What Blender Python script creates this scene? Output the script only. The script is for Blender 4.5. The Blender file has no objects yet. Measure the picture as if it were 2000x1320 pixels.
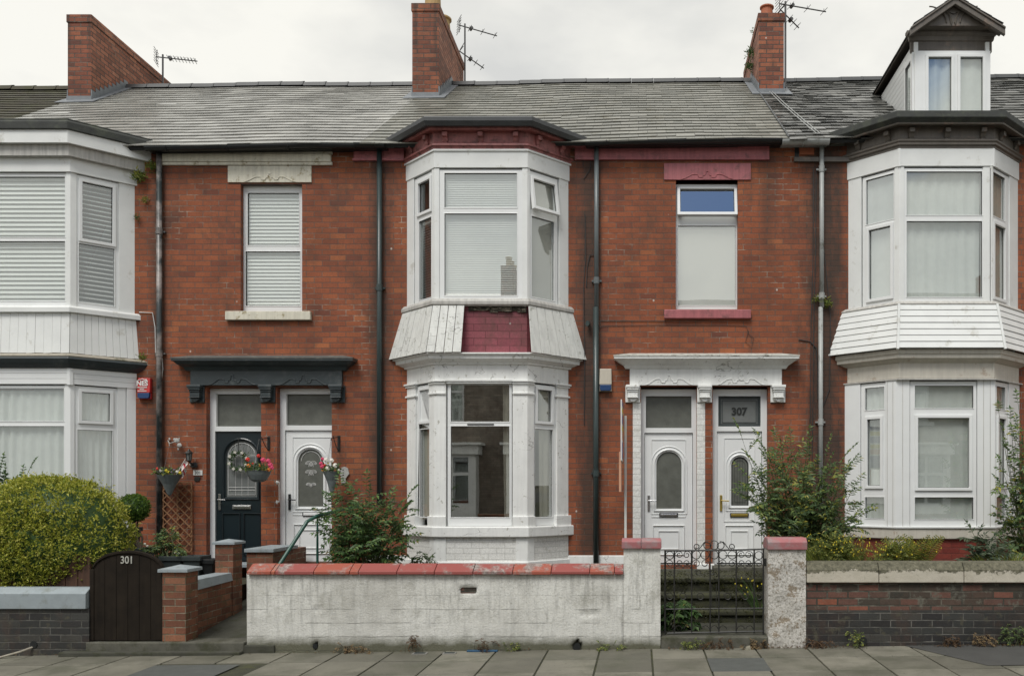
import bpy, bmesh, math, random
from mathutils import Vector, Matrix
from mathutils.geometry import tessellate_polygon
random.seed(7)
R = math.radians
scene = bpy.context.scene
COL = scene.collection

# ---------------------------------------------------------------- camera, sky, sun, exposure
F, CX, CY, D, H = 1729.0, 1250.0, 955.0, 12.7, 1.75     # focal length and vanishing point in photo pixels, metres to the facade, eye height
SL = 0.0105                                             # the street climbs gently to the right
cam = bpy.data.cameras.new('camera'); camo = bpy.data.objects.new('camera', cam); COL.objects.link(camo)
camo.location = (0, -D, H); camo.rotation_euler = (R(90), 0, 0)
cam.sensor_width = 36; cam.sensor_fit = 'HORIZONTAL'; cam.lens = F*36/2000
cam.shift_x = -(CX-1000)/2000; cam.shift_y = (CY-660)/2000
cam.clip_end = 2000; cam.clip_start = 0.05
scene.camera = camo
SUN_EL, SUN_AZ = 56, 200      # azimuth: the sun stands behind the camera, a little to the left
w = bpy.data.worlds.new('World'); scene.world = w; w.use_nodes = True
nt = w.node_tree; nt.nodes.clear()
def WN(t, **k):
    n = nt.nodes.new(t)
    for a, b in k.items(): setattr(n, a, b)
    return n
out = WN('ShaderNodeOutputWorld'); bg = WN('ShaderNodeBackground'); bg.inputs['Strength'].default_value = 0.1
sky = WN('ShaderNodeTexSky', sky_type='NISHITA', sun_disc=False, sun_elevation=R(SUN_EL), sun_rotation=R(SUN_AZ), ozone_density=5, air_density=1.0, dust_density=.3)
tc = WN('ShaderNodeTexCoord'); mp = WN('ShaderNodeMapping'); mp.inputs['Scale'].default_value = (1.0, 1.0, 2.2)
n1 = WN('ShaderNodeTexNoise'); n1.inputs['Scale'].default_value = 2.6; n1.inputs['Detail'].default_value = 6; n1.inputs['Roughness'].default_value = .52
nt.links.new(tc.outputs['Generated'], mp.inputs[0]); nt.links.new(mp.outputs[0], n1.inputs['Vector'])
cr = WN('ShaderNodeValToRGB'); e = cr.color_ramp.elements
e[0].position = .38; e[0].color = (.74, .74, .71, 1); e[1].position = .60; e[1].color = (1.04, 1.02, .94, 1)
nt.links.new(n1.outputs['Fac'], cr.inputs[0])
sc = WN('ShaderNodeVectorMath', operation='SCALE'); sc.inputs['Scale'].default_value = 7.1
nt.links.new(cr.outputs[0], sc.inputs[0])
# a break in the cloud, high behind the camera
n2 = WN('ShaderNodeTexNoise'); n2.inputs['Scale'].default_value = 2.6; n2.inputs['Detail'].default_value = 4
nt.links.new(tc.outputs['Generated'], n2.inputs['Vector'])
dp = WN('ShaderNodeVectorMath', operation='DOT_PRODUCT'); dp.inputs[1].default_value = Vector((.107, -.767, .636)).normalized()
nt.links.new(tc.outputs['Generated'], dp.inputs[0])
ad = WN('ShaderNodeMath', operation='MULTIPLY_ADD'); ad.inputs[1].default_value = .3
nt.links.new(n2.outputs['Fac'], ad.inputs[0]); nt.links.new(dp.outputs['Value'], ad.inputs[2])
mr = WN('ShaderNodeMapRange'); mr.inputs['From Min'].default_value = 1.112; mr.inputs['From Max'].default_value = 1.132
nt.links.new(ad.outputs[0], mr.inputs['Value'])
inv = WN('ShaderNodeMath', operation='SUBTRACT'); inv.inputs[0].default_value = .94; nt.links.new(mr.outputs[0], inv.inputs[1])
mx = WN('ShaderNodeMix', data_type='RGBA'); nt.links.new(inv.outputs[0], mx.inputs['Factor'])
nt.links.new(sky.outputs[0], mx.inputs['A']); nt.links.new(sc.outputs[0], mx.inputs['B'])
nt.links.new(mx.outputs['Result'], bg.inputs['Color']); nt.links.new(bg.outputs[0], out.inputs[0])
sun = bpy.data.lights.new('sun', 'SUN'); sun.energy = 1.9; sun.angle = R(24); sun.color = (1, .97, .92)
suno = bpy.data.objects.new('sun', sun); COL.objects.link(suno)
saz = R(SUN_AZ); sdir = Vector((math.sin(saz)*math.cos(R(SUN_EL)), math.cos(saz)*math.cos(R(SUN_EL)), math.sin(R(SUN_EL))))
suno.rotation_euler = sdir.to_track_quat('Z', 'Y').to_euler(); suno.location = sdir*60
scene.view_settings.view_transform = 'Standard'; scene.view_settings.look = 'None'
scene.view_settings.gamma = 1; scene.view_settings.use_curve_mapping = False; scene.view_settings.exposure = 0.45
scene.render.resolution_x = 1024; scene.render.resolution_y = 675
scene.render.engine = 'CYCLES'
scene.cycles.transparent_max_bounces = 16; scene.cycles.max_bounces = 8

# ---------------------------------------------------------------- photo pixel -> metres at a known depth
def X(px, Y=0): return (px-CX)/F*(D+Y)
def Z(py, Y=0): return H+(CY-py)/F*(D+Y)
def gz(x): return SL*x
GW0 = -3.0

# ---------------------------------------------------------------- mesh builder
class MB:
    def __init__(s, M=None): s.v = []; s.f = []; s.mi = []; s.M = M
    def add(s, vs, fs, mi=0):
        o = len(s.v)
        for p in vs:
            p = Vector(p)
            s.v.append(s.M @ p if s.M else p)
        for f in fs: s.f.append([o+i for i in f]); s.mi.append(mi)
        return s
    def box(s, x0, x1, y0, y1, z0, z1, mi=0):
        if x0 > x1: x0, x1 = x1, x0
        if y0 > y1: y0, y1 = y1, y0
        if z0 > z1: z0, z1 = z1, z0
        return s.add([(x0,y0,z0),(x1,y0,z0),(x1,y1,z0),(x0,y1,z0),(x0,y0,z1),(x1,y0,z1),(x1,y1,z1),(x0,y1,z1)],
              [(0,3,2,1),(4,5,6,7),(0,1,5,4),(1,2,6,5),(2,3,7,6),(3,0,4,7)], mi)
    def hexa(s, a, b, mi=0):      # two quads (bottom, top) joined
        return s.add(list(a)+list(b), [(3,2,1,0),(4,5,6,7),(0,1,5,4),(1,2,6,5),(2,3,7,6),(3,0,4,7)], mi)
    def prism(s, poly, lo, hi, axis='y', mi=0):
        n = len(poly)
        def P(p, t): return (p[0], t, p[1]) if axis == 'y' else ((p[0], p[1], t) if axis == 'z' else (t, p[0], p[1]))
        vs = [P(p, lo) for p in poly]+[P(p, hi) for p in poly]
        return s.add(vs, [list(range(n)), list(range(2*n-1, n-1, -1))]+[(i, (i+1) % n, n+(i+1) % n, n+i) for i in range(n)], mi)
    def tube(s, pts, r, n=6, mi=0, closed=False, flat=1.0):
        pts = [Vector(p) for p in pts]; rs = r if isinstance(r, (list, tuple)) else [r]*len(pts)
        m = len(pts); vs = []
        up = Vector((0, 0, 1)); prev = None
        for i, p in enumerate(pts):
            if closed: t = pts[(i+1) % m]-pts[i-1]
            else: t = pts[min(i+1, m-1)]-pts[max(i-1, 0)]
            if t.length < 1e-9: t = Vector((0, 0, 1))
            t.normalize()
            if prev is None:
                a = t.orthogonal() if abs(t.z) > .95 else t.cross(up)
            else: a = prev-t*prev.dot(t)
            if a.length < 1e-6: a = t.orthogonal()
            a.normalize(); prev = a; b = t.cross(a)
            for k in range(n):
                q = 2*math.pi*k/n
                vs.append(p+a*math.cos(q)*rs[i]*flat+b*math.sin(q)*rs[i])
        fs = []
        for i in range(m if closed else m-1):
            j = (i+1) % m
            for k in range(n): fs.append((i*n+k, i*n+(k+1) % n, j*n+(k+1) % n, j*n+k))
        if not closed: fs += [list(range(n-1, -1, -1)), list(range((m-1)*n, m*n))]
        return s.add(vs, fs, mi)
    def lathe(s, c, prof, n=16, mi=0, sx=1, sy=1):
        vs = []; m = len(prof)
        for r, z in prof:
            for k in range(n):
                q = 2*math.pi*k/n; vs.append((c[0]+r*math.cos(q)*sx, c[1]+r*math.sin(q)*sy, c[2]+z))
        fs = [(i*n+k, i*n+(k+1) % n, (i+1)*n+(k+1) % n, (i+1)*n+k) for i in range(m-1) for k in range(n)]
        fs += [list(range(n-1, -1, -1)), list(range((m-1)*n, m*n))]
        return s.add(vs, fs, mi)
    def plate(s, outer, holes, y0, y1, mi=0, back=False):   # outlines in x-z, front face at y0, reveals back to y1
        loops = [outer]+holes
        flat = [p for L in loops for p in L]
        tris = tessellate_polygon([[Vector((p[0], p[1], 0)) for p in L] for L in loops])
        N = len(flat)
        vs = [(p[0], y0, p[1]) for p in flat]+[(p[0], y1, p[1]) for p in flat]
        fs = []
        for t in tris:
            a, b, c = [Vector(flat[i]) for i in t]
            cr = (b.x-a.x)*(c.y-a.y)-(b.y-a.y)*(c.x-a.x)
            if abs(cr) < 1e-12: continue
            t = tuple(t) if cr > 0 else tuple(reversed(t))
            fs.append(t)
            if back: fs.append(tuple(N+i for i in reversed(t)))
        o = 0
        for li, L in enumerate(loops):
            n = len(L)
            area = sum(L[i][0]*L[(i+1) % n][1]-L[(i+1) % n][0]*L[i][1] for i in range(n))
            for i in range(n):
                j = (i+1) % n
                q = (o+i, N+o+i, N+o+j, o+j)
                if (area > 0) == (li > 0): q = q[::-1]
                if area > 0 and li == 0: q = (o+i, N+o+i, N+o+j, o+j)
                fs.append(q)
            o += n
        return s.add(vs, fs, mi)
    def sphere(s, c, r, n=8, m=6, mi=0, sc=(1, 1, 1), jit=0):
        vs = []; 
        for i in range(m+1):
            a = math.pi*i/m
            for k in range(n):
                b = 2*math.pi*k/n; q = r*(1+random.uniform(-jit, jit))
                vs.append((c[0]+q*math.sin(a)*math.cos(b)*sc[0], c[1]+q*math.sin(a)*math.sin(b)*sc[1], c[2]+q*math.cos(a)*sc[2]))
        return s.add(vs, [(i*n+k, (i+1)*n+k, (i+1)*n+(k+1) % n, i*n+(k+1) % n) for i in range(m) for k in range(n)], mi)

def rect(x0, x1, z0, z1): return [(x0, z0), (x1, z0), (x1, z1), (x0, z1)]
def arch(x0, x1, z0, z1, n=14, rz=None):    # rectangle with a round head
    r = (x1-x0)/2; c = (x0+x1)/2; rz = rz or r
    return [(x0, z0), (x1, z0)]+[(c+r*math.cos(math.pi*i/n), z1-rz+rz*math.sin(math.pi*i/n)) for i in range(n+1)]

WL = {}
def finish(name, mb, mats, parent=None, bevel=0, smooth=False, base=False, fixn=True):
    me = bpy.data.meshes.new(name)
    me.from_pydata([tuple(v) for v in mb.v], [], mb.f)
    if not isinstance(mats, (list, tuple)): mats = [mats]
    for m in mats: me.materials.append(m)
    if len(mats) > 1: me.polygons.foreach_set('material_index', mb.mi)
    bm = bmesh.new(); bm.from_mesh(me)
    if fixn:
        bmesh.ops.remove_doubles(bm, verts=bm.verts, dist=1e-5)
        bmesh.ops.recalc_face_normals(bm, faces=bm.faces)
    xs = [v.co for v in bm.verts]
    lo = Vector([min(p[i] for p in xs) for i in range(3)]); hi = Vector([max(p[i] for p in xs) for i in range(3)])
    loc = (lo+hi)/2; loc.z = lo.z
    bmesh.ops.translate(bm, verts=bm.verts, vec=-loc)
    if smooth:
        for f in bm.faces: f.smooth = True
    bm.to_mesh(me); bm.free(); me.update()
    o = bpy.data.objects.new(name, me); COL.objects.link(o)
    WL[o] = loc.copy()
    if parent: o.parent = parent; o.location = loc-WL[parent]
    else: o.location = loc
    if bevel:
        b = o.modifiers.new('bevel', 'BEVEL'); b.width = bevel; b.segments = 2; b.limit_method = 'ANGLE'; b.angle_limit = R(40)
    return o
def empty(name, loc):
    o = bpy.data.objects.new(name, None); COL.objects.link(o); o.location = loc; WL[o] = Vector(loc)
    o.empty_display_size = .2
    return o
def tag(o, label=None, cat=None, group=None, kind=None):
    if label: o['label'] = label
    if cat: o['category'] = cat
    if group: o['group'] = group
    if kind: o['kind'] = kind
    return o

# ---------------------------------------------------------------- materials
MT = {}
class NG:
    def __init__(s, name):
        s.m = bpy.data.materials.new(name); s.m.use_nodes = True; s.t = s.m.node_tree; s.t.nodes.clear()
        s.o = s.n('ShaderNodeOutputMaterial'); s.p = s.n('ShaderNodeBsdfPrincipled'); s.l(s.p.outputs[0], s.o.inputs[0])
        MT[name] = s.m
    def n(s, t, **k):
        n = s.t.nodes.new(t)
        for a, b in k.items(): setattr(n, a, b)
        return n
    def l(s, a, b): s.t.links.new(a, b)
    def pos(s, scale=(1, 1, 1)):
        g = s.n('ShaderNodeNewGeometry'); m = s.n('ShaderNodeMapping'); m.inputs['Scale'].default_value = scale
        s.l(g.outputs['Position'], m.inputs[0]); return m.outputs[0]
    def noise(s, scale, detail=4, rough=.5, vec=None):
        t = s.n('ShaderNodeTexNoise'); t.inputs['Scale'].default_value = scale; t.inputs['Detail'].default_value = detail; t.inputs['Roughness'].default_value = rough
        if vec is None: vec = s.pos()
        s.l(vec, t.inputs['Vector']); return t.outputs['Fac']
    def ramp(s, fac, stops, mode='LINEAR'):
        r = s.n('ShaderNodeValToRGB'); e = r.color_ramp.elements; r.color_ramp.interpolation = mode
        while len(e) < len(stops): e.new(.5)
        for i, (p, c) in enumerate(stops):
            e[i].position = p; e[i].color = (c, c, c, 1) if isinstance(c, (int, float)) else (*c, 1)
        s.l(fac, r.inputs[0]); return r.outputs[0]
    def mix(s, fac, a, b, mode='MIX'):
        m = s.n('ShaderNodeMix', data_type='RGBA', blend_type=mode)
        for k, v in (('Factor', fac), ('A', a), ('B', b)):
            if isinstance(v, (int, float)): m.inputs[k].default_value = v if k == 'Factor' else (v, v, v, 1)
            elif isinstance(v, tuple): m.inputs[k].default_value = (*v, 1)
            else: s.l(v, m.inputs[k])
        return m.outputs['Result']
    def math(s, op, a, b=None, c=None):
        m = s.n('ShaderNodeMath', operation=op)
        for i, v in enumerate((a, b, c)):
            if v is None: continue
            if isinstance(v, (int, float)): m.inputs[i].default_value = v
            else: s.l(v, m.inputs[i])
        return m.outputs[0]
    def bump(s, h, st=.3, dist=.01):
        b = s.n('ShaderNodeBump'); b.inputs['Strength'].default_value = st; b.inputs['Distance'].default_value = dist
        s.l(h, b.inputs['Height']); s.l(b.outputs[0], s.p.inputs['Normal'])
    def col(s, c):
        if isinstance(c, tuple): s.p.inputs['Base Color'].default_value = (*c, 1)
        else: s.l(c, s.p.inputs['Base Color'])
    def rough(s, r):
        if isinstance(r, (int, float)): s.p.inputs['Roughness'].default_value = r
        else: s.l(r, s.p.inputs['Roughness'])
    def island(s):
        return s.n('ShaderNodeNewGeometry').outputs['Random Per Island']
    def xyz(s):
        g = s.n('ShaderNodeNewGeometry'); q = s.n('ShaderNodeSeparateXYZ'); s.l(g.outputs['Position'], q.inputs[0]); return q.outputs

def plain(name, c, rough=.5, var=.12, scale=6, metal=0, bump=.0, streak=0, dirt=None, dirtamt=.5, dscale=5, crack=0):
    g = NG(name)
    base = g.ramp(g.noise(scale, 5, .6), [(.3, tuple(v*(1-var) for v in c)), (.7, tuple(min(1, v*(1+var)) for v in c))])
    if streak:
        st = g.ramp(g.noise(1, 5, .6, g.pos((22, 22, 1.6))), [(.36, 1-streak), (.58, 1)])
        base = g.mix(1, base, st, 'MULTIPLY')
    if dirt:
        base = g.mix(g.ramp(g.noise(dscale, 8, .68), [(.56-dirtamt*.12, 0), (.66, 1)]), base, dirt)
    if crack:
        v = g.n('ShaderNodeTexVoronoi', feature='DISTANCE_TO_EDGE'); v.inputs['Scale'].default_value = crack; v.inputs['Randomness'].default_value = 1
        wv = g.n('ShaderNodeTexNoise'); wv.inputs['Scale'].default_value = 6; pz = g.pos((1, 1, 1.9)); g.l(pz, wv.inputs['Vector'])
        ad = g.n('ShaderNodeVectorMath', operation='MULTIPLY_ADD'); g.l(wv.outputs['Color'], ad.inputs[0]); ad.inputs[1].default_value = (.25, .25, .25); g.l(pz, ad.inputs[2]); g.l(ad.outputs[0], v.inputs['Vector'])
        ln = g.ramp(v.outputs['Distance'], [(.0, 1), (.022, 0)]); mk = g.ramp(g.noise(1.9, 6, .7), [(.54, 0), (.60, 1)])
        base = g.mix(g.math('MULTIPLY', g.math('MULTIPLY', ln, mk), .75), base, (.10, .095, .075))
    g.col(base); g.rough(rough); g.p.inputs['Metallic'].default_value = metal
    if bump: g.bump(g.noise(scale*7, 6, .65), bump, .01)
    return g.m

def brick(name, stops, mort=((.10, .08, .065), (.42, .37, .30)), mortpos=(.50, .62), bw=.228, rh=.0785, ms=.0048, stains=(), rough=.8, bumpd=.006, paint=None, off=(0, 0), big=.35, lichen=None, seed=0, zcourse=None):
    g = NG(name); q = g.xyz()
    wz = g.math('MULTIPLY', g.math('SUBTRACT', g.noise(1.3, 2), .5), .016)
    u = g.math('ADD', g.math('ADD', q[0], q[1]), off[0]); v = g.math('ADD', g.math('ADD', q[2], off[1]), wz)
    cb = g.n('ShaderNodeCombineXYZ'); g.l(u, cb.inputs[0]); g.l(v, cb.inputs[1])
    b = g.n('ShaderNodeTexBrick'); g.l(cb.outputs[0], b.inputs['Vector'])
    b.inputs['Scale'].default_value = 1; b.inputs['Brick Width'].default_value = bw; b.inputs['Row Height'].default_value = rh
    b.inputs['Mortar Size'].default_value = ms; b.inputs['Mortar Smooth'].default_value = .35; b.inputs['Bias'].default_value = 0
    b.inputs['Color1'].default_value = (0, 0, 0, 1); b.inputs['Color2'].default_value = (1, 1, 1, 1); b.inputs['Mortar'].default_value = (.5, .5, .5, 1)
    col = g.ramp(b.outputs['Color'], stops)
    fine = g.ramp(g.noise(45, 6, .75), [(.3, .72), (.7, 1.18)])
    col = g.mix(1, col, fine, 'MULTIPLY')
    bign = g.ramp(g.noise(1.0, 7, .68), [(.35, 1-big), (.62, 1.06)])
    col = g.mix(1, col, bign, 'MULTIPLY')
    mc = g.ramp(g.noise(1.1, 6, .7), [(mortpos[0], mort[0]), (mortpos[1], mort[1])])
    mc2 = g.mix(g.ramp(g.noise(9, 4, .6), [(.42, 0), (.6, 1)]), mc, mort[0])
    col = g.mix(b.outputs['Fac'], col, mc2)
    for (sx, half, amt, ztop, zbot) in stains:       # soot running down beside a pipe or a bay
        d = g.math('ABSOLUTE', g.math('SUBTRACT', q[0], sx))
        d = g.math('ADD', d, g.math('MULTIPLY', g.math('SUBTRACT', g.noise(2.2, 6, .7, g.pos((2.5, 1, .8))), .5), half*2.2))
        k = g.n('ShaderNodeMapRange'); k.inputs['From Min'].default_value = half; k.inputs['From Max'].default_value = half*.2; g.l(d, k.inputs['Value'])
        k2 = g.n('ShaderNodeMapRange'); k2.inputs['From Min'].default_value = zbot; k2.inputs['From Max'].default_value = zbot+.8; g.l(q[2], k2.inputs['Value'])
        f = g.math('MULTIPLY', g.math('MULTIPLY', k.outputs[0], k2.outputs[0]), amt)
        col = g.mix(f, col, (.03, .026, .02))
    vo = g.n('ShaderNodeTexVoronoi'); vo.inputs['Scale'].default_value = 4.5; g.l(g.pos((1, 1, .8)), vo.inputs['Vector'])
    sel = g.n('ShaderNodeSeparateColor'); g.l(vo.outputs['Color'], sel.inputs[0])
    sp = g.math('MULTIPLY', g.ramp(vo.outputs['Distance'], [(.045, 1), (.07, 0)]), g.ramp(sel.outputs[0], [(.80, 0), (.82, .8)])); col = g.mix(sp, col, (.55, .53, .48))
    grime = 0.0 if 'paint' in name else g.math('MULTIPLY', g.ramp(g.noise(2.6, 8, .75, g.pos((1, 1, .6))), [(.49, 0), (.66, .58)]), 1.0); col = g.mix(grime, col, (.075, .042, .028))
    if lichen: col = g.mix(g.ramp(g.noise(7, 8, .7), [(.56, 0), (.64, 1)]), col, lichen)
    g.col(col); g.rough(rough)
    hgt = g.math('ADD', g.math('MULTIPLY', b.outputs['Fac'], -1), g.math('MULTIPLY', g.noise(55, 5, .7), .5))
    g.bump(hgt, .8, bumpd)
    return g.m

BR = [(0, (.18, .053, .028)), (.07, (.24, .068, .029)), (.5, (.285, .080, .031)), (.92, (.315, .091, .034)), (1, (.36, .115, .042))]
BS = [(X(741), .22, .75, 7, 1.2), (X(1152), .26, .8, 7, .2), (X(312), .16, .6, 7, .5), (X(1612), .42, .85, 7, .2), (X(1500), .18, .45, 7, 4.6)]
brick('brick_front', BR, stains=BS)
brick('brick_chimney', [(0, (.12, .042, .027)), (.2, (.21, .066, .036)), (.6, (.26, .08, .04)), (1, (.34, .115, .055))], mort=((.07, .055, .045), (.2, .17, .14)), ms=.008, stains=((X(812, 2.9), .05, .6, 10, 9), (X(850, 2.9), .05, .6, 10, 9), (X(134, 2.9), .05, .7, 10, 9), (X(175, 2.9), .04, .6, 10, 9)))
brick('brick_chimney_side_lit', [(0, (.22, .08, .045)), (.5, (.33, .125, .07)), (1, (.42, .18, .105))], mort=((.05, .045, .04), (.25, .2, .16)), ms=.008)  # less sooty side brick, with skylight on that side painted into its colour
brick('brick_garden', [(0, (.13, .05, .028)), (.5, (.225, .085, .045)), (1, (.28, .12, .065))], mort=((.12, .095, .06), (.36, .31, .23)), ms=.007, mortpos=(.45, .6), lichen=(.12, .085, .04))
brick('brick_engineering', [(0, (.024, .022, .022)), (.6, (.036, .038, .036)), (1, (.058, .055, .048))], mort=((.045, .045, .04), (.15, .145, .13)), ms=.007, mortpos=(.42, .6), rough=.55, lichen=(.07, .065, .045))
brick('brick_mixed', [(0, (.035, .034, .026)), (.4, (.07, .052, .038)), (.65, (.12, .06, .045)), (.9, (.16, .072, .052)), (1, (.27, .085, .045))], mort=((.04, .04, .03), (.16, .15, .12)), ms=.010, lichen=(.12, .115, .09))
brick('brick_pink', [(0, (.22, .05, .065)), (1, (.27, .068, .085))], mort=((.14, .03, .04), (.14, .03, .04)), ms=.005, rough=.5, big=.1, bw=.33, rh=.098)
brick('brick_red_paint', [(0, (.17, .025, .018)), (1, (.27, .05, .03))], mort=((.13, .03, .02), (.2, .05, .04)), ms=.005, rough=.6, big=.3)
brick('brick_white_paint', [(0, (.70, .70, .67)), (1, (.76, .76, .73))], mort=((.54, .54, .51), (.68, .68, .65)), ms=.004, rough=.55, big=.06, lichen=(.58, .575, .53))
brick('brick_opposite', [(0, (.22, .19, .155)), (1, (.32, .27, .22))], rough=.85)

plain('upvc', (.75, .765, .76), .32, .03, 3)
plain('upvc_old', (.73, .745, .73), .4, .05, 3, dirt=(.58, .58, .54), dirtamt=-.2, dscale=4)
plain('white_paint', (.78, .79, .77), .45, .05, 5, bump=.12, streak=.07, dirt=(.46, .455, .41), dirtamt=-.4, dscale=12, crack=2.6)
plain('white_boards', (.66, .67, .64), .5, .04, 6, bump=.12, streak=.14, dirt=(.36, .365, .32), dirtamt=-.2, dscale=12, crack=4)
plain('cream_paint', (.56, .53, .46), .5, .06, 5, bump=.15, streak=.10, dirt=(.40, .33, .26), dirtamt=-.2, dscale=8)
plain('cream_stone', (.66, .63, .52), .6, .06, 5, bump=.2, streak=.16, dirt=(.30, .25, .14), dirtamt=.0, dscale=9)
plain('stone_sill', (.48, .47, .44), .6, .08, 5, bump=.2, streak=.25)
plain('beige_stone', (.36, .33, .27), .8, .12, 6, bump=.3, streak=.12, dirt=(.10, .095, .06), dirtamt=.55, dscale=6)
plain('pink_paint', (.40, .125, .135), .5, .10, 4, bump=.15, streak=.22, dirt=(.20, .075, .075), dirtamt=.45, dscale=8)
plain('brownpink_paint', (.33, .115, .108), .5, .10, 4, bump=.15, streak=.25, dirt=(.09, .035, .03), dirtamt=.5, dscale=7)
plain('brown_paint', (.12, .105, .088), .5, .12, 6, bump=.15, streak=.15, dirt=(.19, .14, .11), dirtamt=.0)
plain('charcoal_paint', (.035, .046, .050), .42, .12, 5, bump=.15, dirt=(.075, .085, .085), dirtamt=.15)
plain('black_plastic', (.012, .014, .015), .4, .2, 8)
plain('felt', (.03, .033, .03), .75, .25, 7, bump=.4, dirt=(.055, .062, .045), dirtamt=.5)
plain('lead', (.17, .185, .20), .5, .15, 9, bump=.2)
plain('lead_dark', (.05, .053, .055), .42, .12, 6)
plain('pipe_green', (.035, .052, .052), .35, .12, 4)
plain('pipe_grey', (.13, .15, .155), .35, .10, 4, streak=.1)
plain('pipe_pale', (.36, .375, .365), .4, .06, 4, streak=.12, dirt=(.13, .13, .11), dirtamt=.2)
plain('pipe_worn', (.03, .04, .042), .4, .15, 4, dirt=(.34, .30, .28), dirtamt=.9, dscale=2.2)
plain('metal_dark', (.02, .02, .018), .5, .25, 25)
plain('aerial_metal', (.10, .10, .10), .45, .1, 6, metal=.6)
plain('chrome', (.55, .55, .55), .25, .05, 5, metal=.9)
plain('brass', (.45, .33, .08), .3, .08, 5, metal=.6)
plain('door_dark', (.012, .020, .024), .3, .1, 4)
plain('rubber_line', (.03, .03, .03), .6, .05, 5)
plain('handrail_green', (.015, .075, .055), .4, .1, 8)
plain('grey_coping', (.27, .31, .33), .6, .08, 8, bump=.15, dirt=(.20, .22, .21), dirtamt=.2)
plain('gate_wood', (.017, .0125, .0085), .85, .3, 5, bump=.15, streak=.25)
MT['gate_wood'].node_tree.nodes['Principled BSDF'].inputs['Specular IOR Level'].default_value = .2
plain('fence_wood', (.075, .035, .02), .7, .25, 5, bump=.2, streak=.35)
plain('trellis_wood', (.24, .12, .055), .7, .2, 8, streak=.2)
plain('terracotta', (.36, .11, .05), .7, .12, 7, bump=.2)
plain('pot_buff', (.40, .27, .12), .75, .15, 7, bump=.2)
plain('planter_dark', (.035, .045, .045), .5, .15, 6)
plain('basket_grey', (.12, .14, .14), .55, .15, 20, bump=.3)
plain('alarm_cream', (.50, .46, .38), .45, .04, 5, streak=.08)
plain('alarm_red', (.48, .03, .03), .4, .04, 5)
plain('alarm_blue', (.015, .05, .15), .35, .05, 5)
plain('text_white', (.72, .72, .70), .5, .02, 5)
plain('text_dark', (.02, .022, .02), .5, .05, 5)
plain('number_metal', (.42, .42, .38), .4, .05, 5)
plain('soil', (.035, .028, .018), .95, .35, 12, bump=.6, dirt=(.05, .055, .02), dirtamt=.6)
plain('moss_stone', (.036, .037, .022), .9, .3, 9, bump=.6, dirt=(.055, .058, .018), dirtamt=.8, dscale=6)
plain('step_stone', (.09, .088, .07), .85, .25, 9, bump=.4, dirt=(.04, .042, .02), dirtamt=.7)
plain('path_dark', (.05, .05, .038), .9, .3, 6, bump=.4, dirt=(.03, .033, .014), dirtamt=.6)
plain('asphalt', (.055, .055, .052), .9, .12, 5, bump=.5)
plain('tarmac_patch', (.075, .08, .075), .9, .12, 9, bump=.4)
plain('kerb_stone', (.20, .195, .18), .8, .15, 6, bump=.3)
plain('earth', (.09, .085, .06), .95, .2, 1, bump=.3)
plain('curtain', (.40, .385, .33), .9, .05, 5)
plain('net_curtain', (.55, .575, .555), .9, .05, 9)
plain('blind', (.64, .66, .64), .5, .03, 5)
plain('roller_blind', (.50, .49, .45), .8, .03, 2)
plain('interior', (.26, .26, .225), .9, .1, 2)
plain('frosted', (.115, .12, .105), .28, .18, 7, bump=.25)
plain('frosted_grey', (.16, .17, .165), .30, .08, 7)
plain('bark', (.09, .07, .05), .9, .3, 20, bump=.5)
plain('stem_green', (.06, .075, .025), .7, .25, 20)
plain('flower_red', (.55, .03, .02), .6, .2, 40)
plain('flower_pink', (.60, .06, .14), .6, .25, 40)
plain('flower_orange', (.62, .18, .03), .6, .2, 40)
plain('flower_white', (.74, .71, .64), .6, .08, 40)
plain('flower_yellow', (.58, .47, .03), .6, .2, 40)
plain('flower_violet', (.28, .18, .34), .6, .2, 40)
plain('flag_white', (.62, .60, .58), .7, .05, 10)
plain('flag_red', (.45, .03, .05), .7, .1, 10)
plain('ornament', (.38, .38, .36), .6, .15, 25, bump=.3)
plain('litter_blue', (.02, .08, .16), .5, .1, 9)
plain('sign_white', (.66, .66, .63), .4, .04, 4)
plain('sign_orange', (.60, .34, .22), .5, .06, 4)
plain('sign_purple', (.14, .10, .26), .5, .1, 4)
plain('dead_grass', (.17, .12, .06), .9, .3, 30)

plain('canopy_lichen', (.50, .50, .46), .8, .1, 9, bump=.4, dirt=(.055, .055, .035), dirtamt=.45, dscale=11)
plain('canopy_slate', (.09, .095, .09), .6, .2, 9, bump=.3, dirt=(.16, .155, .13), dirtamt=.3, dscale=9)
plain('cap_worn', (.34, .125, .13), .6, .12, 5, bump=.3, dirt=(.27, .22, .22), dirtamt=.75, dscale=6)
g = NG('rotten_wood'); g.col(g.ramp(g.noise(14, 8, .75, g.pos((1, 1, 6))), [(.4, (.012, .011, .008)), (.52, (.05, .045, .03)), (.62, (.3, .26, .2))])); g.rough(.95); g.bump(g.noise(40, 6, .7), .9, .02)
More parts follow.
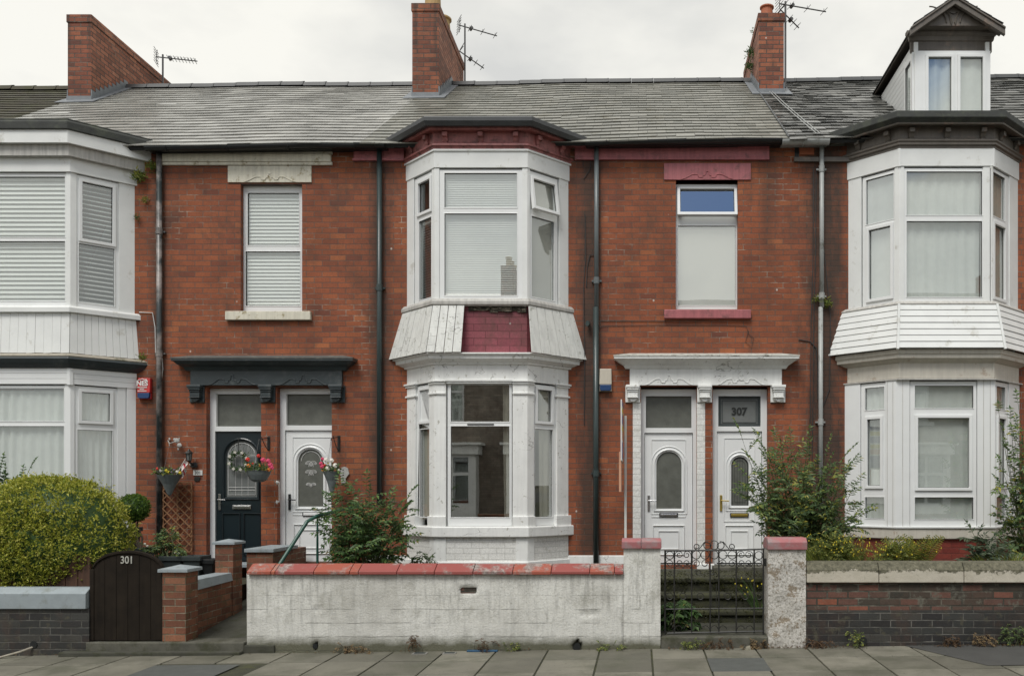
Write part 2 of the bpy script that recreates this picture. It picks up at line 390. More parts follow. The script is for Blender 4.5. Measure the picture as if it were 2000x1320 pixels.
# coping tiles: red clay, some lichen-grey (per tile)
g = NG('coping_tile'); r = g.island()
c = g.ramp(r, [(0, (.32, .08, .05)), (.35, (.36, .105, .06)), (.6, (.28, .07, .06)), (1, (.26, .08, .072))], 'CONSTANT')
pat = g.ramp(g.noise(3.0, 8, .75), [(.5, 0), (.6, 1)])
grey = g.ramp(g.noise(30, 6, .7), [(.4, (.16, .12, .11)), (.65, (.42, .37, .34))])
g.col(g.mix(pat, c, grey)); g.rough(.6); g.bump(g.noise(60, 5, .7), .3, .004)
g = NG('coping_stone'); q = g.xyz()
c = g.ramp(g.noise(6, 7, .6), [(.3, (.40, .37, .30)), (.7, (.50, .465, .39))])
zz = g.math('ADD', q[2], g.math('MULTIPLY', g.math('SUBTRACT', g.noise(4.2, 9, .78), .5), .34))
k = g.n('ShaderNodeMapRange'); k.inputs['From Min'].default_value = Z(1119, GW0); k.inputs['From Max'].default_value = Z(1116, GW0); g.l(zz, k.inputs['Value'])
dk = g.ramp(g.noise(25, 7, .75), [(.35, (.05, .048, .03)), (.65, (.17, .16, .11))])
c = g.mix(k.outputs[0], c, dk)
c = g.mix(g.ramp(g.noise(30, 8, .75), [(.58, 0), (.68, .7)]), c, (.12, .11, .075)); g.col(c); g.rough(.85); g.bump(g.noise(40, 7, .7), .5, .01)
# weathered whitewashed render of the garden wall
g = NG('render_wall'); q = g.xyz()
c = g.ramp(g.noise(2.2, 8, .65), [(.3, (.52, .515, .475)), (.6, (.70, .70, .66))])
c = g.mix(1, c, g.ramp(g.noise(1, 7, .7, g.pos((19, 19, 2.2))), [(.34, .66), (.5, 1), (.72, 1.10)]), 'MULTIPLY')
c = g.mix(g.ramp(g.noise(48, 8, .75), [(.52, 0), (.70, .75)]), c, (.27, .26, .21))
c = g.mix(g.ramp(g.noise(5.5, 8, .72), [(.55, 0), (.64, .6)]), c, (.36, .355, .31))
c = g.mix(g.ramp(g.noise(.9, 8, .7, g.pos((1, 1, .55))), [(.50, 0), (.60, .55)]), c, (.42, .41, .37))
lo = g.n('ShaderNodeMapRange'); lo.inputs['From Min'].default_value = .55; lo.inputs['From Max'].default_value = .15; g.l(q[2], lo.inputs['Value'])
c = g.mix(g.math('MULTIPLY', lo.outputs[0], .45), c, (.60, .60, .57))
lo2 = g.n('ShaderNodeMapRange'); lo2.inputs['From Min'].default_value = .10; lo2.inputs['From Max'].default_value = -.02; g.l(g.math('ADD', q[2], g.math('MULTIPLY', g.noise(6, 5, .7), -.12)), lo2.inputs['Value'])
c = g.mix(lo2.outputs[0], c, (.11, .11, .075))
# faint brick courses showing through the lower part, with cracks
b = g.n('ShaderNodeTexBrick'); cb = g.n('ShaderNodeCombineXYZ'); g.l(q[0], cb.inputs[0]); g.l(g.math('ADD', q[2], g.math('MULTIPLY', g.noise(3, 3), .03)), cb.inputs[1]); g.l(cb.outputs[0], b.inputs['Vector'])
b.inputs['Scale'].default_value = 1; b.inputs['Brick Width'].default_value = 300.0; b.inputs['Row Height'].default_value = .15; b.inputs['Mortar Size'].default_value = .003; b.inputs['Mortar Smooth'].default_value = .3
crk = g.math('MULTIPLY', b.outputs['Fac'], g.ramp(g.noise(2.6, 5, .6), [(.45, 0), (.56, 1)]))
low = g.n('ShaderNodeMapRange'); low.inputs['From Min'].default_value = .62; low.inputs['From Max'].default_value = .5; g.l(q[2], low.inputs['Value'])
crk = g.math('MULTIPLY', crk, low.outputs[0])
c = g.mix(g.math('MULTIPLY', crk, .75), c, (.09, .085, .07))
g.col(c); g.rough(.85)
g.bump(g.math('SUBTRACT', g.math('ADD', g.noise(42, 7, .72), g.math('MULTIPLY', g.noise(9, 4, .6), .7)), crk), .75, .012)
# spalled render on the right hand pillar
g = NG('render_spalled')
c = g.ramp(g.noise(3.2, 8, .7), [(.3, (.46, .44, .40)), (.6, (.64, .62, .58))])
c = g.mix(g.ramp(g.noise(40, 8, .8), [(.48, 0), (.62, .95)]), c, (.15, .135, .10))
c = g.mix(g.ramp(g.noise(5, 9, .75), [(.54, 0), (.57, .85)]), c, (.25, .20, .14))
g.col(c); g.rough(.9); g.bump(g.noise(30, 8, .75), .9, .02)
# paving slabs
g = NG('paving'); r = g.island(); n = g.noise(2.2, 7, .65)
c = g.mix(1, g.ramp(r, [(0, (.11, .105, .082)), (.5, (.15, .143, .113)), (1, (.19, .18, .145))]), g.ramp(n, [(.3, .74), (.7, 1.2)]), 'MULTIPLY')
c = g.mix(g.ramp(g.noise(70, 6, .8), [(.52, 0), (.7, .5)]), c, (.09, .09, .075))
c = g.mix(g.ramp(g.noise(1.5, 7, .7), [(.48, 0), (.64, .65)]), c, (.07, .073, .048))
vo = g.n('ShaderNodeTexVoronoi'); vo.inputs['Scale'].default_value = 9; g.l(g.pos(), vo.inputs['Vector']); c = g.mix(g.ramp(vo.outputs['Distance'], [(.06, .7), (.1, 0)]), c, (.05, .05, .04))
g.col(c); g.rough(g.ramp(n, [(.3, .6), (.7, .85)])); g.bump(g.noise(80, 5, .7), .3, .004)

def slate(name, stops, rough, wet=(.5, .62), wetr=.22, moss=None, mossp=(.55, .7)):
    g = NG(name); r = g.island()
    c = g.ramp(r, stops); c = g.mix(1, c, g.ramp(g.noise(1.2, 7, .65), [(.3, .8), (.7, 1.15)]), 'MULTIPLY')
    if moss: c = g.mix(g.ramp(g.noise(3, 8, .7), [(mossp[0], 0), (mossp[1], .9)]), c, moss)
    g.col(c)
    wn = g.ramp(g.noise(1.0, 5, .6, g.pos((.9, .9, 1.2))), [(wet[0], rough), (wet[1], wetr)])
    rr = g.mix(1, wn, g.ramp(r, [(0, .8), (1, 1.25)]), 'MULTIPLY')
    g.rough(rr); g.bump(g.noise(30, 5, .7), .25, .004)
slate('slate_pale_glare', [(0, (.34, .335, .31)), (1, (.42, .415, .385))], .27, (.40, .55), .17)  # pale slate, with wet glare also put into its base colour
slate('slate_grey', [(0, (.19, .19, .165)), (1, (.26, .255, .225))], .40, (.6, .8), .32, (.15, .14, .10))
slate('slate_dark', [(0, (.06, .062, .058)), (.7, (.12, .12, .11)), (1, (.24, .24, .225))], .50, (.44, .52), .15, (.09, .075, .06), (.6, .75))
slate('slate_mossy', [(0, (.04, .035, .025)), (1, (.075, .068, .05))], .8, (.8, .9), .7, (.06, .06, .03), (.45, .6))

def leafmat(name, stops, trans=.35, rough=.45):
    g = NG(name); c = g.ramp(g.island(), stops)
    g.col(c); g.rough(rough); g.p.inputs['Specular IOR Level'].default_value = .35
    t = g.n('ShaderNodeBsdfTranslucent'); g.l(c, t.inputs[0]); m = g.n('ShaderNodeMixShader'); m.inputs[0].default_value = trans
    g.l(g.p.outputs[0], m.inputs[1]); g.l(t.outputs[0], m.inputs[2]); g.l(m.outputs[0], g.o.inputs[0])
leafmat('leaf_hedge', [(0, (.13, .17, .025)), (.3, (.27, .31, .04)), (.65, (.43, .44, .06)), (1, (.60, .57, .14))])
leafmat('leaf_box', [(0, (.04, .085, .012)), (.6, (.10, .19, .025)), (1, (.19, .28, .05))])
leafmat('leaf_dark', [(0, (.045, .085, .03)), (.6, (.08, .155, .05)), (.95, (.15, .24, .07)), (1, (.3, .2, .06))])
leafmat('leaf_mid', [(0, (.06, .10, .045)), (.5, (.11, .18, .07)), (.86, (.19, .26, .08)), (1, (.42, .38, .07))])
leafmat('leaf_moss', [(0, (.018, .022, .009)), (.6, (.04, .045, .015)), (1, (.09, .09, .025))])
leafmat('leaf_fern', [(0, (.12, .14, .03)), (.6, (.22, .24, .045)), (1, (.34, .27, .06))])
leafmat('leaf_grey', [(0, (.05, .08, .05)), (1, (.13, .17, .10))])
leafmat('leaf_brown', [(0, (.06, .035, .02)), (1, (.17, .105, .055))])
leafmat('leaf_weed', [(0, (.08, .12, .03)), (.6, (.19, .24, .05)), (1, (.40, .38, .09))])

def glass(name, base=.13, tint=(.96, .98, .965)):
    g = NG(name); g.t.nodes.remove(g.p)
    ge = g.n('ShaderNodeNewGeometry'); dt = g.n('ShaderNodeVectorMath', operation='DOT_PRODUCT'); g.l(ge.outputs['Normal'], dt.inputs[0]); g.l(ge.outputs['Incoming'], dt.inputs[1])
    cosn = g.math('ABSOLUTE', dt.outputs['Value']); sch = g.math('POWER', g.math('SUBTRACT', 1.0, cosn), 5.0)
    fac = g.math('MULTIPLY_ADD', sch, 1-base, base)
    tr = g.n('ShaderNodeBsdfTransparent'); tr.inputs[0].default_value = (*tint, 1)
    gl = g.n('ShaderNodeBsdfGlossy'); gl.inputs['Roughness'].default_value = .0; gl.inputs[0].default_value = (.93, .96, .95, 1)
    b = g.n('ShaderNodeBump'); b.inputs['Strength'].default_value = .03; b.inputs['Distance'].default_value = .01
    g.l(g.noise(1.7, 2), b.inputs['Height']); g.l(b.outputs[0], gl.inputs['Normal'])
    x = g.n('ShaderNodeMixShader'); g.l(fac, x.inputs[0]); g.l(tr.outputs[0], x.inputs[1]); g.l(gl.outputs[0], x.inputs[2]); g.l(x.outputs[0], g.o.inputs[0])
glass('glass', .23); glass('glass_bright', .42); glass('glass_low', .46); glass('glass_cloud', .34)

# ---------------------------------------------------------------- wall faces, bays, windows
class Face:
    """a vertical plane: local x runs along it, local y points into the building"""
    def __init__(s, p0=(0, 0), p1=(1, 0)):
        s.p = Vector(p0); d = Vector(p1)-s.p; s.L = d.length; s.d = d.normalized(); s.i = Vector((-s.d.y, s.d.x))
        s.M = Matrix(((s.d.x, s.i.x, 0, s.p.x), (s.d.y, s.i.y, 0, s.p.y), (0, 0, 1, 0), (0, 0, 0, 1)))
    def U(s, px, w=0):
        k = (px-CX)/F
        return (k*(D+s.p.y+w*s.i.y)-s.p.x-w*s.i.x)/(s.d.x-k*s.d.y)
FLAT = Face()

class Bay:
    def __init__(b, xl, xr, s, d):
        b.xl, b.xr, b.s, b.d = xl, xr, s, d; b.L = math.hypot(s, d)
        b.left = Face((xl, 0), (xl+s, -d)); b.front = Face((xl+s, -d), (xr-s, -d)); b.right = Face((xr-s, -d), (xr, 0))
    def plan(b, o, yw=.03):
        s, d, L = b.s, b.d, b.L
        tw = -(yw+s*o/L)/d; tf = (d+o-s*o/L)/d
        xw = b.xl-d*o/L+s*tw; xf = b.xl-d*o/L+s*tf
        return [(xw, yw), (xf, -(d+o)), (b.xr+b.xl-xf, -(d+o)), (b.xr+b.xl-xw, yw)]
    def sweep(b, mb, prof, mi=0, segs=(0, 1, 2)):
        rows = [[(x, y, z) for x, y in b.plan(o)] for o, z in prof]
        n = len(prof); vs = [p for r in rows for p in r]
        fs = [(i*4+k, i*4+k+1, ((i+1) % n)*4+k+1, ((i+1) % n)*4+k) for i in range(n) for k in segs]
        a, z = segs[0], segs[-1]+1
        fs += [[i*4+a for i in range(n)], [i*4+z for i in reversed(range(n))]]
        return mb.add(vs, fs, mi)
    def band(b, mb, o, z0, z1, back=-.06, mi=0): return b.sweep(mb, [(o, z0), (o, z1), (back, z1), (back, z0)], mi)
    def plate(b, mb, o, z0, z1, mi=0): return mb.prism(b.plan(o), z0, z1, 'z', mi)
    def z(b, py, o=0): return Z(py, -(b.d+o))
    def pier(b, mb, side, a, c, o, dep, z0, z1, mi=0):
        """corner pier: a metres along the splay, c along the front"""
        P = b.plan(o); I = b.plan(-dep); C = 1 if side == 'L' else 2
        corner = Vector(P[C]); inner = Vector(I[C])
        sd = (Vector((b.xl, 0))-Vector((b.xl+b.s, -b.d))).normalized() if side == 'L' else (Vector((b.xr, 0))-Vector((b.xr-b.s, -b.d))).normalized()
        fd = Vector((1, 0)) if side == 'L' else Vector((-1, 0))
        k = math.tan(math.acos(max(-1, min(1, sd.dot(-fd))))/2)   # mitre shift
        A = corner+sd*(a+o*k); A2 = inner+sd*(a-dep*k); Cc = corner+fd*(c+o*k); C2 = inner+fd*(c-dep*k)
        poly = [A, corner, Cc, C2, inner, A2]
        return mb.prism([(p.x, p.y) for p in poly], z0, z1, 'z', mi)

def posts(par, bay, a1, c1, a2, c2, z0, z1, mat, o=0, dep=.1, name='corner_post', bev=.005):
    for sd, a, c in (('L', a1, c1), ('R', a2, c2)):
        m = MB(); bay.pier(m, sd, a, c, o, dep, z0, z1); finish(name, m, MT[mat], par, bevel=bev)
def panels(par, items, z0, z1, mat, name='side_panel', dep=.12, bev=.005):
    for f, u0, u1, o in items: finish(name, MB(f.M).box(u0, u1, -o, dep, z0, z1), MT[mat], par, bevel=bev)

def window(par, face, r, lights, w=.02, dep=.07, mat='upvc', gl='glass', blind=None, curtain=None, behind=.05, label=None, frame_bar=.0, name='window'):
    """r: outer frame (u0,u1,z0,z1); lights: (u0,u1,z0,z1,kind) kind 0 fixed, 1 sash with raised frame, 2 propped open"""
    mb = MB(face.M)
    holes = []
    for l in lights:
        if l[4] in (1, 2): g_ = .028; holes.append(rect(l[0]-g_, l[1]+g_, l[2]-g_, l[3]+g_))
        else: holes.append(rect(l[0], l[1], l[2], l[3]))
    mb.plate(rect(*r), holes, w, w+dep)
    # glazing bead: a thin proud step round each fixed light
    for l in lights:
        if l[4] == 0:
            b_ = .012
            mb.plate(rect(l[0]-b_, l[1]+b_, l[2]-b_, l[3]+b_), [rect(*l[:4])], w-.006, w+.02)
    wo = finish(name, mb, MT[mat], par, bevel=.004)
    if label: wo['label'] = label
    for l in lights:
        M = face.M.copy()
        if l[4] == 2:
            M = M @ Matrix.Translation((0, w, l[3]+.05)) @ Matrix.Rotation(R(l[5] if len(l) > 5 else -9), 4, 'X') @ Matrix.Translation((0, -w, -l[3]-.05))
        if l[4] in (1, 2):
            s_ = MB(M); f_ = .042
            s_.plate(rect(l[0]-f_, l[1]+f_, l[2]-f_, l[3]+f_), [rect(*l[:4])], w-.022, w+.03, back=True)
            finish('sash', s_, MT[mat], wo, bevel=.004)
            # black gasket
            s_ = MB(M); s_.plate(rect(l[0]-.003, l[1]+.003, l[2]-.003, l[3]+.003), [rect(l[0]+.006, l[1]-.006, l[2]+.006, l[3]-.006)], w+.012, w+.02)
            finish('gasket', s_, MT['rubber_line'], wo)
        else:
            s_ = MB(M); s_.plate(rect(l[0]-.003, l[1]+.003, l[2]-.003, l[3]+.003), [rect(l[0]+.005, l[1]-.005, l[2]+.005, l[3]-.005)], w+.026, w+.034)
            finish('gasket', s_, MT['rubber_line'], wo)
        p = MB(M); p.add([(l[0]-.002, w+.022, l[2]-.002), (l[1]+.002, w+.022, l[2]-.002), (l[1]+.002, w+.022, l[3]+.002), (l[0]-.002, w+.022, l[3]+.002)], [(0, 1, 2, 3)])
        finish('pane', p, MT[l[6] if len(l) > 6 else gl], wo, fixn=False)
    if blind:
        u0, u1, z0, z1, gap, tilt = blind[:6]; cov = blind[6] if len(blind) > 6 else 1.02
        s_ = MB(face.M); z = z1-.03; hd = gap*cov
        s_.box(u0, u1, w+behind, w+behind+.045, z1-.03, z1)
        while z > z0:
            dy = hd*math.cos(R(tilt)); dz = hd*math.sin(R(tilt)); y = w+behind+.01
            s_.hexa([(u0, y-dy*.5, z-dz*.5), (u1, y-dy*.5, z-dz*.5), (u1, y+dy*.5, z+dz*.5), (u0, y+dy*.5, z+dz*.5)],
                    [(u0, y-dy*.5, z-dz*.5+.002), (u1, y-dy*.5, z-dz*.5+.002), (u1, y+dy*.5, z+dz*.5+.002), (u0, y+dy*.5, z+dz*.5+.002)])
            z -= gap
        finish('blind', s_, MT['blind'], wo)
    for c in (curtain or []):
        u0, u1, z0, z1, amp, per, mt_, nm = c
        s_ = MB(face.M); n = max(24, int((u1-u0)/.008)); rows = 7; vs = []; ph = random.uniform(0, 6)
        for j in range(rows):
            t = j/(rows-1)
            for i in range(n+1):
                q = i/n; uu = u0+(u1-u0)*q
                yy = w+behind+.015+amp*(math.sin(uu/per*4.6+ph+1.1*math.sin(uu*5+ph))*.6+.35*math.sin(uu/per*3.9+1.3*ph+t*.8))
                vs.append((uu+.01*math.sin(t*3+uu*9), yy, z0+(z1-z0)*t))
        s_.add(vs, [(j*(n+1)+i, j*(n+1)+i+1, (j+1)*(n+1)+i+1, (j+1)*(n+1)+i) for j in range(rows-1) for i in range(n)])
        finish(nm, s_, MT[mt_], wo, smooth=True)
    return wo

def L_(face, w, py_depth_y, *q):   # light from photo pixels: (px0,px1,py_top,py_bottom,kind)
    u0, u1 = face.U(q[0], w), face.U(q[1], w)
    return (u0, u1, Z(q[3], py_depth_y), Z(q[2], py_depth_y)) + tuple(q[4:])

def zl(z, k=0): return z
# roof planes: eaves and ridge lines climb with the street
def ez(x): return 6.655+SL*x
def rz(x): return 9.40+SL*x
EY, RY = -.22, 4.0
def roof_pt(x, t, lift=0): 
    y = EY+(RY-EY)*t; z = ez(x)+(rz(x)-ez(x))*t+.012*math.sin(x*.9+t*2)+.007*math.sin(x*2.3+t*5)
    return Vector((x, y-lift*.54, z+lift*.84))
def slates(name, par, x0, x1, mat, gauge=.222, wid=.27, jit=.0014, gap=.004, cut=None, missing=.0, seed=1):
    rnd = random.Random(seed); mb = MB(); n = int(round(5.04/gauge)); base = MB()
    base.hexa([roof_pt(x0, 0, -.06), roof_pt(x1, 0, -.06), roof_pt(x1, 1, -.06), roof_pt(x0, 1, -.06)], [roof_pt(x0, 0, -.012), roof_pt(x1, 0, -.012), roof_pt(x1, 1, -.012), roof_pt(x0, 1, -.012)])
    for j in range(n):
        t0 = j/n-.006; t1 = min(1.0, (j+1)/n+.012)
        x = x0-(wid/2 if j % 2 else 0)
        while x < x1-.01:
            a, b = max(x0, x)+gap/2, min(x1, x+wid)-gap/2; x += wid
            if b-a < .03: continue
            if cut and cut((a+b)/2, (t0+t1)/2): continue
            lift = .021+rnd.uniform(-jit, jit); d = rnd.uniform(-.0015, .0015)*(3 if rnd.random() < .06 else 1); tw = rnd.uniform(-jit, jit)*.6
            if rnd.random() < missing: d += .012
            p = [roof_pt(a, t0-d, lift+tw), roof_pt(b, t0-d, lift-tw), roof_pt(b, t1, -.002), roof_pt(a, t1, -.002)]
            q = [roof_pt(a, t0-d, lift+tw-.012), roof_pt(b, t0-d, lift-tw-.012), roof_pt(b, t1, -.011), roof_pt(a, t1, -.011)]
            mb.hexa(q, p)
    o = finish(name, mb, MT[mat], par)
    bb = finish('roof_deck', base, MT['black_plastic'], o)
    # rear slope
    r = MB(); r.hexa([(x0, RY, rz(x0)-.06), (x1, RY, rz(x1)-.06), (x1, 8.2, ez(x1)-.06), (x0, 8.2, ez(x0)-.06)], [(x0, RY, rz(x0)-.01), (x1, RY, rz(x1)-.01), (x1, 8.2, ez(x1)-.01), (x0, 8.2, ez(x0)-.01)])
    finish('rear_slope', r, MT[mat], o)
    return o
def ridge(par, x0, x1, mat='black_plastic', step=.42, knob=True, seed=1):
    rnd = random.Random(seed); mb = MB(); x = x0
    while x < x1-.02:
        e_ = min(x+step-.006, x1); dz = rnd.uniform(-.003, .003)+.012*math.sin(x*.9+2)+.007*math.sin(x*2.3+5)
        for (a, b, rr) in ((x, e_, .075), (e_-.03, e_, .081)):
            pts = [(-rr*1.35, -.055), (-rr*.8, rr*.35), (0, rr*.75), (rr*.8, rr*.35), (rr*1.35, -.055)]
            vs = [(a, RY+p, rz(a)+.03+q+dz) for p, q in pts]+[(b, RY+p, rz(b)+.03+q+dz) for p, q in pts]
            mb.add(vs, [(i, i+1, 6+i, 5+i) for i in range(4)]+[(0, 1, 2, 3, 4), (9, 8, 7, 6, 5)])
        x += step
    return finish('ridge_tiles', mb, MT[mat], par)

def wall_front(par, x0, x1, z0, z1f, holes, mat='brick_front', y=0, th=.15, name='wall'):
    mb = MB(); top = [(x1, z1f(x1)), (x0, z1f(x0))]
    mb.plate([(x0, z0), (x1, z0)]+top, holes, y, y+th)
    return finish(name, mb, MT[mat], par)

def interior(par, x0, x1, floors=(.55, 3.55, 6.5), y0=.16, y1=3.2):
    mb = MB()
    for a, b in zip(floors[:-1], floors[1:]):
        mb.add([(x0, y0, a), (x1, y0, a), (x1, y1, a), (x0, y1, a), (x0, y0, b-.12), (x1, y0, b-.12), (x1, y1, b-.12), (x0, y1, b-.12)],
               [(0, 1, 2, 3), (7, 6, 5, 4), (3, 2, 6, 7), (0, 3, 7, 4), (2, 1, 5, 6)])
    return finish('interior_walls', mb, MT['interior'], par, fixn=False)

def gutter(par, x0, x1, mat='black_plastic', r=.055, dz=-.045, y=-.2, name='gutter'):
    mb = MB(); n = max(2, int((x1-x0)/.5)); vs = []; K = 8
    for i in range(n+1):
        x = x0+(x1-x0)*i/n; sag = .006*math.sin(i*1.9)+.012*math.sin(x*.9)+.007*math.sin(x*2.3)
        for k in range(K+1):
            a = math.pi*(1+k/K); vs.append((x, y+r*math.cos(a), ez(x)+dz+.035+sag+r*math.sin(a)))
    mb.add(vs, [(i*(K+1)+k, i*(K+1)+k+1, (i+1)*(K+1)+k+1, (i+1)*(K+1)+k) for i in range(n) for k in range(K)])
    # fascia board behind and brackets
    mb.hexa([(x0, y+r, ez(x0)-.035), (x1, y+r, ez(x1)-.035), (x1, .0, ez(x1)-.035), (x0, .0, ez(x0)-.035)], [(x0, y+r, ez(x0)-.01), (x1, y+r, ez(x1)-.01), (x1, .0, ez(x1)-.01), (x0, .0, ez(x0)-.01)])
    x = x0+.3
    while x < x1-.1:
        mb.tube([(x, y+(r+.004)*math.cos(math.pi*(1+k/8)), ez(x)+dz+.035+(r+.006)*math.sin(math.pi*(1+k/8))) for k in range(9)], .007, 4)
        x += .86
    return finish(name, mb, MT[mat], par)

def pipe(par, px, y0, y1, mat, r=.036, yy=-.06, joints=(), swan=None, label=None):
    mb = MB(); x = X(px, yy); zt = Z(y0, yy); zb = Z(y1, yy)
    pts = [(x, yy, zb), (x, yy, zt)]
    if swan: pts += [(x, yy-.03, zt+.06), (x+swan, -.18, zt+.18)]
    mb.tube(pts, r, 12)
    o = finish('drainpipe', mb, MT[mat], par, smooth=False)
    for p in o.data.polygons: p.use_smooth = len(p.vertices) == 4
    if label: o['label'] = label
    for j in joints:
        k = MB(); z = Z(j, yy); k.tube([(x, yy, z-.045), (x, yy, z+.045)], r+.008, 12); k.box(x-.07, x+.07, yy+.02, 0.0, z-.012, z+.012)
        finish('pipe_joint', k, MT[mat], o)
    return o

def brackets(par, bay, n_front, n_side, z0, z1, o0, o1, mat, half=.04):
    for face, n in ((bay.front, n_front), (bay.left, n_side), (bay.right, n_side)):
        for i in range(n):
            if face is bay.front: u = face.L*(.12+.76*(i/(n-1)) ) if n > 1 else face.L/2
            else:
                q = .22+.58*(i/(max(1, n-1))); u = face.L*q
            mb = MB(face.M)
            mb.prism([(-o1, z1), (-o0+.0, z1), (-o0, z0-.05), (-o0-.02, z0-.05), (-o1+.03, z0), (-o1, z0+.01)], u-half, u+half, 'x')
            # carved drop under the bracket
            mb.prism([(-o0-.016, z0-.02), (-o0, z0-.02), (-o0, z0-.12), (-o0-.012, z0-.11)], u-half*.65, u+half*.65, 'x')
            finish('cornice_bracket', mb, MT[mat], par, bevel=.006)

def loft_rect(mb, x0, x1, levels, yb=0):
    """levels: (overhang, z) of a moulding returned at both ends against a wall"""
    vs = []
    for o, z in levels: vs += [(x0-o, yb, z), (x0-o, yb-o, z), (x1+o, yb-o, z), (x1+o, yb, z)]
    n = len(levels); fs = [(i*4+k, i*4+k+1, (i+1)*4+k+1, (i+1)*4+k) for i in range(n-1) for k in range(3)]
    fs += [(0, 1, 2, 3), ((n-1)*4+3, (n-1)*4+2, (n-1)*4+1, (n-1)*4), [i*4 for i in range(n)], [i*4+3 for i in range(n)]]
    mb.add(vs, fs)

SCROLL = [(-1, 0), (-.86, .10), (-.72, .30), (-.58, .50), (-.44, .54), (-.36, .50), (-.34, .30), (-.30, .20), (-.18, .20), (-.17, .38), (-.08, .46), (-.05, .78), (0, .95), (.05, .78), (.08, .46), (.17, .38), (.18, .20), (.30, .20), (.34, .30), (.36, .50), (.44, .54), (.58, .50), (.72, .30), (.86, .10), (1, 0)]
def scroll(mb, x, z, hw, h, y, r=.007):
    pts = [(x+a*hw, y, z+b*h) for a, b in SCROLL]
    fine = []
    for i in range(len(pts)-1):
        for k in range(3):
            t = k/3; fine.append(tuple(pts[i][c]*(1-t)+pts[i+1][c]*t for c in range(3)))
    fine.append(pts[-1]); mb.tube(fine, r, 6)
    mb.tube([(x-.022, y, z+h*.86), (x+.022, y, z+h*.86)], r*1.1, 6)

def console(par, x, zt, zb, o, hw, mat, name='console_bracket'):
    h = zt-zb; mb = MB()
    mb.box(x-hw*1.25, x+hw*1.25, -.025, .0, zb-.0, zt)
    mb.box(x-hw*1.15, x+hw*1.15, -o, 0, zt-h*.17, zt-.002)
    for a, b, o_, k in ((.17, .30, .92, 1.0), (.30, .42, .80, .9), (.42, .68, .72, .82), (.68, .76, .85, .92)):
        mb.box(x-hw*k, x+hw*k, -o*o_, -.02, zt-h*b, zt-h*a-.003)
    mb.prism([(x-hw*.78, zt-h*.76), (x+hw*.78, zt-h*.76), (x+hw*.6, zt-h*.88), (x+hw*.2, zt-h*.97), (x-hw*.2, zt-h*.97), (x-hw*.6, zt-h*.88)], -o*.6, -.02, 'y')
    return finish(name, mb, MT[mat], par, bevel=.006)

def panel_ring(mb, x0, x1, z0, z1, y, r=.011):
    mb.tube([(x0, y, z0), (x1, y, z0), (x1, y, z1), (x0, y, z1)], r, 6, closed=True, flat=1.6)

def text_mesh(s, size, mat, loc, par=None, rotz=0, depth=.004, name='lettering', bold=0, sx=1.0):
    cu = bpy.data.curves.new(name, 'FONT'); cu.body = s; cu.size = size; cu.extrude = depth; cu.align_x = 'CENTER'; cu.align_y = 'CENTER'; cu.offset = bold; cu.resolution_u = 4
    t = bpy.data.objects.new('tmp', cu); COL.objects.link(t); dg = bpy.context.evaluated_depsgraph_get(); dg.update()
    me = bpy.data.meshes.new_from_object(t.evaluated_get(dg)); bpy.data.objects.remove(t)
    M = Matrix.Rotation(rotz, 4, 'Z') @ Matrix.Rotation(R(90), 4, 'X') @ Matrix.Diagonal((sx, 1, 1, 1))
    me.transform(M); me.materials.clear(); me.materials.append(MT[mat])
    o = bpy.data.objects.new(name, me); COL.objects.link(o); WL[o] = Vector(loc)
    if par: o.parent = par; o.location = Vector(loc)-WL[par]
    else: o.location = loc
    return o

# ================================================================= ground
def sheet(name, x0, x1, y0, y1, mat, dz=0, n=1):
    mb = MB(); 
    mb.add([(x0, y0, gz(x0)+dz), (x1, y0, gz(x1)+dz), (x1, y1, gz(x1)+dz), (x0, y1, gz(x0)+dz)], [(0, 1, 2, 3)])
    return tag(finish(name, mb, MT[mat], fixn=False), kind='structure')
sheet('ground', -300, 300, -300, 300, 'earth', -.16)
sheet('road', -120, 120, -12.3, -5.9, 'asphalt', -.12)
GW = -3.0                                       # front plane of the garden walls
mb = MB(); rnd = random.Random(3)
y = GW+.05; rows = [.60, .66, .66, .62, .50]; cols0 = -14.0
zrow = [.004, .0, .0, .0]
for ri, dp_ in enumerate(rows):
    x = cols0
    while x < 10:
        wd = .565
        a = rnd.uniform(-.002, .003); b_ = rnd.uniform(-.002, .003); g_ = .009
        cx_ = x+wd/2; py1, py0 = y-g_, y-dp_+g_
        skip = (ri == 1 and (-4.95 < cx_ < -4.1)) or (ri == 1 and (.72 < cx_ < 1.25)) or (ri == 0 and cx_ > 3.45)
        if not skip:
            q = [(x+g_, py0), (x+wd-g_, py0), (x+wd-g_, py1), (x+g_, py1)]
            mb.hexa([(p, r_, gz(p)-.05) for p, r_ in q], [(p, r_, gz(p)+(a if k < 2 else b_)) for k, (p, r_) in enumerate(q)])
        x += wd
    y -= dp_
slabs = finish('pavement', mb, MT['paving'], bevel=.006); tag(slabs, kind='structure')
sheet('pavement_bed', -120, 120, -5.95, GW+.2, 'moss_stone', -.014)
tag(finish('kerb', MB().hexa([(-60, -6.05, gz(-60)-.16), (60, -6.05, gz(60)-.16), (60, -5.9, gz(60)-.16), (-60, -5.9, gz(-60)-.16)], [(-60, -6.05, gz(-60)+.002), (60, -6.05, gz(60)+.002), (60, -5.9, gz(60)+.002), (-60, -5.9, gz(-60)+.002)]), MT['kerb_stone'], bevel=.015), kind='structure')
def patch(poly, mat, name='pavement_patch', dz=.006):
    mb = MB(); mb.add([(p, q, gz(p)+dz) for p, q in poly], [list(range(len(poly)))]); return tag(finish(name, mb, MT[mat], fixn=False), kind='structure')
patch([(-4.95-.02, -4.29), (-4.1, -4.29), (-4.1, -3.62), (-4.95-.02, -3.62)], 'tarmac_patch', dz=-.002)
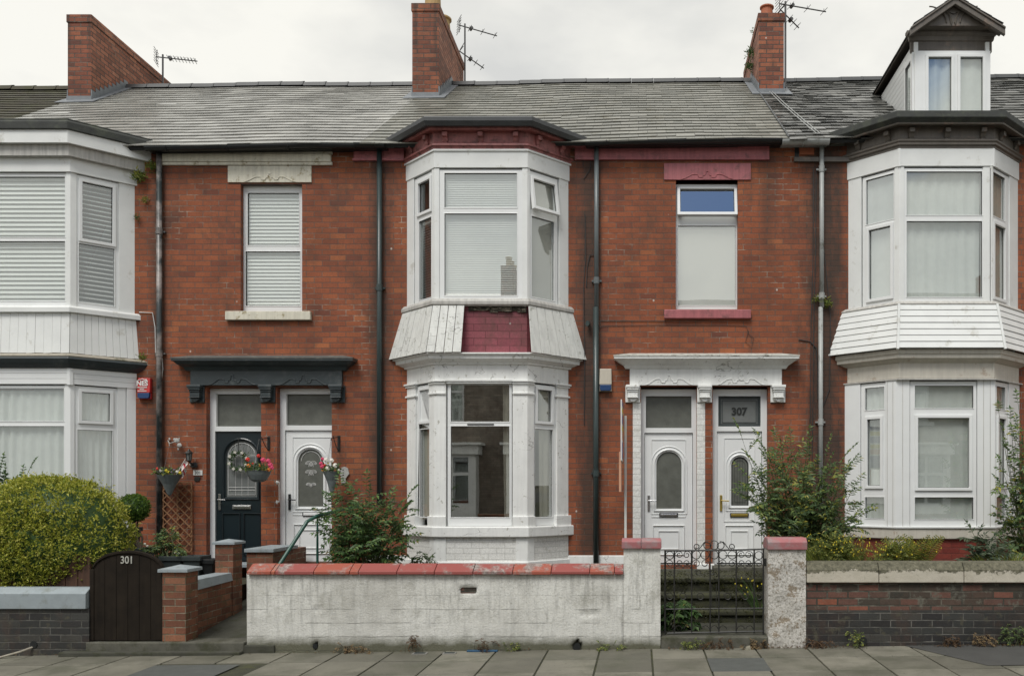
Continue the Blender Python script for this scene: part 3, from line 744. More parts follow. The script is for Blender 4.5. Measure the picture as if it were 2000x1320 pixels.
patch([(.69, -4.22), (1.29, -4.22), (1.29, -3.56), (.69, -3.56)], 'tarmac_patch', dz=-.002)
patch([(3.38, -4.1), (9, -4.1), (9, -2.96), (2.9, -2.96)], 'asphalt', dz=.005)
# far side of the street
sheet('opposite_pavement', -120, 120, -14.6, -12.3, 'kerb_stone', .0)

# front gardens behind the walls (raised soil)
mb = MB()
def gardbed(x0, x1, z, y0=GW+.22, y1=.0):
    mb.hexa([(x0, y0, gz(x0)-.1), (x1, y0, gz(x1)-.1), (x1, y1, gz(x1)-.1), (x0, y1, gz(x0)-.1)], [(x0, y0, z), (x1, y0, z), (x1, y1, z+.05), (x0, y1, z+.05)])
gardbed(-14, -5.25, .46); gardbed(-4.0, .05, .50); gardbed(1.82, 12, .62)
tag(finish('garden_soil', mb, MT['soil']), kind='structure')
mb = MB(); mb.hexa([(-5.25, GW-.02, -.12), (-4.0, GW-.02, -.12), (-4.0, 0, -.12), (-5.25, 0, -.12)], [(-5.25, GW-.02, .03), (-4.0, GW-.02, .045), (-4.0, -.9, .30), (-5.25, -.9, .30)])
mb.box(-6.3, -5.15, GW-.12, GW+.3, -.1, gz(-5.7)+.045); mb.box(-5.3, -4.33, GW-.13, GW-.03, -.12, gz(-4.8)+.04)
tag(finish('left_path', mb, MT['path_dark'], bevel=.01), kind='structure')
tag(finish('right_path', MB().box(.2, 1.85, GW+.1, -.2, -.1, .14), MT['path_dark'], bevel=.01), kind='structure')

# ================================================================= MIDDLE HOUSE
XA, XB, XC = -3.94, 2.1, 8.25          # party walls
hm = empty('terraced_house', (-.9, 0, .6))
tag(hm, 'middle red brick house with pink trim and a hole in its white bay skirt', 'house', 'houses of the red brick terrace')
B = Bay(X(795), X(1110), .52, .535)
wx0, wx1 = X(1320), X(1441); dz0, dz1 = Z(1108), Z(755)
dA = (X(1252), X(1361)); dB = (X(1392), X(1500))
top = lambda x: ez(x)-.02
holes = [rect(B.xl+.06, B.xr-.06, .95, 6.35), rect(wx0, wx1, Z(604), Z(352)), rect(dA[0], dA[1], .66, Z(754)), rect(dB[0], dB[1], .66, Z(754))]
wall_front(hm, XA, XB, .0, top, holes)
interior(hm, XA+.1, XB-.1)
# --- upper bay
z = lambda py, o=0: B.z(py, o)
mb = MB(); B.plate(mb, .2, z(238, .2), z(227, .2)); B.sweep(mb, [(.2, z(227, .2)), (.225, z(229, .2)), (.225, z(237, .2)), (.19, z(246, .19)), (.12, z(246, .15)), (.1, z(238, .2))])
c = finish('bay_roof', mb, MT['lead_dark'], hm, bevel=.006)
mb = MB(); B.sweep(mb, [(.125, z(245, .12)), (.125, z(251, .12)), (.105, z(253, .12)), (-.06, z(253, .12)), (-.06, z(245, .12))])
B.sweep(mb, [(.02, z(253, .05)), (.02, z(279, .03)), (.05, z(280, .05)), (.055, z(284, .05)), (.03, z(286, .04)), (.025, z(292, .03)), (-.06, z(292)), (-.06, z(253))])
fr = finish('bay_cornice', mb, MT['brownpink_paint'], hm, bevel=.004)
brackets(fr, B, 3, 2, z(267, .08), z(257, .08), .02, .085, 'brownpink_paint', .036)
mb = MB(); B.sweep(mb, [(.03, z(291, .03)), (.03, z(295, .03)), (.012, z(296)), (.012, z(328)), (-.06, z(328)), (-.06, z(291))])
finish('bay_fascia', mb, MT['upvc_old'], hm, bevel=.003)
mb = MB(); zt, zb_ = z(328), z(584)
sl_, sr_ = B.left, B.right
aL = sl_.L-sl_.U(843); aR = sr_.U(1035)
posts(hm, B, aL, B.front.U(858), aR, B.front.L-B.front.U(1020), zb_, zt, 'upvc_old')
panels(hm, [(sl_, -.05, sl_.U(808), 0), (sr_, sr_.U(1092), sr_.L+.05, 0)], zb_-.06, zt, 'upvc_old')
fy = -B.d
wf = B.front
window(hm, wf, (wf.U(858), wf.U(1020), z(583), z(331)), [L_(wf, .03, fy, 869, 1010, 338, 405, 0), L_(wf, .03, fy, 869, 1010, 417, 577, 0)], w=.012,
       blind=(wf.U(862), wf.U(1016), z(580), z(334), .031, 68, 1.22), gl='glass_cloud', label='front window of the upper bay with a closed white venetian blind')
window(hm, sl_, (sl_.U(809), sl_.U(843), z(583), z(331)), [(sl_.U(817), sl_.U(841)-.02, z(404), z(345), 1), (sl_.U(817), sl_.U(843)-.025, z(577), z(420), 0)], w=.012,
       blind=(sl_.U(813), sl_.U(843), z(577), z(422), .036, 25, .8))
window(hm, sr_, (sr_.U(1035), sr_.U(1090), z(583), z(331)), [(sr_.U(1041), sr_.U(1083), z(402), z(346), 2, -8.5), (sr_.U(1036)+.03, sr_.U(1083), z(577), z(419), 0)], w=.012,
       curtain=[(sr_.U(1036), sr_.U(1088), z(583), z(331), .004, .4, 'roller_blind', 'blind')], behind=.04)
# sill and skirt
mb = MB(); B.sweep(mb, [(-.05, z(582)), (.035, z(584)), (.06, z(588, .06)), (.06, z(594, .06)), (.03, z(597, .06)), (-.05, z(597))])
finish('bay_sill', mb, MT['stone_sill'], hm, bevel=.004)
mb = MB(); B.plate(mb, -.02, z(597), z(583)-.02); B.plate(mb, -.02, z(705), z(690)); finish('bay_floor', mb, MT['brownpink_paint'], hm)
mb = MB(); B.band(mb, -.02, z(690), z(597), -.12); finish('bay_panel_wall', mb, MT['brick_pink'], hm)
# rotten timber rail exposed at the head of the hole
mb = MB(wf.M); u = wf.U(915); 
rnd = random.Random(5)
while u < wf.U(1028):
    q = min(u+rnd.uniform(.05, .14), wf.U(1028)); mb.box(u, q, -.01+rnd.uniform(-.012, .012), .03, z(609)+rnd.uniform(-.012, .02), z(598)); u = q
finish('rotten_rail', mb, MT['rotten_wood'], hm, bevel=.004)
# boarded skirt: separate boards, flared outwards; the middle boards are gone
def skirt_boards(par, bay, face, segs, ot, ob, zt, zb, mat, th=.012, horiz=False, missing=lambda i: False, gap=.0035):
    pt, pb = bay.plan(ot), bay.plan(ob)
    k = {id(bay.left): 0, id(bay.front): 1, id(bay.right): 2}[id(face)]
    T0, T1, B0, B1 = Vector((*pt[k], zt)), Vector((*pt[k+1], zt)), Vector((*pb[k], zb)), Vector((*pb[k+1], zb))
    nrm = (T1-T0).cross(B0-T0).normalized(); 
    if nrm.y > 0 and k == 1: nrm = -nrm
    out = Vector((-face.i.x, -face.i.y, 0)); nrm = nrm if nrm.dot(out) > 0 else -nrm
    mb = MB(); r_ = random.Random(11+k)
    for i in range(segs):
        if missing(i/segs+.5/segs): continue
        g_ = gap
        off = r_.uniform(0, .0035)
        if not horiz:
            a, b = i/segs, (i+1)/segs
            la = (T1-T0).length
            A = T0.lerp(T1, a)+(T1-T0).normalized()*g_; A2 = T0.lerp(T1, b)-(T1-T0).normalized()*g_; C = B0.lerp(B1, a)+(B1-B0).normalized()*g_; C2 = B0.lerp(B1, b)-(B1-B0).normalized()*g_
            C += Vector((0, 0, r_.uniform(-.006, .004))); 
        else:
            a, b = i/segs, (i+1)/segs
            A, A2, C, C2 = T0.lerp(B0, a), T1.lerp(B1, a), T0.lerp(B0, b)+Vector((0, 0, .004)), T1.lerp(B1, b)+Vector((0, 0, .004))
        n_ = nrm*(th+off); o1 = nrm*(0 if not horiz else .008)
        mb.hexa([C, C2, C2+n_+o1, C+n_+o1], [A, A2, A2+n_, A+n_])
    return finish('skirt_boards', mb, MT[mat], par, bevel=.002)
zt, zb_ = z(597, .04), z(688, .17)
skirt_boards(hm, B, B.left, 6, .035, .175, zt, zb_, 'white_boards')
skirt_boards(hm, B, B.front, 12, .035, .175, zt, zb_, 'white_boards', missing=lambda t: t > .36)
skirt_boards(hm, B, B.right, 6, .035, .175, zt, zb_, 'white_boards')
for k in (0, 3): finish('skirt_trim', MB().tube([Vector((*B.plan(.05)[k], zt)), Vector((*B.plan(.19)[k], zb_))], .012, 4), MT['white_boards'], hm)
# lower cornice and frieze
mb = MB(); B.sweep(mb, [(-.06, z(687, .1)), (.15, z(688, .15)), (.15, z(691, .15)), (.12, z(693, .12)), (.115, z(700, .12)), (.085, z(702, .1)), (.03, z(708, .05)), (.03, z(711, .03)), (0, z(712)), (0, z(745)), (-.06, z(745))])
finish('bay_cornice', mb, MT['white_paint'], hm, bevel=.004)
# window head trims, piers with capitals and plinths
zt, zb_ = z(745), z(1028)
def col_set(b, o, z0, z1, nm, bev):
    posts(hm, b, b.left.L-b.left.U(838), b.front.U(871), b.right.U(1043.5), b.front.L-b.front.U(1001), z0, z1, 'white_paint', o, .14, nm, bev)
    panels(hm, [(b.left, -.05-o, b.left.U(811)+o, o), (b.right, b.right.U(1088)-o, b.right.L+.05+o, o)], z0, z1, 'white_paint', nm, .14, bev)
col_set(B, .0, zb_, zt, 'bay_pilaster', .006)
for (ya, yb, o, nm) in ((742, 746, .035, 'pilaster_capital'), (747, 750, .02, 'pilaster_capital'), (766, 770, .02, 'pilaster_necking'), (1008, 1028, .03, 'pilaster_plinth')):
    col_set(B, o, z(yb), z(ya), nm, .005)
mb = MB(wf.M); mb.box(wf.U(868), wf.U(1004), -.03, .06, z(745), z(741)); mb.box(wf.U(872), wf.U(1000), -.015, .06, z(749), z(745)-.003)
finish('window_head', mb, MT['white_paint'], hm, bevel=.004)
window(hm, wf, (wf.U(873), wf.U(999), z(1027), z(748)), [L_(wf, .04, fy, 881, 995, 751, 823, 0), L_(wf, .04, fy, 881, 995, 832, 1010, 0)], w=.03,
       curtain=[(wf.U(982), wf.U(999), z(1012), z(748), .012, .05, 'curtain', 'curtain')], gl='glass_low', label='large front window of the lower bay, nearly bare, with a curtain at its right edge')
window(hm, sl_, (sl_.U(811), sl_.U(838), z(1027), z(748)), [(sl_.U(818), sl_.U(836), z(819), z(758), 1), (sl_.U(817), sl_.U(838)-.012, z(1010), z(836), 0)], w=.03,
       curtain=[(sl_.U(812), sl_.U(830), z(1015), z(750), .015, .06, 'curtain', 'curtain')])
window(hm, sr_, (sr_.U(1043.5), sr_.U(1088), z(1027), z(748)), [(sr_.U(1052), sr_.U(1079), z(820), z(758), 1), (sr_.U(1045)+.02, sr_.U(1082), z(1010), z(836), 0)], w=.03,
       curtain=[(sr_.U(1062), sr_.U(1085), z(1015), z(750), .015, .07, 'curtain', 'curtain')])
mb = MB(wf.M); mb.box(wf.U(912), wf.U(964), .018, .03, z(829.5), z(827)); finish('trickle_vent', mb, MT['rubber_line'], hm)
mb = MB(); B.sweep(mb, [(-.1, z(1027)), (.05, z(1028)), (.055, z(1030)), (.055, z(1048, .05)), (.03, z(1049)), (-.1, z(1049))])
finish('bay_sill', mb, MT['white_paint'], hm, bevel=.006)
mb = MB(); B.band(mb, .0, .3, z(1048), -.15); finish('bay_base', mb, MT['brick_white_paint'], hm)
mb = MB(); B.band(mb, .03, .3, z(1096), -.1); B.pier(mb, 'L', .12, .16, .012, .1, .35, z(1049)); B.pier(mb, 'R', .12, .16, .012, .1, .35, z(1049))
finish('bay_plinth', mb, MT['white_paint'], hm, bevel=.01)
# plinth band along the wall foot
for p0, p1 in ((B.xr, X(1222)), (XA, B.xl)): finish('wall_plinth', MB().box(p0, p1, -.02, .1, .3, Z(1084)), MT['white_paint'], hm, bevel=.01)
# pink band under the eaves, lintel, sill
mb = MB(); mb.box(X(1123), X(1502), -.035, .0, Z(309), Z(287)); mb.box(X(1123), X(1502), -.055, 0, Z(290), Z(286)); mb.box(X(1123), X(1502), -.045, 0, Z(314), Z(309)); finish('eaves_band', mb, MT['pink_paint'], hm, bevel=.006); mb = MB()
mb.box(X(692), X(790), -.035, .0, Z(312), Z(291)); mb.box(X(690), X(790), -.055, 0, Z(316), Z(312))
finish('eaves_band', mb, MT['pink_paint'], hm, bevel=.006)
mb = MB(); mb.box(X(1297), X(1466), -.02, .12, Z(352), Z(320)); scroll(mb, X(1381), Z(350, -.02), .37, .13, -.021, .008); finish('lintel', mb, MT['pink_paint'], hm, bevel=.005)
mb = MB(); mb.box(X(1297), X(1466), -.06, .16, Z(623), Z(606)); finish('window_sill', mb, MT['pink_paint'], hm, bevel=.008)
window(hm, FLAT, (wx0-.05, wx1+.05, Z(606, .1), Z(361, .1)), [(X(1328, .12), X(1433, .12), Z(420, .1), Z(371, .1), 2, -11, 'glass_bright'), (X(1324, .12), X(1436, .12), Z(597, .1), Z(442, .1), 0, 0, 'glass_bright')], w=.085,
       curtain=[(wx0-.02, wx1+.02, Z(604), Z(442), .004, .5, 'roller_blind', 'blind')], label='small upstairs window with its top sash propped open')
# door surround
def surround(par, x0, x1, ys, mat, cons, doors, capo=.22, topm='canopy_lichen'):
    yt, y1, y2, y3, y4 = ys
    f = -.05; mb = MB()
    loft_rect(mb, X(x0), X(x1), [(.06, Z(y3)), (.065, Z(y2, -.08)), (.09, Z((y2*2+y1)/3, -.1)), (.15, Z((y1*2+y2)/3, -.14)), (capo-.02, Z(y1, -.2)), (capo, Z(y1, -.2)+.004), (capo, Z(yt, -.2)), (0.0, Z(yt, -.2)+.05)])
    c1 = finish('door_canopy', mb, MT[mat], par, bevel=.004)
    mb = MB(); loft_rect(mb, X(x0), X(x1), [(capo+.006, Z(yt, -.2)-.004), (capo+.008, Z(yt, -.2)+.016), (0, Z(yt, -.2)+.075)]); finish('canopy_top', mb, MT[topm], par)
    mb = MB(); mb.box(X(x0), X(x1), f, .12, Z(y4), Z(y2)-.01)
    for a, b in doors: scroll(mb, (a+b)/2, Z(y4, f)+.01, (b-a)*.42, .16, f-.002, .008)
    finish('door_lintel', mb, MT[mat], par, bevel=.005)
    for cpx in cons: console(par, X(cpx), Z(y4)+.002, Z(y4+33), .13, .085, mat)
surround(hm, 1230, 1526, (696, 701, 719, 721, 753), 'white_paint', (1236, 1376, 1519), (dA, dB))
mb = MB(); t_ = []
for k in range(13): a = R(-60+300*k/12); t_.append((X(1447)+.04*math.sin(a+math.pi), -.056, Z(744)+.02+.045*math.cos(a)*-1+.03))
mb.tube(t_, .007, 5); finish('lintel_ornament', mb, MT['white_paint'], hm)
# painted brick quoins beside the first door, brick pier between the doors is the wall itself
mb = MB(); mb.box(X(1236), dA[0]+.0, -.006, .0, .62, Z(786)); mb.box(dA[1], X(1377), -.006, .0, .62, Z(786)); finish('painted_jamb', mb, MT['brick_white_paint'], hm)
mb = MB(); mb.box(X(1361), X(1384), -.05, .0, .45, Z(1100)); mb.box(X(1387), X(1395), -.05, 0, .45, Z(1100)); finish('pier_base', mb, MT['white_paint'], hm, bevel=.01)

def arch_door(par, x0, x1, zb, zt, y, mat, gl, gpx, frame_mat, fan, fanmat, handle_side=-1, handle='chrome', slot='chrome', style=0, label=None):
    """x0,x1 frame outside; fan: (z0,z1) of the fanlight"""
    fw = .07
    mb = MB(); lz = fan[0]-.07
    mb.plate(rect(x0, x1, zb, zt), [rect(x0+fw, x1-fw, zb+.001, lz), rect(x0+fw+.02, x1-fw-.02, fan[0], fan[1])], y, y+.09)
    fo = finish('door_frame', mb, MT[frame_mat], par, bevel=.005)
    mb = MB(); mb.box(x0+fw, x1-fw, y+.05, y+.055, fan[0]-.02, fan[1]+.02); finish('fanlight', mb, MT[fanmat], fo)
    a, b = x0+fw+.006, x1-fw-.006; g0, g1, gz0, gz1 = gpx
    hole = arch(g0, g1, gz0, gz1, 16)
    mb = MB(); mb.plate(rect(a, b, zb+.02, lz-.006), [hole], y+.025, y+.07)
    do = finish('door', mb, MT[mat], par, bevel=.004)
    if label: do['label'] = label
    m = MB(); e = .03; ring = arch(g0-e, g1+e, gz0-e, gz1+e, 16); m.tube([(p, y+.02, q) for p, q in ring], .014, 6, closed=True); 
    e = .075; ring = arch(g0-e, g1+e, gz0-e, gz1+e, 16)
    if style != 1: m.tube([(p, y+.024, q) for p, q in ring], .010, 5, closed=True)
    wd = b-a
    if style == 1:
        for (p0, p1) in ((a+.10, a+wd*.46), (a+wd*.54, b-.10)): panel_ring(m, p0, p1, zb+.12, zb+.72, y+.022, .012)
    else:
        panel_ring(m, a+.12, b-.12, zb+.14, zb+.56, y+.024, .011); panel_ring(m, a+.20, b-.20, zb+.22, zb+.48, y+.024, .009)
        panel_ring(m, a+.10, b-.10, zb+.02+.60 if style == 2 else gz0-.12, lz-.10, y+.024, .006)
    finish('door_moulding', m, MT[mat], do)
    m = MB(); m.plate(arch(g0-.004, g1+.004, gz0-.004, gz1+.004, 16), [], y+.045, y+.05); finish('door_glass', m, MT[gl], do)
    # letter plate and lever handle
    c = (a+b)/2; lp = zb+.68 if style != 1 else zb+.78
    m = MB(); m.box(c-.135, c+.135, y+.008, y+.025, lp, lp+.062); finish('letter_plate_rim', m, MT['rubber_line' if style != 1 else slot], do, bevel=.004)
    m = MB(); m.box(c-.12, c+.12, y+.0, y+.012, lp+.011, lp+.051); finish('letter_plate', m, MT[slot], do, bevel=.005)
    hx = a+.055 if handle_side < 0 else b-.055; hz = zb+.92
    m = MB(); m.box(hx-.017, hx+.017, y+.008, y+.025, hz-.15, hz+.08); m.tube([(hx, y+.02, hz), (hx, y-.04, hz), (hx-handle_side*.11, y-.045, hz-.005)], .009, 8)
    finish('handle', m, MT[handle], do, bevel=.004)
    return do, fo
yd = .14
zb = Z(1100); zd_t = Z(757)
arch_door(hm, dA[0]-.02, dA[1]+.02, zb-.02, zd_t-.01, .11, 'upvc', 'frosted', (X(1282, .15), X(1331, .15), Z(993, .15), Z(882, .15)), 'upvc', (Z(836, .15), Z(774, .15)), 'frosted', handle='chrome', label='white door with plain frosted arched glass and silver letter plate')
do, fo = arch_door(hm, dB[0]-.0, dB[1]+.0, zb-.02, zd_t-.01, .11, 'upvc', 'frosted', (X(1428, .15), X(1462, .15), Z(987, .15), Z(892, .15)), 'upvc', (Z(833, .15), Z(774, .15)), 'frosted_grey', handle='brass', slot='brass', style=2, label='white door with narrow leaded arched glass and brass handle')
m = MB(); gx0, gx1, g0, g1 = X(1428, .15), X(1462, .15), Z(987, .15), Z(892, .15)
for e in (.012, .05): m.tube([(p, .152, q) for p, q in arch(gx0+e, gx1-e, g0+e, g1-e, 12)], .006 if e < .03 else .003, 4, closed=True)
for t in (.35, .5, .65): m.tube([(gx0+(gx1-gx0)*t, .152, g0+.02), (gx0+(gx1-gx0)*t, .152, g1-.03)], .0025, 4)
finish('leading', m, MT['rubber_line'], do)
text_mesh('307', .15, 'text_dark', ((dB[0]+dB[1])/2, .155, Z(804, .15)), hm, name='house_number', depth=.003, bold=.006)
m = MB(); e = .04; fx0, fx1, fz0, fz1 = dB[0]+.09, dB[1]-.09, Z(833, .15), Z(774, .15)
m.plate(rect(fx0-.03, fx1+.03, fz0-.02, fz1+.02), [rect(fx0+e, fx1-e, fz0+e, fz1-e)], .152, .156); m.plate(rect(fx0+e*1.4, fx1-e*1.4, fz0+e*1.4, fz1-e*1.4), [rect(fx0+e*1.6, fx1-e*1.6, fz0+e*1.6, fz1-e*1.6)], .152, .156)
finish('fanlight_border', m, MT['planter_dark'], hm)
# roof
rf = slates('roof', hm, XA, XB, 'slate_grey', missing=.03, seed=2); ridge(rf, XA, XB, 'lead_dark', seed=2)
gutter(hm, X(692, -.2), B.plan(.2)[0][0]+.05, dz=-.03); gutter(hm, B.plan(.2)[3][0]-.05, X(1528, -.2), dz=-.03)
pipe(hm, 741, 285, 985, 'pipe_green', joints=(562,), swan=0, label='dark green downpipe between the left and middle houses')
pipe(hm, 1165, 285, 600, 'pipe_grey', r=.034, joints=(548,)); pipe(hm, 1164, 600, 1106, 'pipe_green', r=.04, joints=(924,))
m = MB()                                        # wall lamp on the bay side and thin cables
m.tube([(X(1150), -.01, Z(632)), (X(1150), -.08, Z(634)), (X(1148), -.1, Z(634))], [.02, .03, .04], 8); finish('wall_light', m, MT['pipe_green'], hm)
def cable(par, pts, r=.006, mat='rubber_line', name='cable', y=-.012):
    m = MB(); m.tube([(X(a, y), y, Z(b, y)) for a, b in pts], r, 5); return finish(name, m, MT[mat], par)
cable(hm, [(1143, 420), (1144, 500), (1140, 560), (1141, 640), (1142, 700), (1141, 830)]); cable(hm, [(1165, 497), (1152, 499), (1147, 520), (1145, 560)])
cable(hm, [(1165, 645), (1178, 636), (1300, 634), (1440, 635), (1458, 637), (1462, 652), (1472, 660), (1468, 678), (1456, 668), (1462, 645)], .0032)
cable(hm, [(1172, 626), (1300, 627)], .005); cable(hm, [(1139, 326), (1139, 300), (1145, 298), (1153, 305), (1153, 330), (1140, 350)], .005)

# ---------------------------------------------------------------- chimney stacks
def stack(par, x0, x1, ztop, y0=2.9, y1=5.1, mat='brick_chimney', taper=0, side='brick_chimney_side_lit', flash='lead', label=None):
    mb = MB(); zb = ez(x0)+(rz(x0)-ez(x0))*((y0-EY)/(RY-EY))-.25
    mb.box(x0, x1, y0, y1, zb, ztop-.16)
    mb.box(x0-.015, x1+.015, y0-.015, y1+.015, ztop-.16, ztop-.02); mb.box(x0+.02, x1-.02, y0+.02, y1-.02, ztop-.02, ztop)
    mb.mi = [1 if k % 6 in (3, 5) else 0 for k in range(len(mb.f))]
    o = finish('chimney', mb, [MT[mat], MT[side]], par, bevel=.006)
    if label: o['label'] = label
    # mortar flaunching on top, lead flashing at the foot
    m = MB(); zf = zb+.25
    m.box(x0-.012, x1+.012, y0-.014, y0, zf-.12, zf+.09)
    for s_, xx in ((-1, x0), (1, x1)):
        n = 9
        for i in range(n):
            ya = y0+(RY-y0)*i/n; yb = y0+(RY-y0)*(i+1)/n; t = (ya-EY)/(RY-EY); zz = ez(xx)+(rz(xx)-ez(xx))*t
            m.box(xx-.012 if s_ > 0 else xx-.012, xx+.012, ya, yb, zz-.1, zz+.2)
    sl = [(x0-.10, 0), (x1+.10, 0)]
    for a, b in ((x0-.13, x0), (x1, x1+.13)):
        t0, t1 = (y0-EY)/(RY-EY), 1
        m.hexa([roof_pt(a, t0, .018), roof_pt(b, t0, .018), roof_pt(b, t1, .018), roof_pt(a, t1, .018)], [roof_pt(a, t0, .028), roof_pt(b, t0, .028), roof_pt(b, t1, .028), roof_pt(a, t1, .028)])
    t0 = (y0-EY)/(RY-EY)
    m.hexa([roof_pt(x0-.13, t0-.035, .022), roof_pt(x1+.13, t0-.035, .022), roof_pt(x1+.13, t0+.02, .022), roof_pt(x0-.13, t0+.02, .022)], [roof_pt(x0-.13, t0-.035, .032), roof_pt(x1+.13, t0-.035, .032), roof_pt(x1+.13, t0+.02, .032), roof_pt(x0-.13, t0+.02, .032)])
    finish('flashing', m, MT[flash], o)
    return o
def pot(par, x, y, z, mat, h=.45, r=.13):
    m = MB(); m.lathe((x, y, z), [(r*1.05, 0), (r*.98, .05), (r*.88, h*.8), (r*1.1, h*.86), (r*1.1, h*.95), (r*.95, h), (r*.8, h), (r*.75, h-.1)], 16)
    return finish('chimney_pot', m, MT[mat], par, smooth=False)
YS = 2.9
cx0, cx1 = X(805, YS), X(857, YS)
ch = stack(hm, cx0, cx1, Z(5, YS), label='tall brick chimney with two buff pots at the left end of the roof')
pot(ch, (cx0+cx1)/2+.05, 3.25, Z(5, YS)-.02, 'pot_buff', .52, .15); pot(ch, (cx0+cx1)/2+.06, 3.95, Z(5, YS)-.02, 'pot_buff', .3, .16); pot(ch, (cx0+cx1)/2, 4.7, Z(5, YS)-.02, 'pot_buff', .1, .15)
rx0, rx1 = X(1482, YS), X(1531, YS)
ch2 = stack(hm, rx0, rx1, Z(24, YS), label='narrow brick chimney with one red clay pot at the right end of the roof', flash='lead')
pot(ch2, (rx0+rx1)/2-.05, 3.1, Z(24, YS)-.02, 'terracotta', .22, .115)

# ================================================================= LEFT HOUSE
ha = empty('terraced_house', (-7, 0, .6))
tag(ha, 'red brick house with white clad bay, venetian blinds and charcoal door surround', 'house', 'houses of the red brick terrace')
A = Bay(X(263)-.0-3.0, X(263), .57, .55)
XL = -10.1
za = lambda py, o=0: A.z(py, o)
px0, px1 = X(470), X(590); d1 = (X(403), X(510)); d2 = (X(541), X(648))
wall_front(ha, XL, XA, .0, top, [rect(A.xl+.06, A.xr-.06, .95, 6.3), rect(px0, px1, Z(608), Z(360)), rect(d1[0], d1[1], Z(1097), Z(756)), rect(d2[0], d2[1], Z(1097), Z(756))])
interior(ha, XL+.1, XA-.1)
mb = MB(); A.plate(mb, .15, za(240), za(235, .15)); A.sweep(mb, [(.15, za(234, .15)), (.19, za(236, .2)), (.195, za(252, .19)), (.12, za(254, .15)), (.1, za(240, .15))]); finish('bay_roof', mb, MT['felt'], ha, bevel=.01)
mb = MB(); A.sweep(mb, [(.165, za(250, .16)), (.165, za(279, .16)), (.10, za(279.5, .14)), (.08, za(250, .1))]); finish('bay_fascia', mb, MT['upvc_old'], ha, bevel=.004)
mb = MB(); A.sweep(mb, [(.10, za(279, .13)), (.10, za(304, .10)), (.0, za(304, .10)), (-.06, za(280, .1))]); finish('bay_soffit', mb, MT['stone_sill'], ha, bevel=.003)
mb = MB(); A.sweep(mb, [(.025, za(305, .03)), (.025, za(335, .03)), (-.06, za(335, .03)), (-.06, za(305, .03))]); finish('bay_frieze', mb, MT['upvc_old'], ha, bevel=.004)
def side_panel(mb, f, u0, u1, z0, z1, o=0, dep=.12):
    m = MB(f.M); m.box(u0, u1, -o, dep, z0, z1); n = len(mb.v); mb.v += m.v; mb.f += [[i+n for i in q] for q in m.f]; mb.mi += m.mi
fa, fl, fr_ = A.front, A.left, A.right
zt, zb_ = za(335), za(600)
posts(ha, A, fr_.U(150), fa.L-fa.U(128), fr_.U(150), fa.L-fa.U(128), zb_, zt, 'upvc_old')
panels(ha, [(fr_, fr_.U(232), fr_.L+.05, 0), (fl, -.05, fl.L-fr_.U(232), 0)], zb_-.02, zt, 'upvc_old')
fy = -A.d
window(ha, fa, (fa.L-fa.U(128), fa.U(128), za(598), za(338)), [(fa.L-fa.U(126), fa.U(126), za(463), za(345), 0), (fa.L-fa.U(126), fa.U(126), za(587), za(471), 0)], w=.012, blind=(.1, fa.U(128), za(590), za(342), 0.062, 66, 1.2), label='wide upper bay window with a white venetian blind')
window(ha, fr_, (fr_.U(150), fr_.U(232), za(598), za(338)), [(fr_.U(161), fr_.U(220), za(462), za(350), 1), (fr_.U(153)+.01, fr_.U(224), za(587), za(472), 0)], w=.012, blind=(fr_.U(152), fr_.U(230), za(590), za(342), .062, 35, .75), label='angled upper bay window with half open blind slats')
mb = MB(); A.sweep(mb, [(-.05, za(596)), (.04, za(598)), (.06, za(600, .06)), (.06, za(609, .06)), (-.05, za(610))]); finish('bay_sill', mb, MT['upvc_old'], ha, bevel=.004)
for f, n in ((A.left, 5), (A.front, 8), (A.right, 5)): skirt_boards(ha, A, f, n*2, .0, .03, za(609), za(690), 'upvc_old', gap=.0012)
mb = MB(); A.band(mb, -.03, za(700), za(600), -.12); A.plate(mb, -.04, za(640), za(630)); A.plate(mb, -.04, za(709), za(700)); finish('bay_panel_wall', mb, MT['upvc_old'], ha)
mb = MB(); A.sweep(mb, [(-.05, za(687)), (.10, za(691, .1)), (.125, za(694, .12)), (.11, za(698, .1)), (.0, za(698))]); finish('bay_ledge', mb, MT['beige_stone'], ha, bevel=.006)
mb = MB(); A.sweep(mb, [(-.05, za(695)), (.12, za(696, .12)), (.13, za(700, .12)), (.10, za(708, .1)), (.08, za(712, .08)), (.04, za(718, .05)), (-.05, za(719))]); finish('bay_cornice', mb, MT['charcoal_paint'], ha, bevel=.005)
mb = MB()
for i in range(3): A.band(mb, .02, za(719+(i+1)*10.5)+.003, za(719+i*10.5)-.001, -.05)
A.pier(mb, 'R', .03, .03, .03, .1, za(752), za(719)); A.band(mb, .01, za(750), za(718), -.06)
finish('bay_frieze', mb, MT['upvc'], ha, bevel=.003)
zt, zb_ = za(750), za(1040)
posts(ha, A, fr_.U(146), fa.L-fa.U(126), fr_.U(146), fa.L-fa.U(126), zb_, zt, 'upvc')
panels(ha, [(fr_, fr_.U(229), fr_.U(246), 0), (fr_, fr_.U(247), fr_.L+.05, .012), (fl, -.05, fl.L-fr_.U(229), 0)], .5, zt+.16, 'upvc')
window(ha, fa, (fa.L-fa.U(126), fa.U(126), za(1040), za(752)), [(fa.L-fa.U(124), fa.U(124), za(822), za(758), 0), (fa.L-fa.U(124), fa.U(124), za(1030), za(832), 0)], w=.012, curtain=[(.05, fa.U(126), za(1035), za(762), .02, .09, 'net_curtain', 'curtain')], label='wide lower bay window with white net curtain')
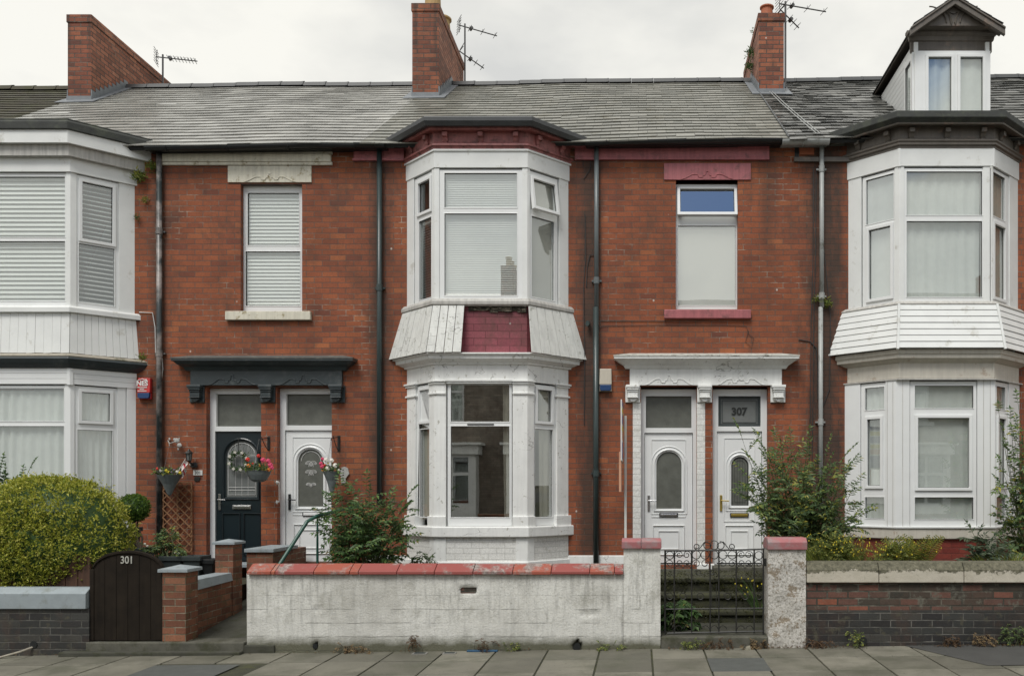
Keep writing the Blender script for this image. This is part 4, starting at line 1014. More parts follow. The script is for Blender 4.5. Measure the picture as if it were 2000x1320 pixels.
window(ha, fr_, (fr_.U(146), fr_.U(229), za(1040), za(752)), [(fr_.U(160), fr_.U(215), za(820), za(764), 1), (fr_.U(152), fr_.U(220), za(1030), za(838), 0)], w=.012, curtain=[(fr_.U(148), fr_.U(227), za(1035), za(760), .02, .06, 'net_curtain', 'curtain')])
mb = MB(); A.band(mb, .03, .35, za(1040), -.1); finish('bay_base', mb, MT['brick_front'], ha)
# eaves band, lintel, sill, window
mb = MB(); mb.box(X(318), X(650), -.03, 0, Z(303), Z(287)); mb.box(X(318), X(648), -.05, 0, Z(318), Z(303)); mb.box(X(318), X(650), -.035, 0, Z(324), Z(318)); finish('eaves_band', mb, MT['cream_stone'], ha, bevel=.006)
mb = MB(); mb.box(X(446), X(609), -.02, .12, Z(357), Z(325)); scroll(mb, X(528), Z(355, -.02), .36, .13, -.021, .008); finish('lintel', mb, MT['cream_stone'], ha, bevel=.006)
mb = MB(); mb.box(X(443), X(609), -.06, .16, Z(626), Z(609)); finish('window_sill', mb, MT['cream_stone'], ha, bevel=.008)
window(ha, FLAT, (px0-.0, px1+.06, Z(609, .1), Z(362, .1)), [(X(486, .12), X(586, .12), Z(480, .1), Z(378, .1), 0), (X(482, .12), X(588, .12), Z(598, .1), Z(492, .1), 0)], w=.085, blind=(px0, px1, Z(606), Z(364), .052, 68, 1.22), behind=.04)
surround(ha, 375, 670, (700, 705, 722, 725, 753), 'charcoal_paint', (386, 524, 660), (d1, d2), capo=.2, topm='canopy_slate')
def door_hw(): pass
zdb = Z(1098)
do, fo = arch_door(ha, d1[0]-.0, d1[1]+.12, zdb-.02, Z(757), .11, 'door_dark', 'frosted_grey', (X(442, .15), X(503, .15), Z(970, .15), Z(861, .15)), 'upvc', (Z(833, .15), Z(770, .15)), 'frosted', handle='chrome', slot='chrome', style=1, label='dark blue-black door with arched leaded glass')
m = MB(); gx0, gx1, g0, g1 = X(442, .15), X(503, .15), Z(970, .15), Z(861, .15)
m.tube([(p, .15, q) for p, q in arch(gx0+.03, gx1-.03, g0+.03, g1-.03, 14)], .004, 4, closed=True)
for q in (.12, .17, .72, .75): m.tube([(gx0+.03, .15, g0+(g1-g0)*q), (gx1-.03, .15, g0+(g1-g0)*q)], .003, 4)
for q in (.3, .5, .7): m.tube([(gx0+(gx1-gx0)*q, .15, g0+.02), (gx0+(gx1-gx0)*q, .15, g1-.04)], .002, 4)
for k in range(12): q = gx0+.06+(gx1-gx0-.12)*k/11; m.tube([(q, .15, g0+(g1-g0)*.75), (q, .15, g1-.06-abs(k-5.5)*.012)], .002, 3)
finish('leading', m, MT['text_white'], do)
do, fo = arch_door(ha, d2[0]-.0, d2[1]+.12, zdb-.02, Z(757), .11, 'upvc', 'frosted', (X(583, .15), X(632, .15), Z(989, .15), Z(877, .15)), 'upvc', (Z(831, .15), Z(770, .15)), 'frosted', handle='black_plastic', slot='upvc', label='white door with etched arched glass and black handle')
m = MB(); cx_ = (X(583, .15)+X(632, .15))/2
def curl(m, x, y, z, r, a0, a1, n=10, th=.004, k=.0):
    pts = [(x+(r*(1-k*i/n))*math.cos(a0+(a1-a0)*i/n), y, z+(r*(1-k*i/n))*math.sin(a0+(a1-a0)*i/n)) for i in range(n+1)]; m.tube(pts, th, 4)
for zc, s_ in ((Z(908, .15), 1), (Z(925, .15), -1), (Z(948, .15), .7)):
    for sx in (-1, 1):
        for r_ in (.03, .055, .08): curl(m, cx_+sx*.045, .150, zc, r_*abs(s_), R(200 if sx > 0 else -20), R(20 if sx > 0 else 160), th=.003, k=.5)
m.tube([(p, .15, q) for p, q in arch(X(583, .15)+.04, X(632, .15)-.04, Z(985, .15), Z(880, .15)-.01, 12)][2:], .003, 4)
finish('etched_pattern', m, MT['text_white'], do)
mb = MB(); mb.box(d1[0]-.02, d1[1]+.2, -.35, .2, Z(1097)-.05, Z(1097)-.0); finish('doorstep', mb, MT['grey_coping'], ha, bevel=.006)
rf = slates('roof', ha, XL, XA, 'slate_pale_glare', missing=.02, seed=5, wid=.33); ridge(rf, XL, XA, 'lead_dark', seed=4)
gutter(ha, A.plan(.18)[3][0]-.02, X(694, -.2))
pipe(ha, 311, 298, 1062, 'pipe_worn', r=.038, joints=(452, 690), swan=0, label='black downpipe with worn patches beside the left bay')
lx0, lx1 = X(132, YS), X(178, YS)
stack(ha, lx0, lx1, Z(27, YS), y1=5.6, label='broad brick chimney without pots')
cable(ha, [(272, 610), (298, 611), (303, 640), (304, 690), (316, 694), (318, 720), (316, 740)], .006, 'upvc_old')
# far-left neighbour: only its roof is in view
hz = empty('terraced_house', (-13, 0, .6)); tag(hz, 'neighbouring house at the far left showing only its brown mossy slate roof', 'house', 'houses of the red brick terrace')
wall_front(hz, -16, XL-.0, .0, top, [], y=.002)
rf = slates('roof', hz, -16, XL, 'slate_mossy', seed=9); ridge(rf, -16, XL, 'slate_mossy', seed=9); gutter(hz, -16, XL)

# ================================================================= RIGHT HOUSE
hc = empty('terraced_house', (5.2, 0, .6))
tag(hc, 'red brick house on the right with a gabled dormer and dark brown bay cornice', 'house', 'houses of the red brick terrace')
C_ = Bay(X(1657), X(1988), .57, .55)
zc = lambda py, o=0: C_.z(py, o)
wall_front(hc, XB, XC, .0, top, [rect(C_.xl+.06, C_.xr-.06, .95, 6.35)])
interior(hc, XB+.1, XC-.1)
fa, fl, fr_ = C_.front, C_.left, C_.right
mb = MB(); C_.plate(mb, .18, zc(232), zc(217, .2)); C_.sweep(mb, [(.18, zc(215, .2)), (.215, zc(217, .2)), (.225, zc(230, .2)), (.16, zc(239, .2)), (.1, zc(239, .2)), (.1, zc(220, .2))]); finish('bay_roof', mb, MT['felt'], hc, bevel=.008)
mb = MB(); C_.sweep(mb, [(.16, zc(236, .16)), (.175, zc(238, .16)), (.165, zc(243, .16)), (.10, zc(245, .1)), (-.06, zc(245)), (-.06, zc(236))])
C_.sweep(mb, [(.015, zc(245)), (.015, zc(271, .02)), (.06, zc(272, .06)), (.06, zc(275, .06)), (.045, zc(278, .05)), (.045, zc(282, .05)), (.02, zc(285, .03)), (.02, zc(289, .03)), (-.06, zc(289)), (-.06, zc(245))])
cor = finish('bay_cornice', mb, MT['brown_paint'], hc, bevel=.004)
brackets(cor, C_, 3, 2, zc(259, .08), zc(249, .08), .015, .09, 'brown_paint', .036)
mb = MB(); C_.band(mb, .012, zc(325), zc(289), -.06); C_.pier(mb, 'L', .02, .02, .017, .1, zc(326), zc(289)); C_.pier(mb, 'R', .02, .02, .017, .1, zc(326), zc(289)); finish('bay_fascia', mb, MT['upvc_old'], hc, bevel=.004)
zt, zb_ = zc(325), zc(590)
posts(hc, C_, fl.L-fl.U(1747), fa.U(1766), fr_.U(1938), fa.L-fa.U(1920), zb_, zt, 'upvc_old')
panels(hc, [(fl, -.05, fl.U(1682), 0), (fr_, fr_.U(1972), fr_.L+.05, 0)], zb_-.02, zt, 'upvc_old')
fy = -C_.d
window(hc, fa, (fa.U(1766), fa.U(1920), zc(589), zc(328)), [L_(fa, .03, fy, 1770, 1917, 335, 420, 0), L_(fa, .03, fy, 1770, 1917, 432, 580, 0)], w=.012, curtain=[(fa.U(1767), fa.U(1919), zc(586), zc(330), .009, .11, 'net_curtain', 'curtain')], label='upper bay window with a creased pale curtain', behind=.07)
window(hc, fl, (fl.U(1684), fl.U(1747), zc(589), zc(328)), [(fl.U(1691), fl.U(1746)-.01, zc(424), zc(335), 0, 0, 'glass_bright'), (fl.U(1697), fl.U(1739), zc(575), zc(437), 1, 0, 'glass_bright')], w=.012, curtain=[(fl.U(1686), fl.U(1746), zc(586), zc(330), .015, .12, 'net_curtain', 'curtain')])
window(hc, fr_, (fr_.U(1938), fr_.U(1972), zc(589), zc(328)), [(fr_.U(1938)+.02, fr_.U(1964), zc(420), zc(335), 0), (fr_.U(1943), fr_.U(1963), zc(578), zc(436), 1)], w=.012, curtain=[(fr_.U(1940), fr_.U(1970), zc(586), zc(330), .02, .06, 'curtain', 'curtain')])
mb = MB(); C_.sweep(mb, [(-.05, zc(588)), (.03, zc(589)), (.07, zc(592, .07)), (.07, zc(594, .07)), (-.05, zc(596))]); finish('bay_sill', mb, MT['stone_sill'], hc, bevel=.004)
for f in (C_.left, C_.front, C_.right): skirt_boards(hc, C_, f, 7, .045, .18, zc(594, .05), zc(680, .18), 'upvc_old', horiz=True)
mb = MB(); C_.band(mb, -.03, zc(690), zc(590), -.12); C_.plate(mb, -.04, zc(640), zc(630)); C_.plate(mb, -.04, zc(705), zc(690)); finish('bay_panel_wall', mb, MT['upvc_old'], hc)
for k in range(4): finish('skirt_trim', MB().tube([Vector((*C_.plan(.06)[k], zc(594, .05))), Vector((*C_.plan(.20)[k], zc(682, .18)))], .022, 4), MT['upvc_old'], hc)
mb = MB(); C_.sweep(mb, [(-.06, zc(680)), (.13, zc(681, .13)), (.13, zc(690, .12)), (.115, zc(692, .12)), (.115, zc(699, .11)), (.08, zc(701, .1)), (.03, zc(707, .04)), (0, zc(709)), (-.06, zc(709))]); finish('bay_cornice', mb, MT['cream_paint'], hc, bevel=.005)
C2 = Bay(X(1650), X(1991), .57, .55)
mb = MB(); C_.band(mb, .01, zc(739), zc(708), -.06); C_.pier(mb, 'L', .02, .02, .016, .1, zc(739), zc(710)); C_.pier(mb, 'R', .02, .02, .016, .1, zc(739), zc(710)); finish('bay_frieze', mb, MT['cream_paint'], hc, bevel=.006)
mb = MB(); C_.sweep(mb, [(-.05, zc(738)), (.05, zc(739, .05)), (.05, zc(741.5, .05)), (-.05, zc(742))]); finish('bay_ledge', mb, MT['stone_sill'], hc, bevel=.002)
fa, fl, fr_ = C2.front, C2.left, C2.right
zt, zb_ = zc(741), zc(1030)
posts(hc, C2, fl.L-fl.U(1729), fa.U(1777), fr_.U(1945), fa.L-fa.U(1909), zb_, zt, 'upvc', bev=.006)
panels(hc, [(fl, -.05, fl.U(1680), 0), (fr_, fr_.U(1971), fr_.L+.05, 0)], zb_, zt, 'upvc')
m = MB()
for px_ in (1743, 1762, 1925): m.box(0, 0.004, 0, 0.001, 0, 0.001) if False else None
for f, pxs in ((fa, (1763, 1921, 1934)), (fl, (1733, 1744))):
    for p in pxs: s_ = MB(f.M); u = f.U(p); s_.box(u-.003, u+.003, -.004, .01, zb_+.01, zt-.01); n = len(m.v); m.v += s_.v; m.f += [[i+n for i in q] for q in s_.f]; m.mi += s_.mi
finish('cladding_joints', m, MT['stone_sill'], hc)
window(hc, fa, (fa.U(1778), fa.U(1908), zc(1028), zc(744)), [L_(fa, .03, fy, 1786, 1900, 753, 797, 0), (fa.U(1793), fa.U(1893), zc(952), zc(816), 1), L_(fa, .03, fy, 1786, 1900, 971, 1014, 0)], w=.012,
       curtain=[(fa.U(1780), fa.U(1906), zc(1022), zc(748), .010, .12, 'net_curtain', 'curtain')], label='front window of the lower bay in three lights with net curtain')
window(hc, fl, (fl.U(1681), fl.U(1729), zc(1028), zc(744)), [(fl.U(1689), fl.U(1726), zc(797), zc(753), 0), (fl.U(1694), fl.U(1719), zc(948), zc(816), 1), (fl.U(1689), fl.U(1726), zc(1013), zc(971), 0)], w=.012, curtain=[(fl.U(1684), fl.U(1727), zc(1022), zc(748), .015, .07, 'net_curtain', 'curtain')])
window(hc, fr_, (fr_.U(1945), fr_.U(1971), zc(1028), zc(744)), [(fr_.U(1947)+.01, fr_.U(1965), zc(797), zc(753), 0), (fr_.U(1951), fr_.U(1964), zc(948), zc(816), 1), (fr_.U(1947)+.01, fr_.U(1965), zc(1013), zc(971), 0)], w=.012, curtain=[(fr_.U(1947), fr_.U(1969), zc(1022), zc(748), .015, .05, 'curtain', 'curtain')])
mb = MB(); C2.sweep(mb, [(-.05, zc(1027)), (.03, zc(1028)), (.03, zc(1031)), (-.05, zc(1033))]); finish('bay_sill', mb, MT['upvc'], hc, bevel=.003)
mb = MB(); C2.band(mb, .01, zc(1052), zc(1031), -.1); C2.pier(mb, 'L', .12, .16, -.008, .1, .6, zc(1052)); C2.pier(mb, 'R', .07, .10, -.008, .1, .6, zc(1052))
side_panel(mb, fr_, fr_.L-.08, fr_.L+.04, .6, zc(1052), -.008); finish('bay_base_stone', mb, MT['cream_paint'], hc, bevel=.008)
mb = MB(); C2.band(mb, -.03, .5, zc(1051), -.1); finish('bay_base', mb, MT['brick_red_paint'], hc)
# small brown string course pieces beside the bay, missing brick
mb = MB(); mb.box(X(1550), X(1660), -.05, 0, Z(318), Z(309)); finish('eaves_band', mb, MT['brown_paint'], hc, bevel=.004)
mb = MB(); mb.box(X(1561), X(1590), -.012, .0, Z(303), Z(289)); finish('loose_brick', mb, MT['terracotta'], hc, bevel=.006)
mb = MB(); mb.box(X(1552), X(1560), -.004, .0, Z(307), Z(288)); finish('brick_gap', mb, MT['black_plastic'], hc)
def notch(x, t):    # slates stop where the dormer stands
    return 4.22 < x < 5.3 and .24 < t < .70
rf = slates('roof', hc, XB, XC, 'slate_dark', missing=.12, jit=.0045, wid=.25, seed=12, cut=notch); ridge(rf, XB, XC, 'lead_dark', seed=7)
gutter(hc, X(1527, -.2), C_.plan(.2)[0][0]-.0, mat='pipe_pale', r=.065, dz=-.05)
pipe(hc, 1605, 283, 600, 'pipe_pale', r=.032, joints=(330, 578), swan=0, label='pale grey downpipe left of the right-hand bay'); pipe(hc, 1603, 600, 990, 'pipe_pale', r=.032, joints=(824,))
m = MB()                                        # cables over the roof and down the wall
for dx in (0, .05): m.tube([roof_pt(2.28+dx, .74, .04), roof_pt(2.33+dx, .5, .04), roof_pt(2.42+dx, .25, .04), roof_pt(2.5+dx, .02, .05)], .007, 4)
finish('roof_cable', m, MT['pipe_pale'], hc)
for dx in (0, 5): cable(hc, [(1589+dx, 330), (1588+dx, 500), (1584+dx, 640), (1583+dx, 780), (1581+dx, 900)], .006)
cable(hc, [(1606, 285), (1601, 400), (1622, 620), (1620, 760), (1605, 800), (1598, 860), (1597, 900)], .006)
cable(hc, [(1560, 663), (1582, 667), (1594, 680), (1597, 720), (1597, 780)], .007)
# dormer
dm = MB(); x0, x1, yf = 4.15, 5.29, .66; zb_ = 6.95; ze = 8.36
yb_ = 3.4
def cheek(x): return [(yf, zb_), (yb_, zb_), (yb_, ze), (yf, ze)]
dm.box(x0, x0+.06, yf+.04, 3.3, zb_, ze+.15); dm.box(x1-.06, x1, yf+.04, 3.3, zb_, ze+.15)
dorm = finish('dormer', dm, MT['upvc'], hc)
m = MB()                                        # boards follow the slope of the cheek
for k in range(-1, 16):
    t = k/16; a = .62+t*.26
    yy0 = yf+.46
    za_ = ze-.02-k*.095
    m.hexa([(x0-.012, yy0, za_-.09), (x0-.002, yy0, za_-.09), (x0-.002, 3.2, za_-.09+1.25), (x0-.012, 3.2, za_-.09+1.25)], [(x0-.006, yy0, za_), (x0-.002, yy0, za_), (x0-.002, 3.2, za_+1.25), (x0-.006, 3.2, za_+1.25)]) if False else m.box(x0-.012, x0, yy0, 3.25, za_-.088, za_)
finish('dormer_cladding', m, MT['upvc'], dorm, bevel=.002)
DS = Face((x0, 3.0), (x0, yf)); DF = Face((x0, yf), (x1, yf))
wd = window(dorm, DF, (.0, x1-x0, zb_, ze), [(.20, .545, zb_+.08, ze-.10, 1), (.68, 1.02, zb_+.08, ze-.10, 1)], w=.0, curtain=[(.05, x1-x0-.05, zb_, ze-.05, .02, .13, 'net_curtain', 'curtain')], name='dormer_window')
m = MB(); m.box(x0-.0, x0-.03, yf+.06, yf+.46, zb_, ze); 
DSW = Face((x0-.012, yf+.46), (x0-.012, yf+.04))
ws = window(dorm, DSW, (0, .42, zb_+.1, ze), [(.07, .35, zb_+.3, ze-.1, 0)], w=-.02, name='dormer_window')
m = MB(); ga = X(1863, .5); 
zE, zA, xo0, xo1, yo = Z(62, .5), Z(2, .5), X(1776, .5), X(1960, .5), .46
xs0, xs1 = 4.085, 5.355; zS = zA+(zE-zA)*(xs0-ga)/(xo0-ga)
# entablature
loft_rect(m, x0-.02, x1+.02, [(.0, ze-.02), (.02, ze), (.03, ze+.02), (.03, ze+.17), (.05, ze+.18), (.06, ze+.24), (.10, ze+.27), (.10, ze+.31), (0, ze+.31)], yb=yf+.1)
finish('dormer_frieze', m, MT['brown_paint'], dorm, bevel=.004)
m = MB(); zg = ze+.31; gp = [(x0-.06, zg), (x1+.06, zg), (ga, zA-.07)]
m.prism(gp, yf-.13, yf+.08, 'y')
for s_ in (-1, 1):
    curl(m, ga+s_*.36, yf-.14, zg+.02, .26, R(90), R(90+s_*85), 8, .012); curl(m, ga+s_*.26, yf-.14, zg+.02, .24, R(90-s_*0), R(90+s_*85), 8, .010)
    m.tube([(ga+s_*.03, yf-.14, zg+.02), (ga+s_*.07, yf-.14, zg+.2), (ga+s_*.0, yf-.14, zA-.18)], .01, 5)
finish('dormer_gable', m, MT['brown_paint'], dorm)
m = MB(); th = .05
for s_, xe in ((-1, xo0), (1, xo1)):
    # barge board and roof slab
    dxx = xe-ga
    for (a, b, ya, yb2, xe, zE_) in ((.0, .085, yo-.03, yo+.03, xe, zE), (-.03, .0, yo-.05, yo+.2, xe, zE), (-.031, .0, yo+.2, 3.9, xs0 if s_ < 0 else xs1, zS)):
        m.hexa([(ga, ya, zA-b), (ga, yb2, zA-b), (xe, yb2, zE_-b), (xe, ya, zE_-b)], [(ga, ya, zA-a+.0), (ga, yb2, zA-a), (xe, yb2, zE_-a), (xe, ya, zE_-a)])
finish('dormer_barge_board', m, MT['brown_paint'], dorm, bevel=.006)
m = MB(); rnd = random.Random(4)
for s_, xe in ((-1, xs0-.01), (1, xs1+.01)):
    n = 4
    for j in range(n):
        y = yo-.05
        while y < 3.8:
            t0, t1 = (n-j)/n+.03, (n-j-1)/n
            P = lambda t, yy, l: (ga+(xe-ga)*t, yy, zA+(zS-zA)*t+.032+l)
            m.hexa([P(t0, y, .008), P(t0, y+.24, .008), P(t1, y+.24, .0), P(t1, y, .0)], [P(t0, y, .018), P(t0, y+.24, .018), P(t1, y+.24, .008), P(t1, y, .008)]); y += .245
finish('dormer_roof', m, MT['slate_dark'], dorm)
m = MB(); m.tube([(ga, yo-.06, zA+.03), (ga, 4, zA+.03)], .04, 6); finish('ridge_tiles', m, MT['lead_dark'], dorm)

for par, xx, mt_ in ((rf, XB, 'lead_dark'),):
    finish('roof_joint', MB().tube([roof_pt(xx, .0, .03), roof_pt(xx, .5, .032), roof_pt(xx, .99, .03)], .014, 4), MT[mt_], par)
# ================================================================= aerials
def yagi(px, py0, py1, dirx, diry, n, L, head=True, tilt=0, Yd=4.9, lbl='', at=None, extra=None):
    x = X(px, Yd); zt, zb = Z(py0, Yd), Z(py1, Yd)
    m = MB(); m.tube([(x, Yd, zb-.2), (x, Yd, zt+.06)], .018, 6)
    r = empty('tv_aerial', (x, Yd, zb)); tag(r, lbl, 'aerial', 'television aerials on the roofs')
    finish('mast', m, MT['aerial_metal'], r)
    for (zz, tl, LL) in ([(zt, tilt, L)]+(extra or [])):
        m = MB(); d = Vector((dirx, diry, math.tan(R(tl)))).normalized(); p0 = Vector((x, Yd, zz))-d*.12; m.tube([p0, p0+d*LL], .012, 5)
        side = d.cross(Vector((0, 0, 1))).normalized(); up = side.cross(d)
        for k in range(n):
            c = p0+d*(.22+(LL-.26)*k/max(1, n-1)); m.tube([c-side*.13+up*.0, c+side*.13], .006, 4); m.tube([c, c+up*.05], .006, 4)
        if head:
            for s_ in (-1, 1):
                for q in (.03, .08, .13): m.tube([p0-side*.16+up*s_*q, p0+side*.16+up*s_*q], .006, 4)
                m.tube([p0, p0+up*s_*.14+d*.02], .007, 4)
            c = p0+d*.25; m.tube([c-side*.05, c+side*.05], .03, 6)
        finish('antenna', m, MT['aerial_metal'], r)
    return r
yagi(318, 113, 172, 1, .25, 9, .75, lbl='small television aerial pointing right behind the left chimney')
yagi(908, 53, 166, 1, .5, 3, .78, lbl='mast with two television aerials behind the tall middle chimney', extra=[(Z(108, 4.9), -28, .55)], tilt=-3)
r = yagi(1534, 10, 150, 1, .3, 3, .92, lbl='mast with two aerials beside the right chimney', extra=[(Z(110, 4.5), -38, .45)], Yd=3.0, tilt=0)

# ================================================================= garden walls
def capped(mb, x0, x1, y0, y1, z, o, h):
    mb.box(x0-o, x1+o, y0-o, y1+o, z, z+h*.45)
    c = ((x0+x1)/2, (y0+y1)/2, z+h); b = [(x0-o, y0-o, z+h*.45+.001), (x1+o, y0-o, z+h*.45+.001), (x1+o, y1+o, z+h*.45+.001), (x0-o, y1+o, z+h*.45+.001)]
    mb.add(b+[c], [(0, 1, 4), (1, 2, 4), (2, 3, 4), (3, 0, 4), (3, 2, 1, 0)])
gx = lambda px, y=GW: X(px, y)
gzz = lambda py, y=GW: Z(py, y)
# left wall
r = empty('garden_wall', (-8, GW+.1, 0)); tag(r, 'low dark brick wall with a pale grey coping at the left', 'wall')
mb = MB(); mb.box(-14, gx(174), GW, GW+.22, -.3, gzz(1188)); finish('wall', mb, MT['brick_engineering'], r, bevel=.004)
mb = MB(); a, b = gzz(1188), gzz(1158); x1 = gx(174)
mb.prism([(GW-.03, a), (GW+.25, a), (GW+.25, b), (GW+.16, gzz(1148)), (GW+.06, gzz(1148)), (GW-.03, b)], -14, x1-.02, 'x'); finish('coping', mb, MT['grey_coping'], r, bevel=.006)
m = MB(); m.lathe((0, 0, 0), [(.045, 0), (.045, .02)], 14); m.M = None
mm = MB(Matrix.Translation((gx(66), GW-.008, gzz(1258))) @ Matrix.Rotation(R(-90), 4, 'X')); mm.lathe((0, 0, 0), [(.04, -.0), (.04, .012)], 14); finish('drain_hole', mm, MT['black_plastic'], r)
mm = MB(); mm.tube([(gx(66), GW+.02, gzz(1262)), (gx(52), GW-.10, gzz(1272, -3.1)), (gx(20), GW-.16, .0-.06), (gx(-30), GW-.16, -.06)], .012, 6); tag(finish('hose', mm, MT['beige_stone']), 'pale thin hose trailing from the hole in the dark brick wall', 'hose')
# board fence behind it
r = empty('board_fence', (-8, GW+.5, 0)); tag(r, 'brown vertical board fence behind the hedge', 'fence')
mb = MB(); x = -12; rnd = random.Random(8)
while x < gx(176, -2.5)-.01: mb.box(x, x+.135, -2.52, -2.50+rnd.uniform(0, .006), -.1, 1.0+rnd.uniform(-.02, .02)+.0); x += .142
finish('boards', mb, MT['fence_wood'], r, bevel=.004); finish('rail', MB().box(-12, gx(174, -2.5), -2.5, -2.44, .3, .38).box(-12, gx(174, -2.5), -2.5, -2.44, .8, .88), MT['fence_wood'], r)
# arched gate 301
r = empty('garden_gate', (gx(246), GW+.05, .0)); tag(r, 'dark arched boarded gate numbered 301', 'gate')
x0, x1 = gx(179), gx(314); zb_, zs, za_ = gzz(1251), gzz(1112), gzz(1075)
n = 6; mb = MB()
def az(x):
    t = (x-x0)/(x1-x0)*2-1; return zs+(za_-zs)*math.sqrt(max(0, 1-(t*.98)**2))*1.0
for i in range(n):
    a = x0+(x1-x0)*i/n+.0012; b = x0+(x1-x0)*(i+1)/n-.0012
    mb.prism([(a, zb_), (b, zb_)]+[(b+(a-b)*k/6, az(b+(a-b)*k/6)-.03) for k in range(7)], GW+.03, GW+.055, 'y')
finish('boards', mb, MT['gate_wood'], r, bevel=.003)
mb = MB(); pts = [(x0+(x1-x0)*k/20, az(x0+(x1-x0)*k/20)) for k in range(21)]
for k in range(20):
    (a, c), (b, d) = pts[k], pts[k+1]; mb.hexa([(a, GW+.015, c-.03), (b, GW+.015, d-.03), (b, GW+.07, d-.03), (a, GW+.07, c-.03)], [(a, GW+.015, c), (b, GW+.015, d), (b, GW+.07, d), (a, GW+.07, c)])
mb.box(x0-.035, x0+.01, GW+.02, GW+.09, zb_, zs); mb.box(x1-.01, x1+.02, GW+.02, GW+.09, zb_, zs); mb.box(x0, x1, GW+.056, GW+.09, zb_+.1, zb_+.2); mb.box(x0, x1, GW+.056, GW+.09, zb_+.5, zb_+.6)
finish('gate_frame', mb, MT['gate_wood'], r, bevel=.004)
text_mesh('301', .115, 'number_metal', (gx(245.5), GW+.024, gzz(1094)), r, name='house_number', depth=.004, bold=.001, sx=.85)
tag(finish('doorstep', MB().box(gx(170), gx(478), GW-.03, GW+.25, -.2, gzz(1253)), MT['step_stone'], bevel=.012), 'worn stone threshold under the arched gate and path entrance', 'step')
# brick pillars and low wall
r = empty('brick_wall', (gx(340), GW+.7, 0)); tag(r, 'orange brick pillars with pale pyramid caps joined by a low coped wall', 'wall')
p1a, p1b = gx(317), gx(352); 
mb = MB(); mb.box(p1a, p1b+.06, GW, GW+.27, -.1, gzz(1117)); finish('pillar', mb, MT['brick_garden'], r, bevel=.004)
mb = MB(); capped(mb, p1a, p1b+.06, GW, GW+.27, gzz(1117), .035, .075); finish('pillar_cap', mb, MT['grey_coping'], r, bevel=.003)
y2 = -1.75; q2a = X(420, y2); q2b = X(449, y2)+.04
mb = MB(); mb.box(q2a, q2b, y2, y2+.25, -.1, Z(1063, y2)); finish('pillar', mb, MT['brick_garden'], r, bevel=.004)
mb = MB(); capped(mb, q2a, q2b, y2, y2+.25, Z(1063, y2), .03, .065); finish('pillar_cap', mb, MT['grey_coping'], r, bevel=.003)
xw = X(372, -2.75)
mb = MB(); mb.hexa([(xw-.2, GW+.25, -.1), (xw, GW+.25, -.1), (q2b-.02, y2+.02, -.1), (q2b-.2, y2+.02, -.1)], [(xw-.2, GW+.25, .60), (xw, GW+.25, .60), (q2b-.02, y2+.02, .62), (q2b-.2, y2+.02, .62)]); finish('wall', mb, MT['brick_garden'], r, bevel=.003)
mb = MB(); mb.hexa([(xw-.24, GW+.272, .60), (xw+.02, GW+.272, .60), (q2b+.0, y2+.0, .62), (q2b-.22, y2-.002, .62)], [(xw-.24, GW+.272, .72), (xw-.0, GW+.272, .72), (q2b-.02, y2+.0, .72), (q2b-.22, y2-.002, .72)]); finish('coping', mb, MT['grey_coping'], r, bevel=.006)
r = empty('retaining_wall', (X(500, -1), -.9, 0)); tag(r, 'brick retaining wall under the step of the dark door', 'wall')
ys_ = -1.15; a, b = q2b-.1, X(533, ys_)
mb = MB(); mb.box(a, b, ys_, ys_+.22, 0, Z(1078, ys_)); mb.box(b-.22, b, ys_+.22, 0, 0, Z(1078, ys_)-.003); finish('wall', mb, MT['brick_garden'], r, bevel=.003)
mb = MB(); mb.box(a-.02, b+.02, ys_-.03, -.35, Z(1078, ys_), Z(1071, ys_)); finish('coping', mb, MT['grey_coping'], r, bevel=.004)
# steps to the white door
mb = MB()
for k, (ya, zt_) in enumerate(((-1.9, .18), (-1.5, .33), (-1.1, .48), (-.7, .62))): mb.box(b+.01, -4.02, ya, 0 if k == 3 else ya+.42, -.1, zt_)
tag(finish('stone_steps', mb, MT['step_stone'], bevel=.012), 'dark steps climbing between walls to the white door with black handle', 'steps')
m = MB(); hy = -1.2; 
m.tube([(X(556, hy), hy-.35, Z(1120, hy-.35)), (X(600, hy), hy, Z(1018, hy)), (X(613, hy), hy+.1, Z(1008, hy)), (X(640, hy), hy+.5, Z(996, hy+.3)), (X(650, hy), hy+1.0, Z(990, hy+.8))], .024, 10); m.tube([(X(614.5, hy), hy+.1, Z(1012, hy)), (X(614.5, hy), hy+.1, .3)], [.012, .022], 8)
m.tube([(X(556, hy), hy-.35, Z(1120, hy-.35)), (X(556, hy)-.01, hy-.37, .2)], .024, 10)
tag(finish('handrail', m, MT['handrail_green']), 'green metal handrail rising to the white door', 'handrail')

